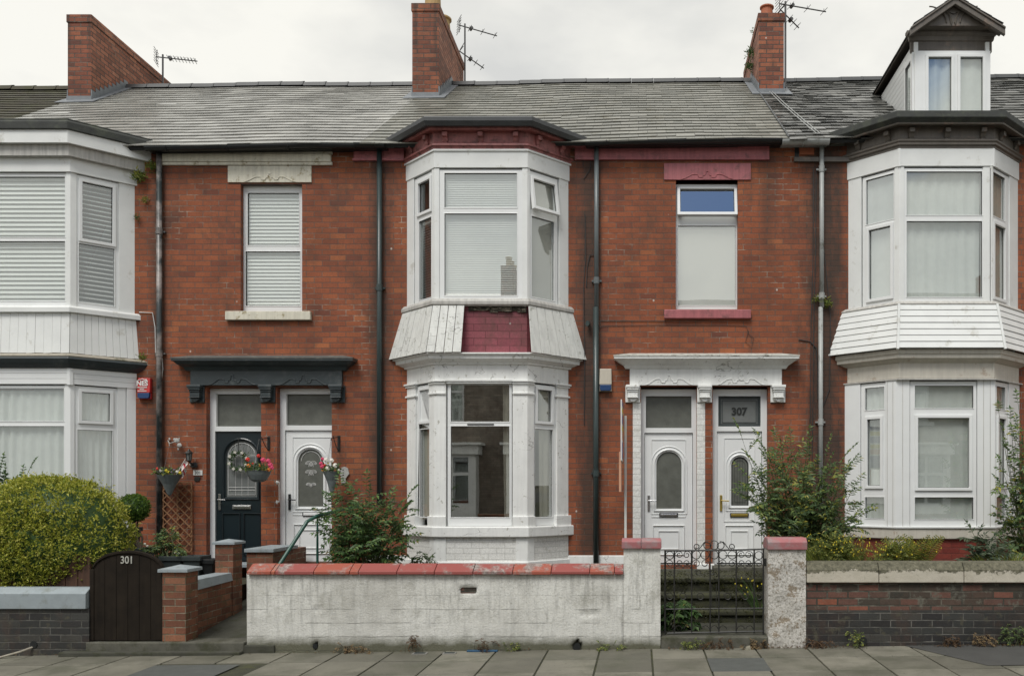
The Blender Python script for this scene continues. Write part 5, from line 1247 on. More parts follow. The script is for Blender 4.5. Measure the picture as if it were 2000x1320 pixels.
# white rendered wall
r = empty('garden_wall', (-2, GW+.1, 0)); tag(r, 'long whitewashed rendered wall with red tile coping and a tall end pillar', 'wall')
x0, x1, xp = gx(482), gx(1290), gx(1218)
from mathutils import noise as mn
def rendered(x0, x1, y0, y1, z0f, z1, step=.06, amp=.012, holes=()):
    mb = MB(); nx = max(3, int((x1-x0)/step)); nz = max(3, int((z1-0)/step)); vs = []
    def disp(x, z): 
        d = amp*(mn.noise(Vector((x*2.3, z*2.3, 1.7)))+.6*mn.noise(Vector((x*7, z*7, 4))))
        for (hx, hz, hr, hz2, dep) in holes:
            q = ((x-hx)/hr)**2+((z-hz)/hz2)**2
            if q < 1: d -= dep
        return d
    for j in range(nz+1):
        for i in range(nx+1):
            x = x0+(x1-x0)*i/nx; zb = z0f(x); z = zb+(z1-zb)*j/nz; vs.append((x, y0-disp(x, z), z))
    n = len(vs)
    for j in range(nz+1):
        for i in range(nx+1):
            x = x0+(x1-x0)*i/nx; zb = z0f(x); z = zb+(z1-zb)*j/nz; vs.append((x, y1, z))
    W = nx+1; fs = [(j*W+i, j*W+i+1, (j+1)*W+i+1, (j+1)*W+i) for j in range(nz) for i in range(nx)]
    fs += [(n+j*W+i, n+(j+1)*W+i, n+(j+1)*W+i+1, n+j*W+i+1) for j in range(nz) for i in range(nx)]
    fs += [(j*W, (j+1)*W, n+(j+1)*W, n+j*W) for j in range(nz)]+[(j*W+nx, n+j*W+nx, n+(j+1)*W+nx, (j+1)*W+nx) for j in range(nz)]
    fs += [(nz*W+i, nz*W+i+1, n+nz*W+i+1, n+nz*W+i) for i in range(nx)]
    return mb.add(vs, fs)
mb = rendered(x0, xp+.0, GW, GW+.23, lambda x: gz(x)-.08, gzz(1119), holes=[(gx(915), gzz(1152), .105, .045, .045), (gx(1127), gzz(1262), .05, .06, .09), (gx(616), gzz(1260), .032, .032, .09), (gx(620), gzz(1190), .07, .016, .02), (gx(1155), gzz(1198), .10, .014, .02)], step=.03, amp=.009)
finish('wall', mb, MT['render_wall'], r, smooth=True)
mb = rendered(xp, x1, GW-.006, GW+.30, lambda x: gz(x)-.08, gzz(1070), step=.03, amp=.009); finish('pillar', mb, MT['render_wall'], r, smooth=False)
for nm, hx, hz, a_, b_, mt_ in (('spalled_patch', gx(915), gzz(1152), .10, .04, 'brick_mixed'),):
    mb = MB(); mb.box(hx-a_, hx+a_, GW+.02, GW+.05, hz-b_, hz+b_); finish(nm, mb, MT[mt_], r)
for hx, hz, s_ in ((gx(616), gzz(1261), .028), (gx(1127), gzz(1263), .04)):
    mm = MB(Matrix.Translation((hx, GW-.013, hz)) @ Matrix.Rotation(R(-90), 4, 'X')); pts = [(s_*(1+random.uniform(-.15, .15))*math.cos(q*.5), s_*1.15*(1+random.uniform(-.15, .15))*math.sin(q*.5)) for q in range(12)]; mm.prism(pts, 0, .03, 'z'); finish('drain_hole', mm, MT['black_plastic'], r)
mb = MB(); rnd = random.Random(6); x = x0-.01; tl = [.20, .14, .33, .36, .09, .41, .41, .41, .42, .41, .42, .41, .30]
zc0, zc1 = gzz(1120), gzz(1103); i = 0
tiles = [0, 47, 55, 130, 200, 217, 292, 365, 440, 517, 592, 667, 715, 733]
while i < len(tiles)-1:
    a, b = gx(485+tiles[i])+.003, gx(485+tiles[i+1])-.003; j = lambda k=.005: rnd.uniform(-k, k)
    t1, t2 = j(.004), j(.004); sk = .03
    mb.prism([(GW-.045, zc0-.005+j(.003)), (GW+.29, zc0-.005), (GW+.285, zc0+.02), (GW+.15, zc1+.005+t1), (GW+.10, zc1+.005+t1), (GW-.045, zc0+.03)], min(a, b), min(b, xp-.003), 'x'); i += 1
o = finish('coping_tiles', mb, MT['coping_tile'], r, bevel=.006)
for i_, (a, b) in enumerate(((xp-.02, gx(1252)), (gx(1252)+.004, x1+.01))):
    mb = MB(); mb.prism([(GW-.035, gzz(1071)), (GW+.32, gzz(1071)), (GW+.32, gzz(1060)), (GW+.2, gzz(1052)), (GW+.02, gzz(1052)), (GW-.035, gzz(1057))], a, b, 'x'); finish('pillar_cap', mb, MT['cap_worn'], r, bevel=.008)
# right pillar
r = empty('gate_pillar', (gx(1537), GW+.1, 0)); tag(r, 'squat pillar with peeling white render and a pink cap right of the iron gate', 'pillar')
mb = rendered(gx(1500), gx(1574), GW, GW+.34, lambda x: gz(x)-.08, gzz(1072), step=.025, amp=.02); finish('pillar', mb, MT['render_spalled'], r)
mb = MB(); mb.prism([(GW-.03, gzz(1073)), (GW+.36, gzz(1073)), (GW+.36, gzz(1060)), (GW+.25, gzz(1050)), (GW+.03, gzz(1050)), (GW-.03, gzz(1058))], gx(1499), gx(1576), 'x'); finish('pillar_cap', mb, MT['cap_worn'], r, bevel=.008)
# right wall
r = empty('garden_wall', (4, GW+.1, 0)); tag(r, 'brick wall with a stained pale stone coping, dark below and mixed red above, at the right', 'wall')
xr0, xr1 = gx(1575), 9.5
mb = MB(); mb.box(xr0, xr1, GW+.02, GW+.28, -.2, gzz(1192)); finish('lower_wall', mb, MT['brick_engineering'], r, bevel=.003)
mb = MB(); mb.box(xr0, xr1, GW+.03, GW+.28, gzz(1192)+.001, gzz(1136)); finish('upper_wall', mb, MT['brick_mixed'], r, bevel=.003)
x = xr0; 
for i_, e_ in enumerate((1716, 1882, 2050, 2230, 2420)):
    b = gx(e_); mb = MB(); mb.prism([(GW-.02, gzz(1137)), (GW+.32, gzz(1137)), (GW+.32, gzz(1105)), (GW+.26, gzz(1098)), (GW+.04, gzz(1098)), (GW-.015, gzz(1112))], x+.003, b-.003, 'x'); finish('coping_slab', mb, MT['coping_stone'], r, bevel=.008); x = b
mm = MB(Matrix.Translation((gx(1685), GW-.0, gzz(1250))) @ Matrix.Rotation(R(-90), 4, 'X')); mm.lathe((0, 0, 0), [(.045, -.02), (.045, .01)], 14); finish('drain_hole', mm, MT['black_plastic'], r)
mb = MB(); mb.box(gx(1291), gx(1500), GW-.01, GW+.3, -.2, gzz(1243)); tag(finish('gate_step', mb, MT['step_stone'], bevel=.012), 'mossy stone step under the iron gate', 'step')
# mossy steps behind the iron gate
mb = MB(); sx0, sx1 = .22, 1.84
for ya, zt_ in ((-2.0, .285), (-1.7, .45), (-1.4, .62)):
    mb.box(sx0, sx1, ya-.03, -.2 if zt_ > .6 else ya+.4, zt_-.06, zt_); mb.box(sx0, sx1, ya, -.2 if zt_ > .6 else ya+.4, .1, zt_-.06)
tag(finish('garden_steps', mb, MT['moss_stone'], bevel=.015), 'moss covered steps behind the iron gate', 'steps')
mb = MB(); mb.box(X(1250), X(1384), -.42, .12, .60, Z(1110)); mb.box(X(1390), X(1508), -.42, .12, .60, Z(1103)); tag(finish('doorsteps', mb, MT['step_stone'], bevel=.01), 'stone doorsteps under the pair of white doors', 'step')
# iron gate
r = empty('iron_gate', (gx(1395), GW+.06, 0)); tag(r, 'black wrought iron gate with scrolls between the white pillars', 'gate')
gy = GW+.12; G = lambda px, py: (X(px, gy), gy, Z(py, gy))
m = MB(); 
m.tube([G(1299, 1075), G(1395, 1074), G(1491, 1072)], .010, 5); m.tube([G(1303, 1236), G(1491, 1232)], .009, 5); m.tube([G(1299, 1189), G(1491, 1187)], .007, 5)
m.tube([G(1299, 1074), G(1299, 1240)], .011, 5); m.tube([G(1491, 1070), G(1491, 1242)], .011, 5)
for p in (1317, 1351, 1387, 1404, 1438, 1473): m.tube([G(p, 1074), G(p, 1236)], .0085, 5)
finish('bars', m, MT['metal_dark'], r)
m = MB()
def ring(px, py, rp, a0=0, a1=360, sp=0, n=16):
    pts = []
    for i in range(n+1):
        a = R(a0+(a1-a0)*i/n); q = rp*(1-sp*i/n); pts.append(G(px+q*math.cos(a), py-q*math.sin(a)))
    m.tube(pts, .0052, 4)
for px, w_ in ((1308, 0), (1482, 0)): ring(px, 1084, 7.6); ring(px, 1100, 7.6, 180, -200, .5)
for c in (1334, 1455):
    for s_ in (-1, 1):
        a = 180 if s_ < 0 else 0
        ring(c+s_*7.5, 1083, 8, a, a-s_*-1*0+(-500 if s_ < 0 else 500), .72, 26)
        ring(c+s_*7.5, 1099, 8, a, a+(500 if s_ < 0 else -500), .72, 26)
        m.tube([G(c+s_*15.5, 1083), G(c+s_*16, 1091), G(c+s_*15.5, 1099)], .005, 4)
        ring(c+s_*8, 1110, 7, 180, 0, 0, 8)
for px in (1360, 1377, 1395, 1412, 1430): ring(px, 1083, 8)
for px in (1360, 1377, 1412, 1430): ring(px, 1100, 8, 180 if px in (1360, 1412) else 0, 180-460 if px in (1360, 1412) else 460, .6, 22)
for px in (1363, 1390): ring(px, 1117, 6, 180, -280, .6, 18)
# cresting over the top rail
for px, s_ in ((1361, 1), (1429, -1)): ring(px, 1067, 6, 270 if s_ > 0 else 270, 270-s_*420, .45, 22)
for px, s_ in ((1378, 1), (1411, -1)):
    ring(px+s_*4, 1065, 8, 90, 90-s_*-380, .3, 20); m.tube([G(px-s_*14, 1073), G(px-s_*8, 1066), G(px-s_*2, 1058), G(px+s_*5, 1057)], .005, 4)
ring(1395, 1064, 8.5)
for px in (1325, 1343, 1360, 1378, 1395, 1412, 1447, 1464): ring(px, 1228, 7, 180, 0, 0, 8)
for px, s_ in ((1390, 1), (1399, -1)): m.tube([G(px, 1140), G(px, 1186)], .005, 4)
for px in (1308, 1334, 1368, 1421, 1455, 1482): ring(px, 1164, 7, 180, -180, .2, 14)
finish('scrollwork', m, MT['metal_dark'], r)
m = MB(); m.box(X(1493, gy), X(1499, gy), gy-.01, gy+.02, Z(1105, gy), Z(1090, gy)); m.tube([G(1494, 1092), G(1500, 1094)], .012, 6); finish('latch', m, MT['metal_dark'], r)

# ================================================================= houses across the street (behind the camera, mirrored in the windows)
OY = -18.0
def opposite(k, xr, bayside):
    r = empty('opposite_house', (xr-3.05, OY, 0)); tag(r, 'plain red brick house on the far side of the street behind the viewer', 'house', 'houses on the far side of the street')
    f = Face((xr, OY), (xr-6.1, OY)); Wd = 6.1
    b0, b1 = (.5, 2.9) if bayside else (3.2, 5.6); d0 = 3.7 if bayside else .6
    mb = MB(f.M); mb.plate([(0, 0), (Wd, 0), (Wd, 6.5), (0, 6.5)], [rect(b0+.1, b1-.1, .9, 3.2), rect(b0+.5, b1-.5, 4.0, 5.6), rect(d0+.1, d0+.95, .7, 3.1), rect(d0+.1, d0+.95, 4.0, 5.6)], 0, .15)
    finish('wall', mb, MT['brick_opposite'], r)
    for (a, b, c, d, nm) in ((b0+.5, b1-.5, 4.0, 5.6, 'window'), (d0+.1, d0+.95, 4.0, 5.6, 'window')):
        window(r, f, (a, b, c, d), [(a+.08, b-.08, c+.08, c+1.0, 0), (a+.08, b-.08, c+1.08, d-.08, 0)], w=.08, curtain=[(a, b, c, d, .02, .1, 'net_curtain', 'curtain')])
        m = MB(f.M); m.box(a-.15, b+.15, -.05, .1, c-.13, c-.002); m.box(a-.15, b+.15, -.02, .1, d+.002, d+.22); finish('sill_and_lintel', m, MT['white_paint'], r)
    # square bay
    bf = Face((xr-b0, OY+.6), (xr-b1, OY+.6)); bw = b1-b0
    window(r, bf, (.12, bw-.12, 1.2, 2.9), [(.25, .75, 1.3, 2.2, 0), (.25, .75, 2.3, 2.8, 0), (.85, bw-.85, 1.3, 2.2, 0), (.85, bw-.85, 2.3, 2.8, 0), (bw-.75, bw-.25, 1.3, 2.2, 0), (bw-.75, bw-.25, 2.3, 2.8, 0)], w=.02)
    m = MB(bf.M); m.box(0, bw, 0, .6, 0, 1.2); m.box(0, .12, 0, .6, 1.2, 2.9); m.box(bw-.12, bw, 0, .6, 1.2, 2.9); m.box(-.1, bw+.1, -.1, .6, 2.9, 3.2); m.box(-.2, bw+.2, -.2, .6, 3.2, 3.28); finish('bay', m, MT['white_paint'], r)
    m = MB(f.M); m.plate(rect(d0+.1, d0+.95, .7, 3.1), [arch(d0+.35, d0+.7, 1.5, 2.3), rect(d0+.2, d0+.85, 2.65, 3.0)], .1, .14); dd = finish('door', m, MT['upvc'], r)
    m = MB(f.M); m.box(d0+.15, d0+.9, .13, .135, .8, 3.05); finish('door_glass', m, MT['frosted'], dd)
    m = MB(f.M); m.box(d0-.1, d0+1.15, -.2, 0, 3.15, 3.35); finish('door_canopy', m, MT['white_paint'], r)
    m = MB(f.M); m.prism([(-.25, 6.5), (4.0, 9.2), (8.2, 6.5), (8.2, 6.42), (4.0, 9.1), (-.25, 6.42)], 0, Wd, 'x'); rf = finish('roof', m, MT['slate_grey'], r)
    m = MB(f.M); m.box(-.24, .24, 3.0, 5.0, 8.0, 10.0); c = finish('chimney', m, MT['brick_chimney'], r)
    for q in (3.4, 4.0, 4.6): p = f.M @ Vector((0, q, 10.0)); pot(c, p.x, p.y, p.z, 'pot_buff', .4, .12)
    m = MB(f.M); m.box(0, Wd, 2.6, 2.65, .3, 6.4); m.box(0, Wd, .2, 2.6, 3.4, 3.45); m.box(-.0, .05, .2, 2.6, .3, 6.4); finish('interior_walls', m, MT['interior'], r)
for k in range(5): opposite(k, -11.0+6.1*k, k % 2)
mb = MB(); 
for k in range(5): mb.box(-17+6.1*k, -12.2+6.1*k, -14.85, -14.62, -.2, .95)
for k in range(5):
    tag(finish('garden_wall', MB().box(-17+6.1*k, -12.2+6.1*k, -14.85, -14.62, -.2, .95).box(-17.02+6.1*k, -12.18+6.1*k, -14.88, -14.59, .951, 1.02), MT['brick_garden'], bevel=.01), 'low brick garden wall on the far side of the street behind the viewer', 'wall', 'garden walls on the far side of the street')

# ================================================================= foliage tools
def leaf(mb, p, d, nrm, L, W, mi=0, fold=.25):
    d = d.normalized(); s = d.cross(nrm)
    if s.length < 1e-4: s = d.orthogonal()
    s.normalize(); n = s.cross(d)
    mb.add([p, p+d*L*.45+s*W*.5+n*W*fold, p+d*L, p+d*L*.45-s*W*.5+n*W*fold], [(0, 1, 2), (0, 2, 3)], mi) if False else None
    mb2 = len(mb.v); a = p; b = p+d*L*.42+s*W*.5+n*W*fold; c = p+d*L-n*L*.12; e_ = p+d*L*.42-s*W*.5+n*W*fold
    mb.v += [a, b, c, e_]; mb.f += [[mb2, mb2+1, mb2+2], [mb2, mb2+2, mb2+3]]; mb.mi += [mi, mi]
def rv(rnd, k=1): return Vector((rnd.gauss(0, k), rnd.gauss(0, k), rnd.gauss(0, k)))
def rooted(name, loc, label, cat, group=None):
    r = empty(name, loc); tag(r, label, cat, group); return r
def clipped(root, c, rad, n, L, W, mat, seed, ex=2.4, bump=.06, core='leaf_dark', zmin=-9):
    rnd = random.Random(seed); mb = MB(); c = Vector(c)
    def sup(d):
        q = (abs(d.x/rad[0])**ex+abs(d.y/rad[1])**ex+abs(d.z/rad[2])**ex)**(-1/ex)
        return q*(1+bump*mn.noise(d*3+Vector((seed, 0, 0)))+bump*.7*mn.noise(d*8))
    k = 0
    while k < n:
        d = rv(rnd).normalized()
        if d.y > .55: continue
        q = sup(d); hol = mn.noise(d*6+Vector((9, 0, seed))); t = 1-abs(rnd.gauss(0, .045))+(.05 if rnd.random() < .08 else 0)+(rnd.uniform(.03, .10) if rnd.random() < .015 else 0)-(.09 if hol > .32 else 0)
        if hol > .32 and rnd.random() < .45: continue
        p = c+d*q*t
        if p.z < zmin: continue
        k += 1
        o = Vector((d.x/rad[0]**2, d.y/rad[1]**2, d.z/rad[2]**2)).normalized()
        dr = (rv(rnd, .8)+o*.7+Vector((0, 0, .4))).normalized()
        leaf(mb, p, dr, (o+rv(rnd, .6)).normalized(), L*rnd.uniform(.6, 1.25), W*rnd.uniform(.7, 1.2))
    f = finish('foliage', mb, MT[mat], root, fixn=False)
    m = MB(); nn, mm = 28, 18; vs = []
    for i in range(mm+1):
        a = math.pi*i/mm
        for j in range(nn):
            b = 2*math.pi*j/nn; d = Vector((math.sin(a)*math.cos(b), math.sin(a)*math.sin(b), math.cos(a))); p = c+d*sup(d)*.90; p.z = max(p.z, zmin+.02); vs.append(p)
    m.add(vs, [(i*nn+j, (i+1)*nn+j, (i+1)*nn+(j+1) % nn, i*nn+(j+1) % nn) for i in range(mm) for j in range(nn)])
    finish('inner_twigs', m, MT[core], root, smooth=True)
    return f
def shrub(root, base, tips, mat, seed, nfr=5, fl=.28, ll=.055, lw=.022, pairs=7, stem_mat='stem_green', droop=.35, r0=.010, dens=2):
    rnd = random.Random(seed); lm = MB(); sm = MB(); base = Vector(base); tips = [Vector(t) for t in tips]
    tips = [t+rv(rnd, .035)*(k > 0)+(base-t)*(.12*k) for t in tips for k in range(dens)]
    for T in tips:
        T = Vector(T); b = base+Vector((rnd.uniform(-.12, .12), rnd.uniform(-.1, .1), 0)); mid = b.lerp(T, .5)+Vector((rnd.uniform(-.06, .06), rnd.uniform(-.06, .06), .10)); pts = []
        for i in range(9):
            t = i/8; pts.append(b*(1-t)**2+mid*2*t*(1-t)+T*t*t)
        sm.tube(pts, [r0*(1-.8*i/8) for i in range(9)], 5)
        for q in range(nfr):
            t = 1-q*.62/nfr*rnd.uniform(.8, 1.2) if q else 1.0; i = min(7, int(t*8)); o = pts[i].lerp(pts[i+1], t*8-i) if t < 1 else pts[8]
            ax = (pts[min(8, i+1)]-pts[i]).normalized() if i < 8 else (pts[8]-pts[7]).normalized()
            d = (ax*.6+rv(rnd, .55)+Vector((0, -.12, .15))).normalized() if q else (ax+Vector((0, 0, .1))).normalized()
            Lf = fl*rnd.uniform(.65, 1.2); p = o.copy(); rp = [p.copy()]; stp = Lf/(pairs+1); dd = d.copy(); up = Vector((0, -.35, 1))
            for s_ in range(pairs+1):
                dd = (dd+Vector((0, 0, -droop/pairs*1.4))+rv(rnd, .03)).normalized(); p = p+dd*stp; rp.append(p.copy())
                if s_ == 0: continue
                sd = dd.cross(up).normalized(); sc_ = math.sin(math.pi*(s_+.8)/(pairs+2.2))
                for sg in (-1, 1):
                    leaf(lm, p, (sd*sg+dd*.55+rv(rnd, .12)+Vector((0, 0, -.12))).normalized(), (up+rv(rnd, .35)).normalized(), ll*(.6+.6*sc_)*rnd.uniform(.7, 1.25), lw*(.7+.5*sc_))
            leaf(lm, p, dd, up, ll, lw); sm.tube(rp, .0028, 3)
    finish('foliage', lm, MT[mat], root, fixn=False); finish('stems', sm, MT[stem_mat], root)
def P3(px, py, Y): return Vector((X(px, Y), Y, Z(py, Y)))

r = rooted('hedge', (-7.05, -2.15, .5), 'large clipped golden variegated hedge behind the dark brick wall', 'hedge')
clipped(r, (-7.10, -2.1, 1.15), (.95, .60, .74), 19000, .040, .021, 'leaf_hedge', 3, ex=2.25, bump=.07, zmin=.58)
m = MB(); 
for dx in (-.5, -.1, .3, .6): m.tube([(-7.05+dx*.5, -2.1, .4), (-7.05+dx, -2.1, .9)], .03, 6)
finish('stems', m, MT['bark'], r)
r = rooted('shrub', (X(-5, -1.6), -1.6, .5), 'dark leafy shrub just showing behind the hedge at the left edge', 'shrub')
shrub(r, (X(-10, -1.6), -1.6, .5), [P3(a, b, -1.6) for a, b in ((-20, 930), (0, 925), (12, 945), (-10, 950), (18, 970), (55, 922), (4, 990))], 'leaf_dark', 31, 5, .2, .06, .03, 5)
r = rooted('topiary', (X(262, -1.2), -1.2, .5), 'small round clipped box ball on a twisted stem', 'topiary')
cb_ = P3(262, 992, -1.2); clipped(r, cb_, (.185, .185, .175), 2600, .026, .015, 'leaf_box', 5, ex=2, bump=.10, zmin=cb_.z-.17)
m = MB(); b = P3(275, 1075, -1.2)
for k in range(5): e_ = cb_+Vector((random.uniform(-.08, .08), random.uniform(-.05, .05), -.08)); m.tube([b, b.lerp(e_, .35)+Vector((random.uniform(-.05, .05), 0, 0)), b.lerp(e_, .7)+Vector((random.uniform(-.05, .05), 0, 0)), e_], [.016, .013, .011, .008], 6)
finish('stem', m, MT['bark'], r)
r = rooted('shrub', P3(715, 1150, -1.3), 'green leafy shrub growing beside the lower bay behind the white wall', 'shrub')
tp = []; rnd = random.Random(17)
for (a, b) in ((650, 985), (665, 960), (690, 975), (715, 962), (700, 1000), (735, 1005), (760, 985), (780, 1010), (790, 985), (770, 1040), (745, 1030), (720, 1040), (690, 1030), (665, 1020), (650, 1050), (672, 1060), (700, 1065), (730, 1065), (755, 1070), (640, 1010), (782, 1055), (715, 1020), (660, 1085), (745, 1090), (700, 1095)):
    tp.append(P3(a, b, -1.3+rnd.uniform(-.28, .3)))
shrub(r, (X(715, -1.3), -1.3, .5), tp, 'leaf_dark', 41, 6, .27, .070, .032, 5, dens=2)
r = rooted('shrub', P3(1565, 1150, -1.7), 'tall feathery shrub spreading over the downpipe behind the gate pillar', 'shrub')
tp = []
for (a, b) in ((1452, 864), (1490, 870), (1520, 872), (1545, 880), (1500, 905), (1530, 915), (1565, 905), (1590, 925), (1560, 935), (1485, 925), (1470, 945), (1500, 955), (1535, 960), (1575, 955), (1610, 940), (1640, 910), (1655, 925), (1635, 955), (1660, 965), (1600, 975), (1560, 985), (1520, 990), (1480, 975), (1465, 965), (1500, 1010), (1540, 1015), (1580, 1010), (1620, 1000), (1655, 1000), (1640, 1030), (1600, 1035), (1560, 1040), (1520, 1035), (1670, 1015), (1590, 1060), (1545, 1065), (1575, 880), (1610, 905), (1550, 1000), (1590, 990), (1530, 940), (1565, 1025), (1610, 1015), (1535, 1050), (1575, 970)):
    tp.append(P3(a, b, -1.75+rnd.uniform(-.42, .38)))
shrub(r, (X(1565, -1.7), -1.7, .6), tp, 'leaf_mid', 43, 6, .30, .066, .026, 6, r0=.009, dens=2)
r = rooted('shrub', P3(2012, 1130, -1.3), 'leafy shrub reaching in from the right edge in front of the bay', 'shrub')
tp = [P3(a, b, -1.3+rnd.uniform(-.2, .2)) for a, b in ((1952, 812), (1975, 830), (1990, 800), (1992, 860), (1958, 915), (1980, 925), (1995, 900), (1962, 985), (1985, 990), (1998, 960), (1970, 1030), (1990, 1040), (2005, 1010), (1985, 1065), (1965, 1060), (2010, 880))]
shrub(r, (X(2012, -1.3), -1.3, .6), tp, 'leaf_mid', 47, 5, .22, .065, .034, 4, dens=2)
# low plants in the right hand garden
def tuft(name, loc, label, cat, n, h, spread, mat, seed, W=.012, flower=None, group=None, lean=.5, curve=.4, nflow=14, fs=.010):
    rnd = random.Random(seed); r = rooted(name, loc, label, cat, group); mb = MB(); fm = MB()
    for i in range(n):
        a = rnd.uniform(0, 6.28); q = rnd.uniform(0, 1)**.6; b = Vector(loc)+Vector((math.cos(a)*spread*q*.5, math.sin(a)*spread*q*.3, 0)); d = Vector((math.cos(a)*lean*q, math.sin(a)*lean*q*.6, 1)).normalized(); L = h*rnd.uniform(.5, 1.1)
        p = b; pts = [p]
        for s_ in range(4): d = (d+Vector((math.cos(a), math.sin(a), -.3))*curve*.25).normalized(); p = p+d*L/4; pts.append(p)
        sd = d.cross(Vector((math.sin(a), math.cos(a), .3))).normalized(); vs = []
        for k, pp in enumerate(pts): w_ = W*(1-k/4.4); vs += [pp-sd*w_/2, pp+sd*w_/2]
        mb.add(vs, [(2*k, 2*k+1, 2*k+3, 2*k+2) for k in range(4)])
        if flower and i < nflow: fm.sphere(pts[-1], fs, 5, 3, 0, (1, 1, 1.5), .2)
    finish('leaves', mb, MT[mat], r, fixn=False)
    if flower: finish('flowers', fm, MT[flower], r)
    return r
tuft('flowering_weed', P3(1628, 1108, -2.35), 'clump of yellow flowering weeds beside the gate pillar', 'plant', 520, .40, .55, 'leaf_weed', 51, .007, 'flower_yellow', nflow=90, fs=.007)
shrub(COL.objects['flowering_weed'], P3(1628, 1108, -2.35), [P3(1628+random.gauss(0, 26), 1050+random.uniform(0, 40), -2.35) for _ in range(34)], 'leaf_weed', 151, 6, .09, .028, .010, 4, dens=2, r0=.003)
tuft('flowering_weed', P3(1740, 1108, -2.4), 'thin straggly weeds with small yellow flowers in the middle of the coping', 'plant', 160, .30, .85, 'leaf_weed', 52, .010, 'flower_yellow', nflow=44, fs=.008)
shrub(COL.objects['flowering_weed.001'], P3(1740, 1108, -2.4), [P3(1740+random.gauss(0, 48), 1062+random.uniform(0, 32), -2.4) for _ in range(26)], 'leaf_weed', 152, 5, .08, .026, .011, 3, dens=2, r0=.003)
r = rooted('dock_plant', P3(1660, 1100, -2.1), 'rusty brown seeding dock spikes above the yellow weeds', 'plant'); mb = MB(); rnd = random.Random(55)
for k in range(7):
    x = X(1640+k*6.5, -2.1); h = rnd.uniform(.35, .62)
    for j in range(120): z_ = .62+h*rnd.uniform(.35, 1); leaf(mb, Vector((x+rnd.gauss(0, .022), -2.1+rnd.gauss(0, .02), z_)), rv(rnd), rv(rnd), .022, .014)
finish('seed_heads', mb, MT['leaf_brown'], r, fixn=False)
def fern(px, py, Y, n, L, seed, label):
    rnd = random.Random(seed); loc = P3(px, py, Y); r = rooted('fern', loc, label, 'fern'); mb = MB(); sm = MB()
    for i in range(n):
        a = 6.28*i/n+rnd.uniform(-.3, .3); d = Vector((math.cos(a)*.38, math.sin(a)*.3, 1)).normalized(); p = Vector(loc); pts = [p.copy()]
        for s_ in range(16):
            d = (d+Vector((math.cos(a)*.028, math.sin(a)*.02, -.02))).normalized(); p = p+d*L/16; pts.append(p.copy())
            if s_ > 1:
                sd = d.cross(Vector((0, -1, .2))).normalized(); w_ = .085*math.sin(math.pi*min(1, (s_+1.5)/17.5)**.8)
                for sg in (-1, 1): leaf(mb, p, (sd*sg+d*.35).normalized(), Vector((0, -1, .3)), w_+.012, .017)
        sm.tube(pts, .003, 3)
    finish('fronds', mb, MT['leaf_fern'], r, fixn=False); finish('stalks', sm, MT['stem_green'], r)
fern(1768, 1112, -2.45, 6, .44, 61, 'left one of the two yellow-green ferns above the stone coping'); fern(1800, 1112, -2.4, 7, .47, 62, 'right one of the two yellow-green ferns above the stone coping'); fern(1742, 1105, -2.1, 4, .34, 63, 'small dark fern left of the pair of ferns')
r = rooted('buddleia', P3(1930, 1110, -2.3), 'grey-green pointed-leaved plant in front of the red painted bay base', 'plant')
shrub(r, P3(1935, 1115, -2.3), [P3(a, b, -2.3) for a, b in ((1905, 1050), (1925, 1060), (1940, 1080), (1900, 1075), (1950, 1070), (1890, 1092), (1915, 1085))], 'leaf_grey', 65, 4, .16, .085, .022, 4, droop=.2)
tuft('weeds', P3(1965, 1108, -2.4), 'low leafy weeds at the right end of the stone coping', 'plant', 260, .2, .7, 'leaf_weed', 66, .014)
r = rooted('ground_plant', P3(1310, 1232, -2.55), 'broad leaved green plant behind the iron gate at its left', 'plant')
shrub(r, P3(1318, 1232, -2.55), [P3(a_, b_, -2.5) for a_, b_ in ((1298, 1200), (1310, 1190), (1325, 1185), (1340, 1195), (1350, 1210), (1300, 1215), (1330, 1210))], 'leaf_dark', 67, 4, .12, .075, .045, 3)
tuft('ground_plant', P3(1485, 1190, -1.9), 'yellow speckled plant climbing beside the steps at the right of the iron gate', 'plant', 50, .42, .2, 'leaf_dark', 68, .010, 'flower_yellow', nflow=16, fs=.008)
r = rooted('seedling', P3(822, 1108, -1.0), 'small dark seedling at the foot of the white bay base', 'plant')
shrub(r, P3(820, 1108, -1.0), [P3(a, b, -1.0) for a, b in ((812, 1092), (826, 1085), (838, 1090), (800, 1100))], 'leaf_dark', 70, 3, .10, .04, .018, 3)
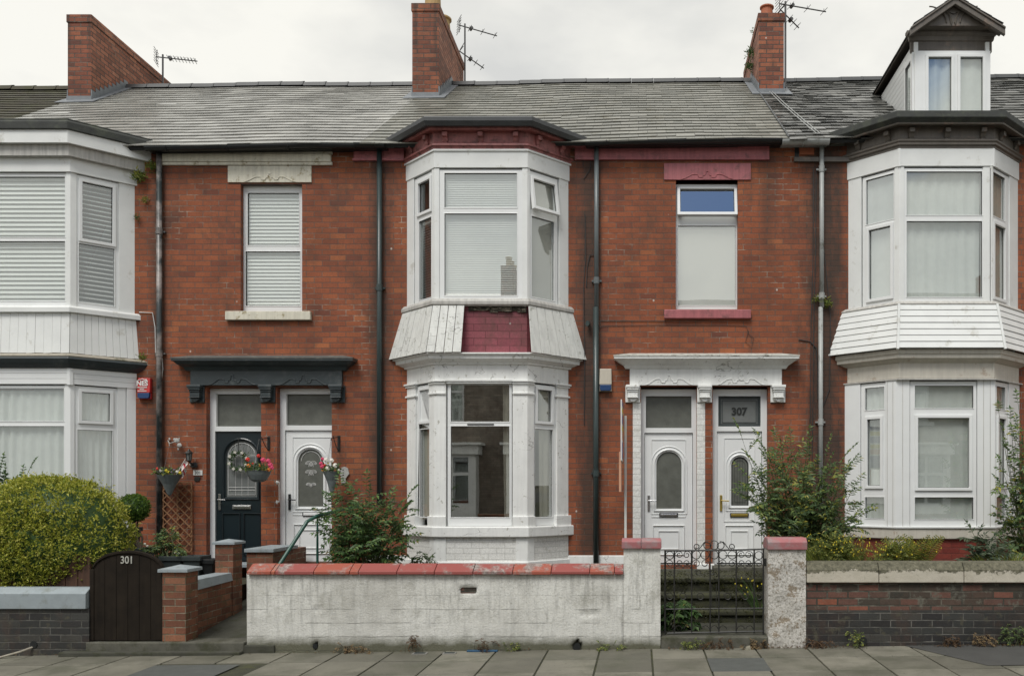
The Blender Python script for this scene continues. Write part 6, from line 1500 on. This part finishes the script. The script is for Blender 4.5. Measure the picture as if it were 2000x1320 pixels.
# weeds in the pavement joint
for i_, (px, py, n, h, sp, mt_, lb) in enumerate(((692, 1272, 70, .07, .45, 'dead_grass', 'dry brown grass at the foot of the white wall below its middle left'), (808, 1268, 12, .28, .1, 'leaf_brown', 'tall dead weed stalks against the white wall'), (945, 1268, 26, .20, .3, 'leaf_brown', 'curled dry stems at the foot of the white wall'), (1000, 1270, 40, .07, .15, 'leaf_weed', 'small green tuft at the foot of the white wall right of the curled stems'), (1190, 1272, 50, .04, .3, 'leaf_weed', 'moss and short grass near the white wall corner'),
        (1350, 1266, 60, .10, .3, 'leaf_weed', 'green weeds on the kerb under the iron gate at its left'), (1400, 1266, 60, .09, .3, 'leaf_brown', 'brown weeds under the middle of the iron gate'), (1480, 1268, 90, .08, .35, 'dead_grass', 'dry tufts at the foot of the gate pillar'), (1600, 1266, 80, .07, .4, 'leaf_brown', 'fallen leaves and stems right of the gate pillar'), (1668, 1262, 60, .26, .12, 'leaf_weed', 'upright green weed against the dark brick'), (1860, 1262, 70, .12, .25, 'leaf_brown', 'brown fern-like weed at the foot of the dark brick wall'), (1915, 1262, 90, .13, .3, 'dead_grass', 'orange-brown dead weed at the foot of the dark brick wall'), (1985, 1262, 160, .30, .45, 'leaf_mid', 'dark green weeds at the foot of the wall at the right edge'))):
    p = P3(px, py, GW-.04); p.z = gz(p.x)+.0
    r = rooted('weed', p, lb, 'weed'); rw = random.Random(300+i_)
    shrub(r, p, [p+Vector((rw.uniform(-.5, .5)*sp, rw.uniform(-.07, .02), h*rw.uniform(.15, .75))) for _ in range(max(5, n//7))], mt_, 80+i_, 4, .055, .020, .010, 2, 'leaf_brown' if 'brown' in mt_ or 'dead' in mt_ else 'stem_green', r0=.0020, dens=1)
    for ch in r.children:
        if ch.name.startswith('stems'):
            pass
rnd = random.Random(99); mb = MB()
for k in range(420):
    x = rnd.choice((rnd.uniform(.3, 2.3), rnd.uniform(-9, 6), rnd.uniform(3.2, 4.4))); leaf(mb, Vector((x, GW-.03-abs(rnd.gauss(0, .035)), gz(x)+.012)), Vector((rnd.uniform(-1, 1), rnd.uniform(-1, 1), .15)), Vector((0, 0, 1)), rnd.uniform(.015, .04), rnd.uniform(.01, .022))
tag(finish('leaf_litter', mb, MT['leaf_brown'], fixn=False), 'scattered dry leaves along the foot of the walls', 'leaf litter', kind='stuff')
mb = MB(); mb.hexa([(X(1455, -3.1), -3.14, gz(1.1)), (X(1466, -3.1), -3.14, gz(1.1)), (X(1468, -3.1), -3.07, gz(1.1)), (X(1457, -3.1), -3.07, gz(1.1))], [(X(1456, -3.1), -3.13, .05), (X(1464, -3.1), -3.12, .04), (X(1466, -3.1), -3.08, .06), (X(1458, -3.1), -3.08, .05)]); tag(finish('stone', mb, MT['beige_stone'], bevel=.008), 'small pale stone lying under the iron gate', 'stone')
mb = MB(); mb.box(X(912, -3.05), X(972, -3.05), -3.07, -3.02, gz(-1.7)+.0, gz(-1.7)+.016); tag(finish('litter', mb, MT['litter_blue'], bevel=.003), 'flat blue strip of litter at the foot of the white wall', 'litter')
# little plants on the houses
def sprig(px, py, Y, n, s_, mat, seed, label, cat='plant', name='wall_plant'):
    rnd = random.Random(seed); c = P3(px, py, Y); mb = MB()
    for i in range(n):
        d = (rv(rnd)+Vector((0, -.6, .1))).normalized(); leaf(mb, c+rv(rnd, s_*.32), d, rv(rnd), s_*rnd.uniform(.35, .7), s_*.16)
    return tag(finish(name, mb, MT[mat], fixn=False), label, cat)
sprig(273, 345, -.06, 160, .11, 'leaf_weed', 1, 'fern clump in the corner under the white cornice of the left bay'); sprig(296, 326, -.05, 120, .10, 'leaf_weed', 7, 'moss clump right under the cornice end of the left bay')
sprig(283, 391, -.04, 60, .075, 'leaf_weed', 2, 'small yellow-green tuft on the brick left of the black downpipe'); sprig(268, 424, -.04, 60, .06, 'leaf_dark', 3, 'dark tuft against the edge of the left bay')
sprig(279, 698, -.16, 130, .07, 'leaf_weed', 4, 'moss on the end of the left bay ledge'); sprig(1595, 585, -.05, 60, .08, 'leaf_weed', 5, 'tuft left of the pale downpipe'); sprig(1616, 592, -.05, 90, .10, 'leaf_weed', 6, 'tuft right of the pale downpipe')
sprig(1466, 104, 3.6, 90, .13, 'leaf_dark', 8, 'dark weed growing from the side of the right chimney'); sprig(1464, 130, 3.7, 90, .12, 'leaf_dark', 9, 'lower weed growing from the side of the right chimney'); sprig(1475, 62, 3.6, 60, .1, 'leaf_dark', 10, 'top weed growing from the side of the right chimney')

# moss
rnd = random.Random(7); mb = MB()
for k in range(5200):
    st_ = rnd.choice(((-2.0, .285), (-1.7, .45), (-1.4, .62), (-1.4, .62))); x = rnd.uniform(.24, 1.82); t = rnd.random()
    if mn.noise(Vector((x*3, st_[0]*5, t*2))) < -.12: continue
    p = Vector((x, st_[0]-.035, st_[1]-t*.15)) if rnd.random() < .55 else Vector((x, st_[0]+rnd.uniform(0, .3 if st_[1] < .6 else .9), st_[1]+.004))
    leaf(mb, p, (rv(rnd)+Vector((0, -.5, .3))).normalized(), rv(rnd), rnd.uniform(.012, .03), .012)
tag(finish('moss', mb, MT['leaf_moss'], fixn=False), 'moss and tiny weeds over the steps behind the iron gate', 'moss', kind='stuff')
# ================================================================= pots and planters
def square_pot(px0, px1, py0, py1, Y, mat, label, dep=.3, name='planter', plants=None, seed=1):
    x0, x1, z1, z0 = X(px0, Y), X(px1, Y), Z(py0, Y), Z(py1, Y); k = .04
    r = rooted(name, ((x0+x1)/2, Y+dep/2, z0), label, 'planter')
    m = MB(); m.hexa([(x0+k, Y+k, z0), (x1-k, Y+k, z0), (x1-k, Y+dep-k, z0), (x0+k, Y+dep-k, z0)], [(x0, Y, z1-.06), (x1, Y, z1-.06), (x1, Y+dep, z1-.06), (x0, Y+dep, z1-.06)]); finish('pot', m, MT[mat], r, bevel=.008)
    m = MB(); m.M = Matrix.Translation((0, 0, z1-.059)) @ Matrix.Rotation(0, 4, 'X'); 
    for (a, b, c, d) in ((x0-.015, x1+.015, Y-.015, Y+.02), (x0-.015, x1+.015, Y+dep-.02, Y+dep+.015), (x0-.015, x0+.02, Y+.0201, Y+dep-.0201), (x1-.02, x1+.015, Y+.0201, Y+dep-.0201)): m.box(a, b, c, d, 0, .06)
    finish('rim', m, MT[mat], r, bevel=.006); m = MB(); m.box(x0+.01, x1-.01, Y+.01, Y+dep-.01, z1-.058, z1-.03); finish('soil', m, MT['soil'], r)
    return r
square_pot(357, 390, 1086, 1150, -1.55, 'planter_dark', 'tapering dark grey planter behind the low coped wall', .26)
square_pot(394, 416, 1092, 1150, -1.5, 'black_plastic', 'black box planter beside the second brick pillar', .22)
square_pot(312, 353, 1086, 1150, -1.5, 'planter_dark', 'long dark trough with trailing green plants behind the arched gate', .24)
square_pot(262, 287, 1070, 1120, -1.3, 'planter_dark', 'dark pot under the clipped box ball', .2)
square_pot(240, 256, 1030, 1100, -.75, 'planter_dark', 'tall dark tub standing against the left bay', .25)
r = rooted('trailing_plant', P3(322, 1080, -1.4), 'trailing green plants with small white flowers in the dark trough', 'plant')
shrub(r, P3(325, 1090, -1.4), [P3(a, b, -1.4) for a, b in ((300, 1070), (312, 1062), (322, 1050), (335, 1040), (345, 1070), (290, 1075), (330, 1085), (350, 1080), (326, 1100), (338, 1055))], 'leaf_mid', 90, 5, .13, .038, .022, 4)
m = MB()
for a, b in ((345, 1074), (349, 1080), (342, 1078), (283, 1062), (288, 1066), (329, 1089)): m.sphere(P3(a, b, -1.45), .016, 6, 4, 0, (1, 1, 1), .2)
finish('flowers', m, MT['flower_white'], r)
# trellis
r = rooted('trellis', P3(346, 1075, -.04), 'brown diagonal lattice trellis on the brick beside the black downpipe', 'trellis')
x0, x1, z0, z1 = X(319, -.04), X(374, -.04), Z(1078, -.04), Z(942, -.04); m = MB()
for a in (x0, (x0+x1)/2, x1): m.box(a-.009, a+.009, -.045, -.03, z0, z1)
for a in (z0, z1): m.box(x0-.009, x1+.009, -.0449, -.0301, a-.009, a+.009)
finish('trellis_frame', m, MT['trellis_wood'], r, bevel=.002)
m = MB(); st = .125
for sg, yy in ((1, -.056), (-1, -.066)):
    k = -12
    while k < 24:
        c = k*st; pts = []
        for t in range(0, 101):
            x = x0+(x1-x0)*t/100; zz = z0+c+sg*(x-x0)*1.0
            if z0 <= zz <= z1: pts.append((x, zz))
        if len(pts) > 6:
            (xa, za1), (xb, zb1) = pts[0], pts[-1]; h = .010
            m.hexa([(xa, yy, za1-h), (xb, yy, zb1-h), (xb, yy+.009, zb1-h), (xa, yy+.009, za1-h)], [(xa, yy, za1+h), (xb, yy, zb1+h), (xb, yy+.009, zb1+h), (xa, yy+.009, za1+h)])
        k += 1
finish('lattice', m, MT['trellis_wood'], r)

# ================================================================= hanging baskets
def basket(px, py, pw, tip, Y, hook, flowers, label, seed, shape='cone', flatf=.8):
    rnd = random.Random(seed); c = P3(px, py, Y); R_ = pw/2/F*(D+Y); h = (tip-py)/F*(D+Y)
    r = rooted('hanging_basket', (c.x, Y, c.z-h), label, 'hanging basket', 'hanging baskets by the doors')
    m = MB(); prof = [(.01, -h), (.03, -h*.93), (R_*.55, -h*.45), (R_*.96, -.02), (R_*1.03, 0), (R_*.94, .0)] if shape == 'cone' else [(R_*.35, -h), (R_*.68, -h*.8), (R_*.9, -h*.35), (R_*1.0, -.01), (R_*1.04, 0), (R_*.95, 0)]
    m.lathe((c.x, c.y, c.z), prof, 20, 0, 1, flatf); finish('basket', m, MT['basket_grey'], r, smooth=False)
    hk = P3(*hook, Y); m = MB()
    for a in (0, 2.1, 4.2): m.tube([(c.x+R_*math.cos(a+.4), c.y+R_*flatf*math.sin(a+.4), c.z), hk], .0018, 4)
    finish('chains', m, MT['aerial_metal'], r)
    lm = MB()
    for k in range(170):
        p = c+Vector((rnd.uniform(-1, 1)*R_, rnd.uniform(-1, .6)*R_*flatf, abs(rnd.gauss(.02, .035)))); leaf(lm, p, (rv(rnd)+Vector((0, -.3, .5))).normalized(), rv(rnd), .045, .026)
    finish('foliage', lm, MT['leaf_mid'], r, fixn=False)
    for nm in sorted(set(f[2] for f in flowers)):
        m = MB()
        for (a, b, mt_, s_) in flowers:
            if mt_ != nm: continue
            q = P3(a, b, Y-R_*.5)
            for k in range(7):
                an = 6.28*k/6; o = Vector((math.cos(an)*s_*.6, -.006*(k % 2), math.sin(an)*s_*.6)) if k < 6 else Vector((0, -.012, 0)); m.sphere(q+o, s_*.55, 6, 4, 0, (1, .5, 1), .12)
        finish('flowers', m, MT[nm], r)
    return r
basket(331, 927, 47, 968, -.25, (331, 868), [(308, 915, 'flower_red', .02), (313, 919, 'flower_white', .018), (325, 919, 'flower_yellow', .022), (330, 922, 'flower_yellow', .018), (337, 922, 'flower_violet', .02), (346, 921, 'flower_white', .02), (352, 923, 'flower_yellow', .02), (340, 918, 'flower_violet', .014)], 'cone shaped basket of pansies and a flag beside the black downpipe', 101)
basket(505, 919, 47, 941, -.28, (506, 858), [(484, 897, 'flower_red', .028), (486, 909, 'flower_orange', .026), (505, 890, 'flower_red', .024), (514, 898, 'flower_pink', .032), (524, 900, 'flower_pink', .03), (528, 908, 'flower_pink', .034), (525, 917, 'flower_orange', .024), (508, 909, 'flower_orange', .018), (531, 913, 'flower_pink', .026), (494, 905, 'flower_red', .014)], 'rounded basket of red and pink flowers in front of the dark door', 102, 'bowl')
basket(648, 920, 34, 962, -.28, (647, 855), [(630, 896, 'flower_pink', .022), (627, 905, 'flower_pink', .026), (637, 898, 'flower_white', .03), (648, 899, 'flower_white', .028), (655, 909, 'flower_white', .032), (640, 915, 'flower_white', .032), (629, 911, 'flower_pink', .026), (661, 918, 'flower_white', .02), (634, 908, 'flower_red', .016), (631, 918, 'flower_orange', .018)], 'cone shaped basket of white and pink flowers by the white door', 103)
def bracket(px, pya, pyb, hookpx, label, mat='terracotta'):
    x = X(px); r = rooted('basket_bracket', (x, 0, Z(pyb)), label, 'bracket', 'basket brackets'); m = MB(); hy = -.28; hx = X(hookpx, hy)
    m.tube([(x, -.012, Z(pya)), (hx, hy, Z(pya+3, hy))], .007, 5); m.tube([(x, -.012, Z(pyb)), (x, -.012, Z(pya-2))], .009, 5); pts = []
    for k in range(12): t = k/11; pts.append((x+(hx-x)*t*.75, -.012+(hy+.012)*t*.75, Z(pyb)+(Z(pya)-Z(pyb))*(t**1.6)))
    m.tube(pts, .006, 5); m.tube([(hx, hy, Z(pya+3, hy)), (hx, hy-.012, Z(pya+7, hy))], .008, 5); m.box(x-.02, x+.02, -.008, .0, Z(pyb)-.01, Z(pya)+.02)
    finish('arm', m, MT['metal_dark'], r)
bracket(525, 855, 878, 506, 'small curled iron bracket on the brick between the two doors'); bracket(662, 853, 880, 647, 'small curled iron bracket right of the white door')
r = rooted('basket_bracket', P3(335, 870, 0), 'pale cast bracket shaped like a butterfly above the pansy basket', 'bracket', 'basket brackets'); m = MB()
for k, (a, b, w_, h_, ro) in enumerate(((345, 860, .055, .035, .5), (350, 869, .045, .03, -.9), (341, 858, .03, .02, 0), (350, 857, .016, .016, 0), (348, 877, .016, .016, 0), (331, 857, .018, .018, 0))): m.sphere(P3(a, b, -.08), .5, 8, 5, 0, (w_*2*.8, .02, h_*2), .1)
m.tube([P3(328, 860, -.02), P3(331, 866, -.25)], .007, 5); m.tube([P3(350, 860, -.05), P3(331, 866, -.2)], .007, 5); m.tube([P3(331, 866, -.25), P3(331, 871, -.25)], .006, 5); m.tube([P3(331, 858, 0), P3(331, 858, -.1)], .01, 5)
finish('ornament', m, MT['ornament'], r)
# flag in the first basket
r = rooted('flag', P3(346, 925, -.33), 'small white flag with a red cross stuck in the pansy basket', 'flag'); m = MB(); m.tube([P3(345, 926, -.33), P3(362, 896, -.33)], .005, 5); finish('stick', m, MT['flag_white'], r)
m = MB(); vs = []; A0, B0 = P3(361, 898, -.33), P3(352, 913, -.33)
for j in range(9):
    for i in range(9):
        u, v = i/8, j/8; p = A0.lerp(B0, v); q = p+Vector((.035*u+.02*math.sin(u*5), .03*math.sin(u*7+v*2), -.15*u)); vs.append(q)
me_f = []; mi_ = []
m.v = vs
for j in range(8):
    for i in range(8): m.f.append([j*9+i, j*9+i+1, (j+1)*9+i+1, (j+1)*9+i]); m.mi.append(1 if i in (3,) or j in (3, 4) else 0)
finish('cloth', m, [MT['flag_white'], MT['flag_red']], r, fixn=False)
# wall lantern, plaques, alarm boxes, wreath, rail, ornament
r = rooted('wall_lantern', P3(370, 905, -.02), 'black carriage lantern on the brick left of the dark door', 'lantern'); m = MB(); c = P3(369, 893, -.12)
m.lathe((c.x, c.y, c.z), [(.065, .06), (.05, .075), (.02, .10), (.01, .12)], 6); m.lathe((c.x, c.y, c.z), [(.035, -.055), (.04, -.045), (.03, -.04)], 6)
for k in range(6): a = 6.28*k/6; m.tube([(c.x+.045*math.cos(a), c.y+.045*math.sin(a), c.z+.06), (c.x+.033*math.cos(a), c.y+.033*math.sin(a), c.z-.045)], .005, 4)
m.tube([(c.x, c.y, c.z-.05), (c.x+.01, -.06, c.z-.10), (c.x+.02, 0, c.z-.10)], .014, 6); m.lathe((c.x+.02, -.02, c.z-.14), [(.05, 0), (.055, .03), (.04, .07)], 10, 0, 1, .4); finish('lantern_frame', m, MT['metal_dark'], r)
m = MB(); m.lathe((c.x, c.y, c.z), [(.029, -.04), (.041, .058)], 6); finish('lantern_glass', m, MT['frosted_grey'], r)
r = rooted('number_plaque', P3(387, 928, 0), 'small white house number plaque reading 301', 'plaque'); m = MB(); m.box(X(378), X(396), -.012, 0, Z(928), Z(918)); finish('plate', m, MT['sign_white'], r, bevel=.003); text_mesh('301', .062, 'text_dark', (X(387), -.014, Z(923)), r, depth=.001, name='lettering')
m = MB(); m.prism([(X(380), Z(938)), (X(383), Z(940)), (X(390), Z(939)), (X(392), Z(931)), (X(386), Z(930)), (X(380), Z(931))], -.014, 0, 'y'); r = finish('slate_plaque', m, MT['metal_dark'], bevel=.003); tag(r, 'small black plaque under the white number plaque', 'plaque')
def alarm(px0, px1, py0, py1, body, low, split, label):
    r = rooted('alarm_box', P3((px0+px1)/2, py1, 0), label, 'alarm box', 'burglar alarm boxes'); x0, x1 = X(px0), X(px1); zs = Z(split)
    m = MB(); m.hexa([(x0, -.075, zs), (x1, -.075, zs), (x1, 0, zs), (x0, 0, zs)], [(x0+.004, -.055, Z(py0)), (x1-.004, -.055, Z(py0)), (x1, 0, Z(py0)), (x0, 0, Z(py0))]); m.box(x0, x1, -.04, 0, Z(py1), zs-.001); finish('housing', m, MT[body], r, bevel=.008)
    m = MB(); m.prism([(x0+.008, zs-.002), (x1-.008, zs-.002), (x1-.008, Z(py1)+.03), (x1-.025, Z(py1)+.008), (x0+.025, Z(py1)+.008), (x0+.008, Z(py1)+.03)], -.078, -.02, 'y'); finish('strobe_lens', m, MT[low], r, bevel=.006)
    return r
r = alarm(273, 298, 739, 780, 'alarm_red', 'alarm_blue', 768, 'red and blue alarm box lettered NES high beside the left bay')
t = text_mesh('NES', .095, 'text_white', (X(283), -.070, Z(750)), r, depth=.002, bold=.003); 
m = MB(); xx = X(283); m.tube([(xx-.075, -.066, Z(745)-.0), (xx, -.064, Z(741)), (xx+.075, -.066, Z(745))], .006, 4); m.box(xx+.045, xx+.06, -.066, -.06, Z(744), Z(741))
for q, w_ in ((757.5, .068), (761, .03), (764.5, .060)):
    u = -w_
    while u < w_: m.box(xx+u, xx+u+.011, -.077, -.06, Z(q)-.007, Z(q)+.007); u += .016
finish('lettering', m, MT['text_white'], r)
alarm(1171, 1195, 721, 765, 'alarm_cream', 'alarm_blue', 752, 'cream alarm box with blue base beside the middle downpipe')
r = rooted('door_wreath', P3(467, 918, .09), 'dark green wreath with cream flowers hanging on the dark door', 'wreath'); m = MB(); rnd = random.Random(5); c = P3(466, 900, .09); fm = MB()
for k in range(300): a = rnd.uniform(0, 6.28); q = .125+rnd.gauss(0, .018); leaf(m, Vector((c.x+q*math.cos(a), .09+rnd.uniform(-.02, .015), c.z+q*math.sin(a))), rv(rnd), rv(rnd), .035, .018)
for k in range(8):
    a = 6.28*k/8+.3
    for j in range(6): b_ = 6.28*j/5; fm.sphere((c.x+.13*math.cos(a)+(.016*math.cos(b_) if j < 5 else 0), .062, c.z+.13*math.sin(a)+(.016*math.sin(b_) if j < 5 else 0)), .009, 5, 3)
finish('foliage', m, MT['leaf_dark'], r, fixn=False); finish('flowers', fm, MT['flower_white'], r); m = MB(); m.tube([(c.x, .08, c.z+.1), (c.x, .085, Z(857, .09)), (c.x, .11, Z(855, .1))], .006, 4); finish('ribbon', m, MT['metal_dark'], r)
r = rooted('grab_rail', P3(545, 985, -.0), 'short white grab rail at the left edge of the white door', 'grab rail'); m = MB()
for q in (942, 980): m.lathe((X(543), -.04, Z(q)), [(.014, -.026), (.024, 0), (.014, .026)], 10, 0, .7, 1); m.tube([(X(543), -.04, Z(q)), (X(548), -.05, Z(q-1))], .011, 8)
m.tube([(X(548), -.05, Z(941)), (X(548), -.05, Z(979))], .006, 8); finish('rail', m, MT['sign_white'], r)
m = MB(); P_ = lambda a, b: (X(a), Z(b)); m.plate([P_(667, 943), P_(676, 943), P_(676, 934), P_(683, 925), P_(680, 914), P_(673, 911), P_(666, 914), P_(664, 922), P_(667, 934)], [rect(X(670), X(672.5), Z(919), Z(917)), rect(X(670), X(672.5), Z(924), Z(922)), rect(X(670), X(673), Z(929), Z(927)), rect(X(670), X(672), Z(934), Z(932)), rect(X(670), X(672), Z(939), Z(937))], -.025, -.005)
tag(finish('cast_plaque', m, MT['ornament'], bevel=.003), 'grey pierced cast metal plaque on the brick right of the white flower basket', 'plaque')
# estate board seen edge on
r = rooted('sale_board', (X(1220, -1.0), -1.0, .5), 'estate board on a white post seen edge on beside the doors', 'sign board'); Yb = -1.0
m = MB(); m.box(X(1219.5, Yb), X(1224, Yb), Yb-.025, Yb+.025, .45, Z(812, Yb)); finish('post', m, MT['sign_white'], r, bevel=.003)
m = MB(); m.box(X(1216, Yb)-.012, X(1216, Yb)+.004, Yb-.62, Yb+.02, Z(902, Yb), Z(789, Yb)); finish('board', m, MT['sign_white'], r, bevel=.002)
m = MB()
for a, b, mt_ in ((790, 798, 0), (802, 812, 1), (815, 832, 0), (836, 846, 1), (848, 862, 2), (866, 898, 0)): m.box(X(1216, Yb)-.014, X(1216, Yb)+.006, Yb-.6, Yb+.0, Z(b, Yb), Z(a, Yb), mt_)
finish('board_panels', m, [MT['sign_purple'], MT['flower_yellow'], MT['sign_orange']], r)
m = MB(); m.box(X(1210, Yb), X(1214, Yb), Yb-.3, Yb+.02, Z(960, Yb), Z(884, Yb)); finish('slip_board', m, MT['sign_orange'], r, bevel=.002)

for px, w_, lb in ((820, 28, 'left one of two small rectangular covers set in the paving by the white wall'), (878, 26, 'right one of two small rectangular covers set in the paving by the white wall')):
    yy = -3.14; x0, x1 = X(px-w_/2, yy), X(px+w_/2, yy); zz = gz((x0+x1)/2)+.004; m = MB(); m.box(x0, x1, yy-.05, yy+.05, zz-.02, zz+.004); r = rooted('cover_plate', ((x0+x1)/2, yy, zz), lb, 'cover plate', 'cover plates in the paving'); finish('frame', m, MT['kerb_stone'], r)
    m = MB(); m.box(x0+.02, x1-.02, yy-.03, yy+.03, zz, zz+.008); finish('lid', m, MT['planter_dark'], r)
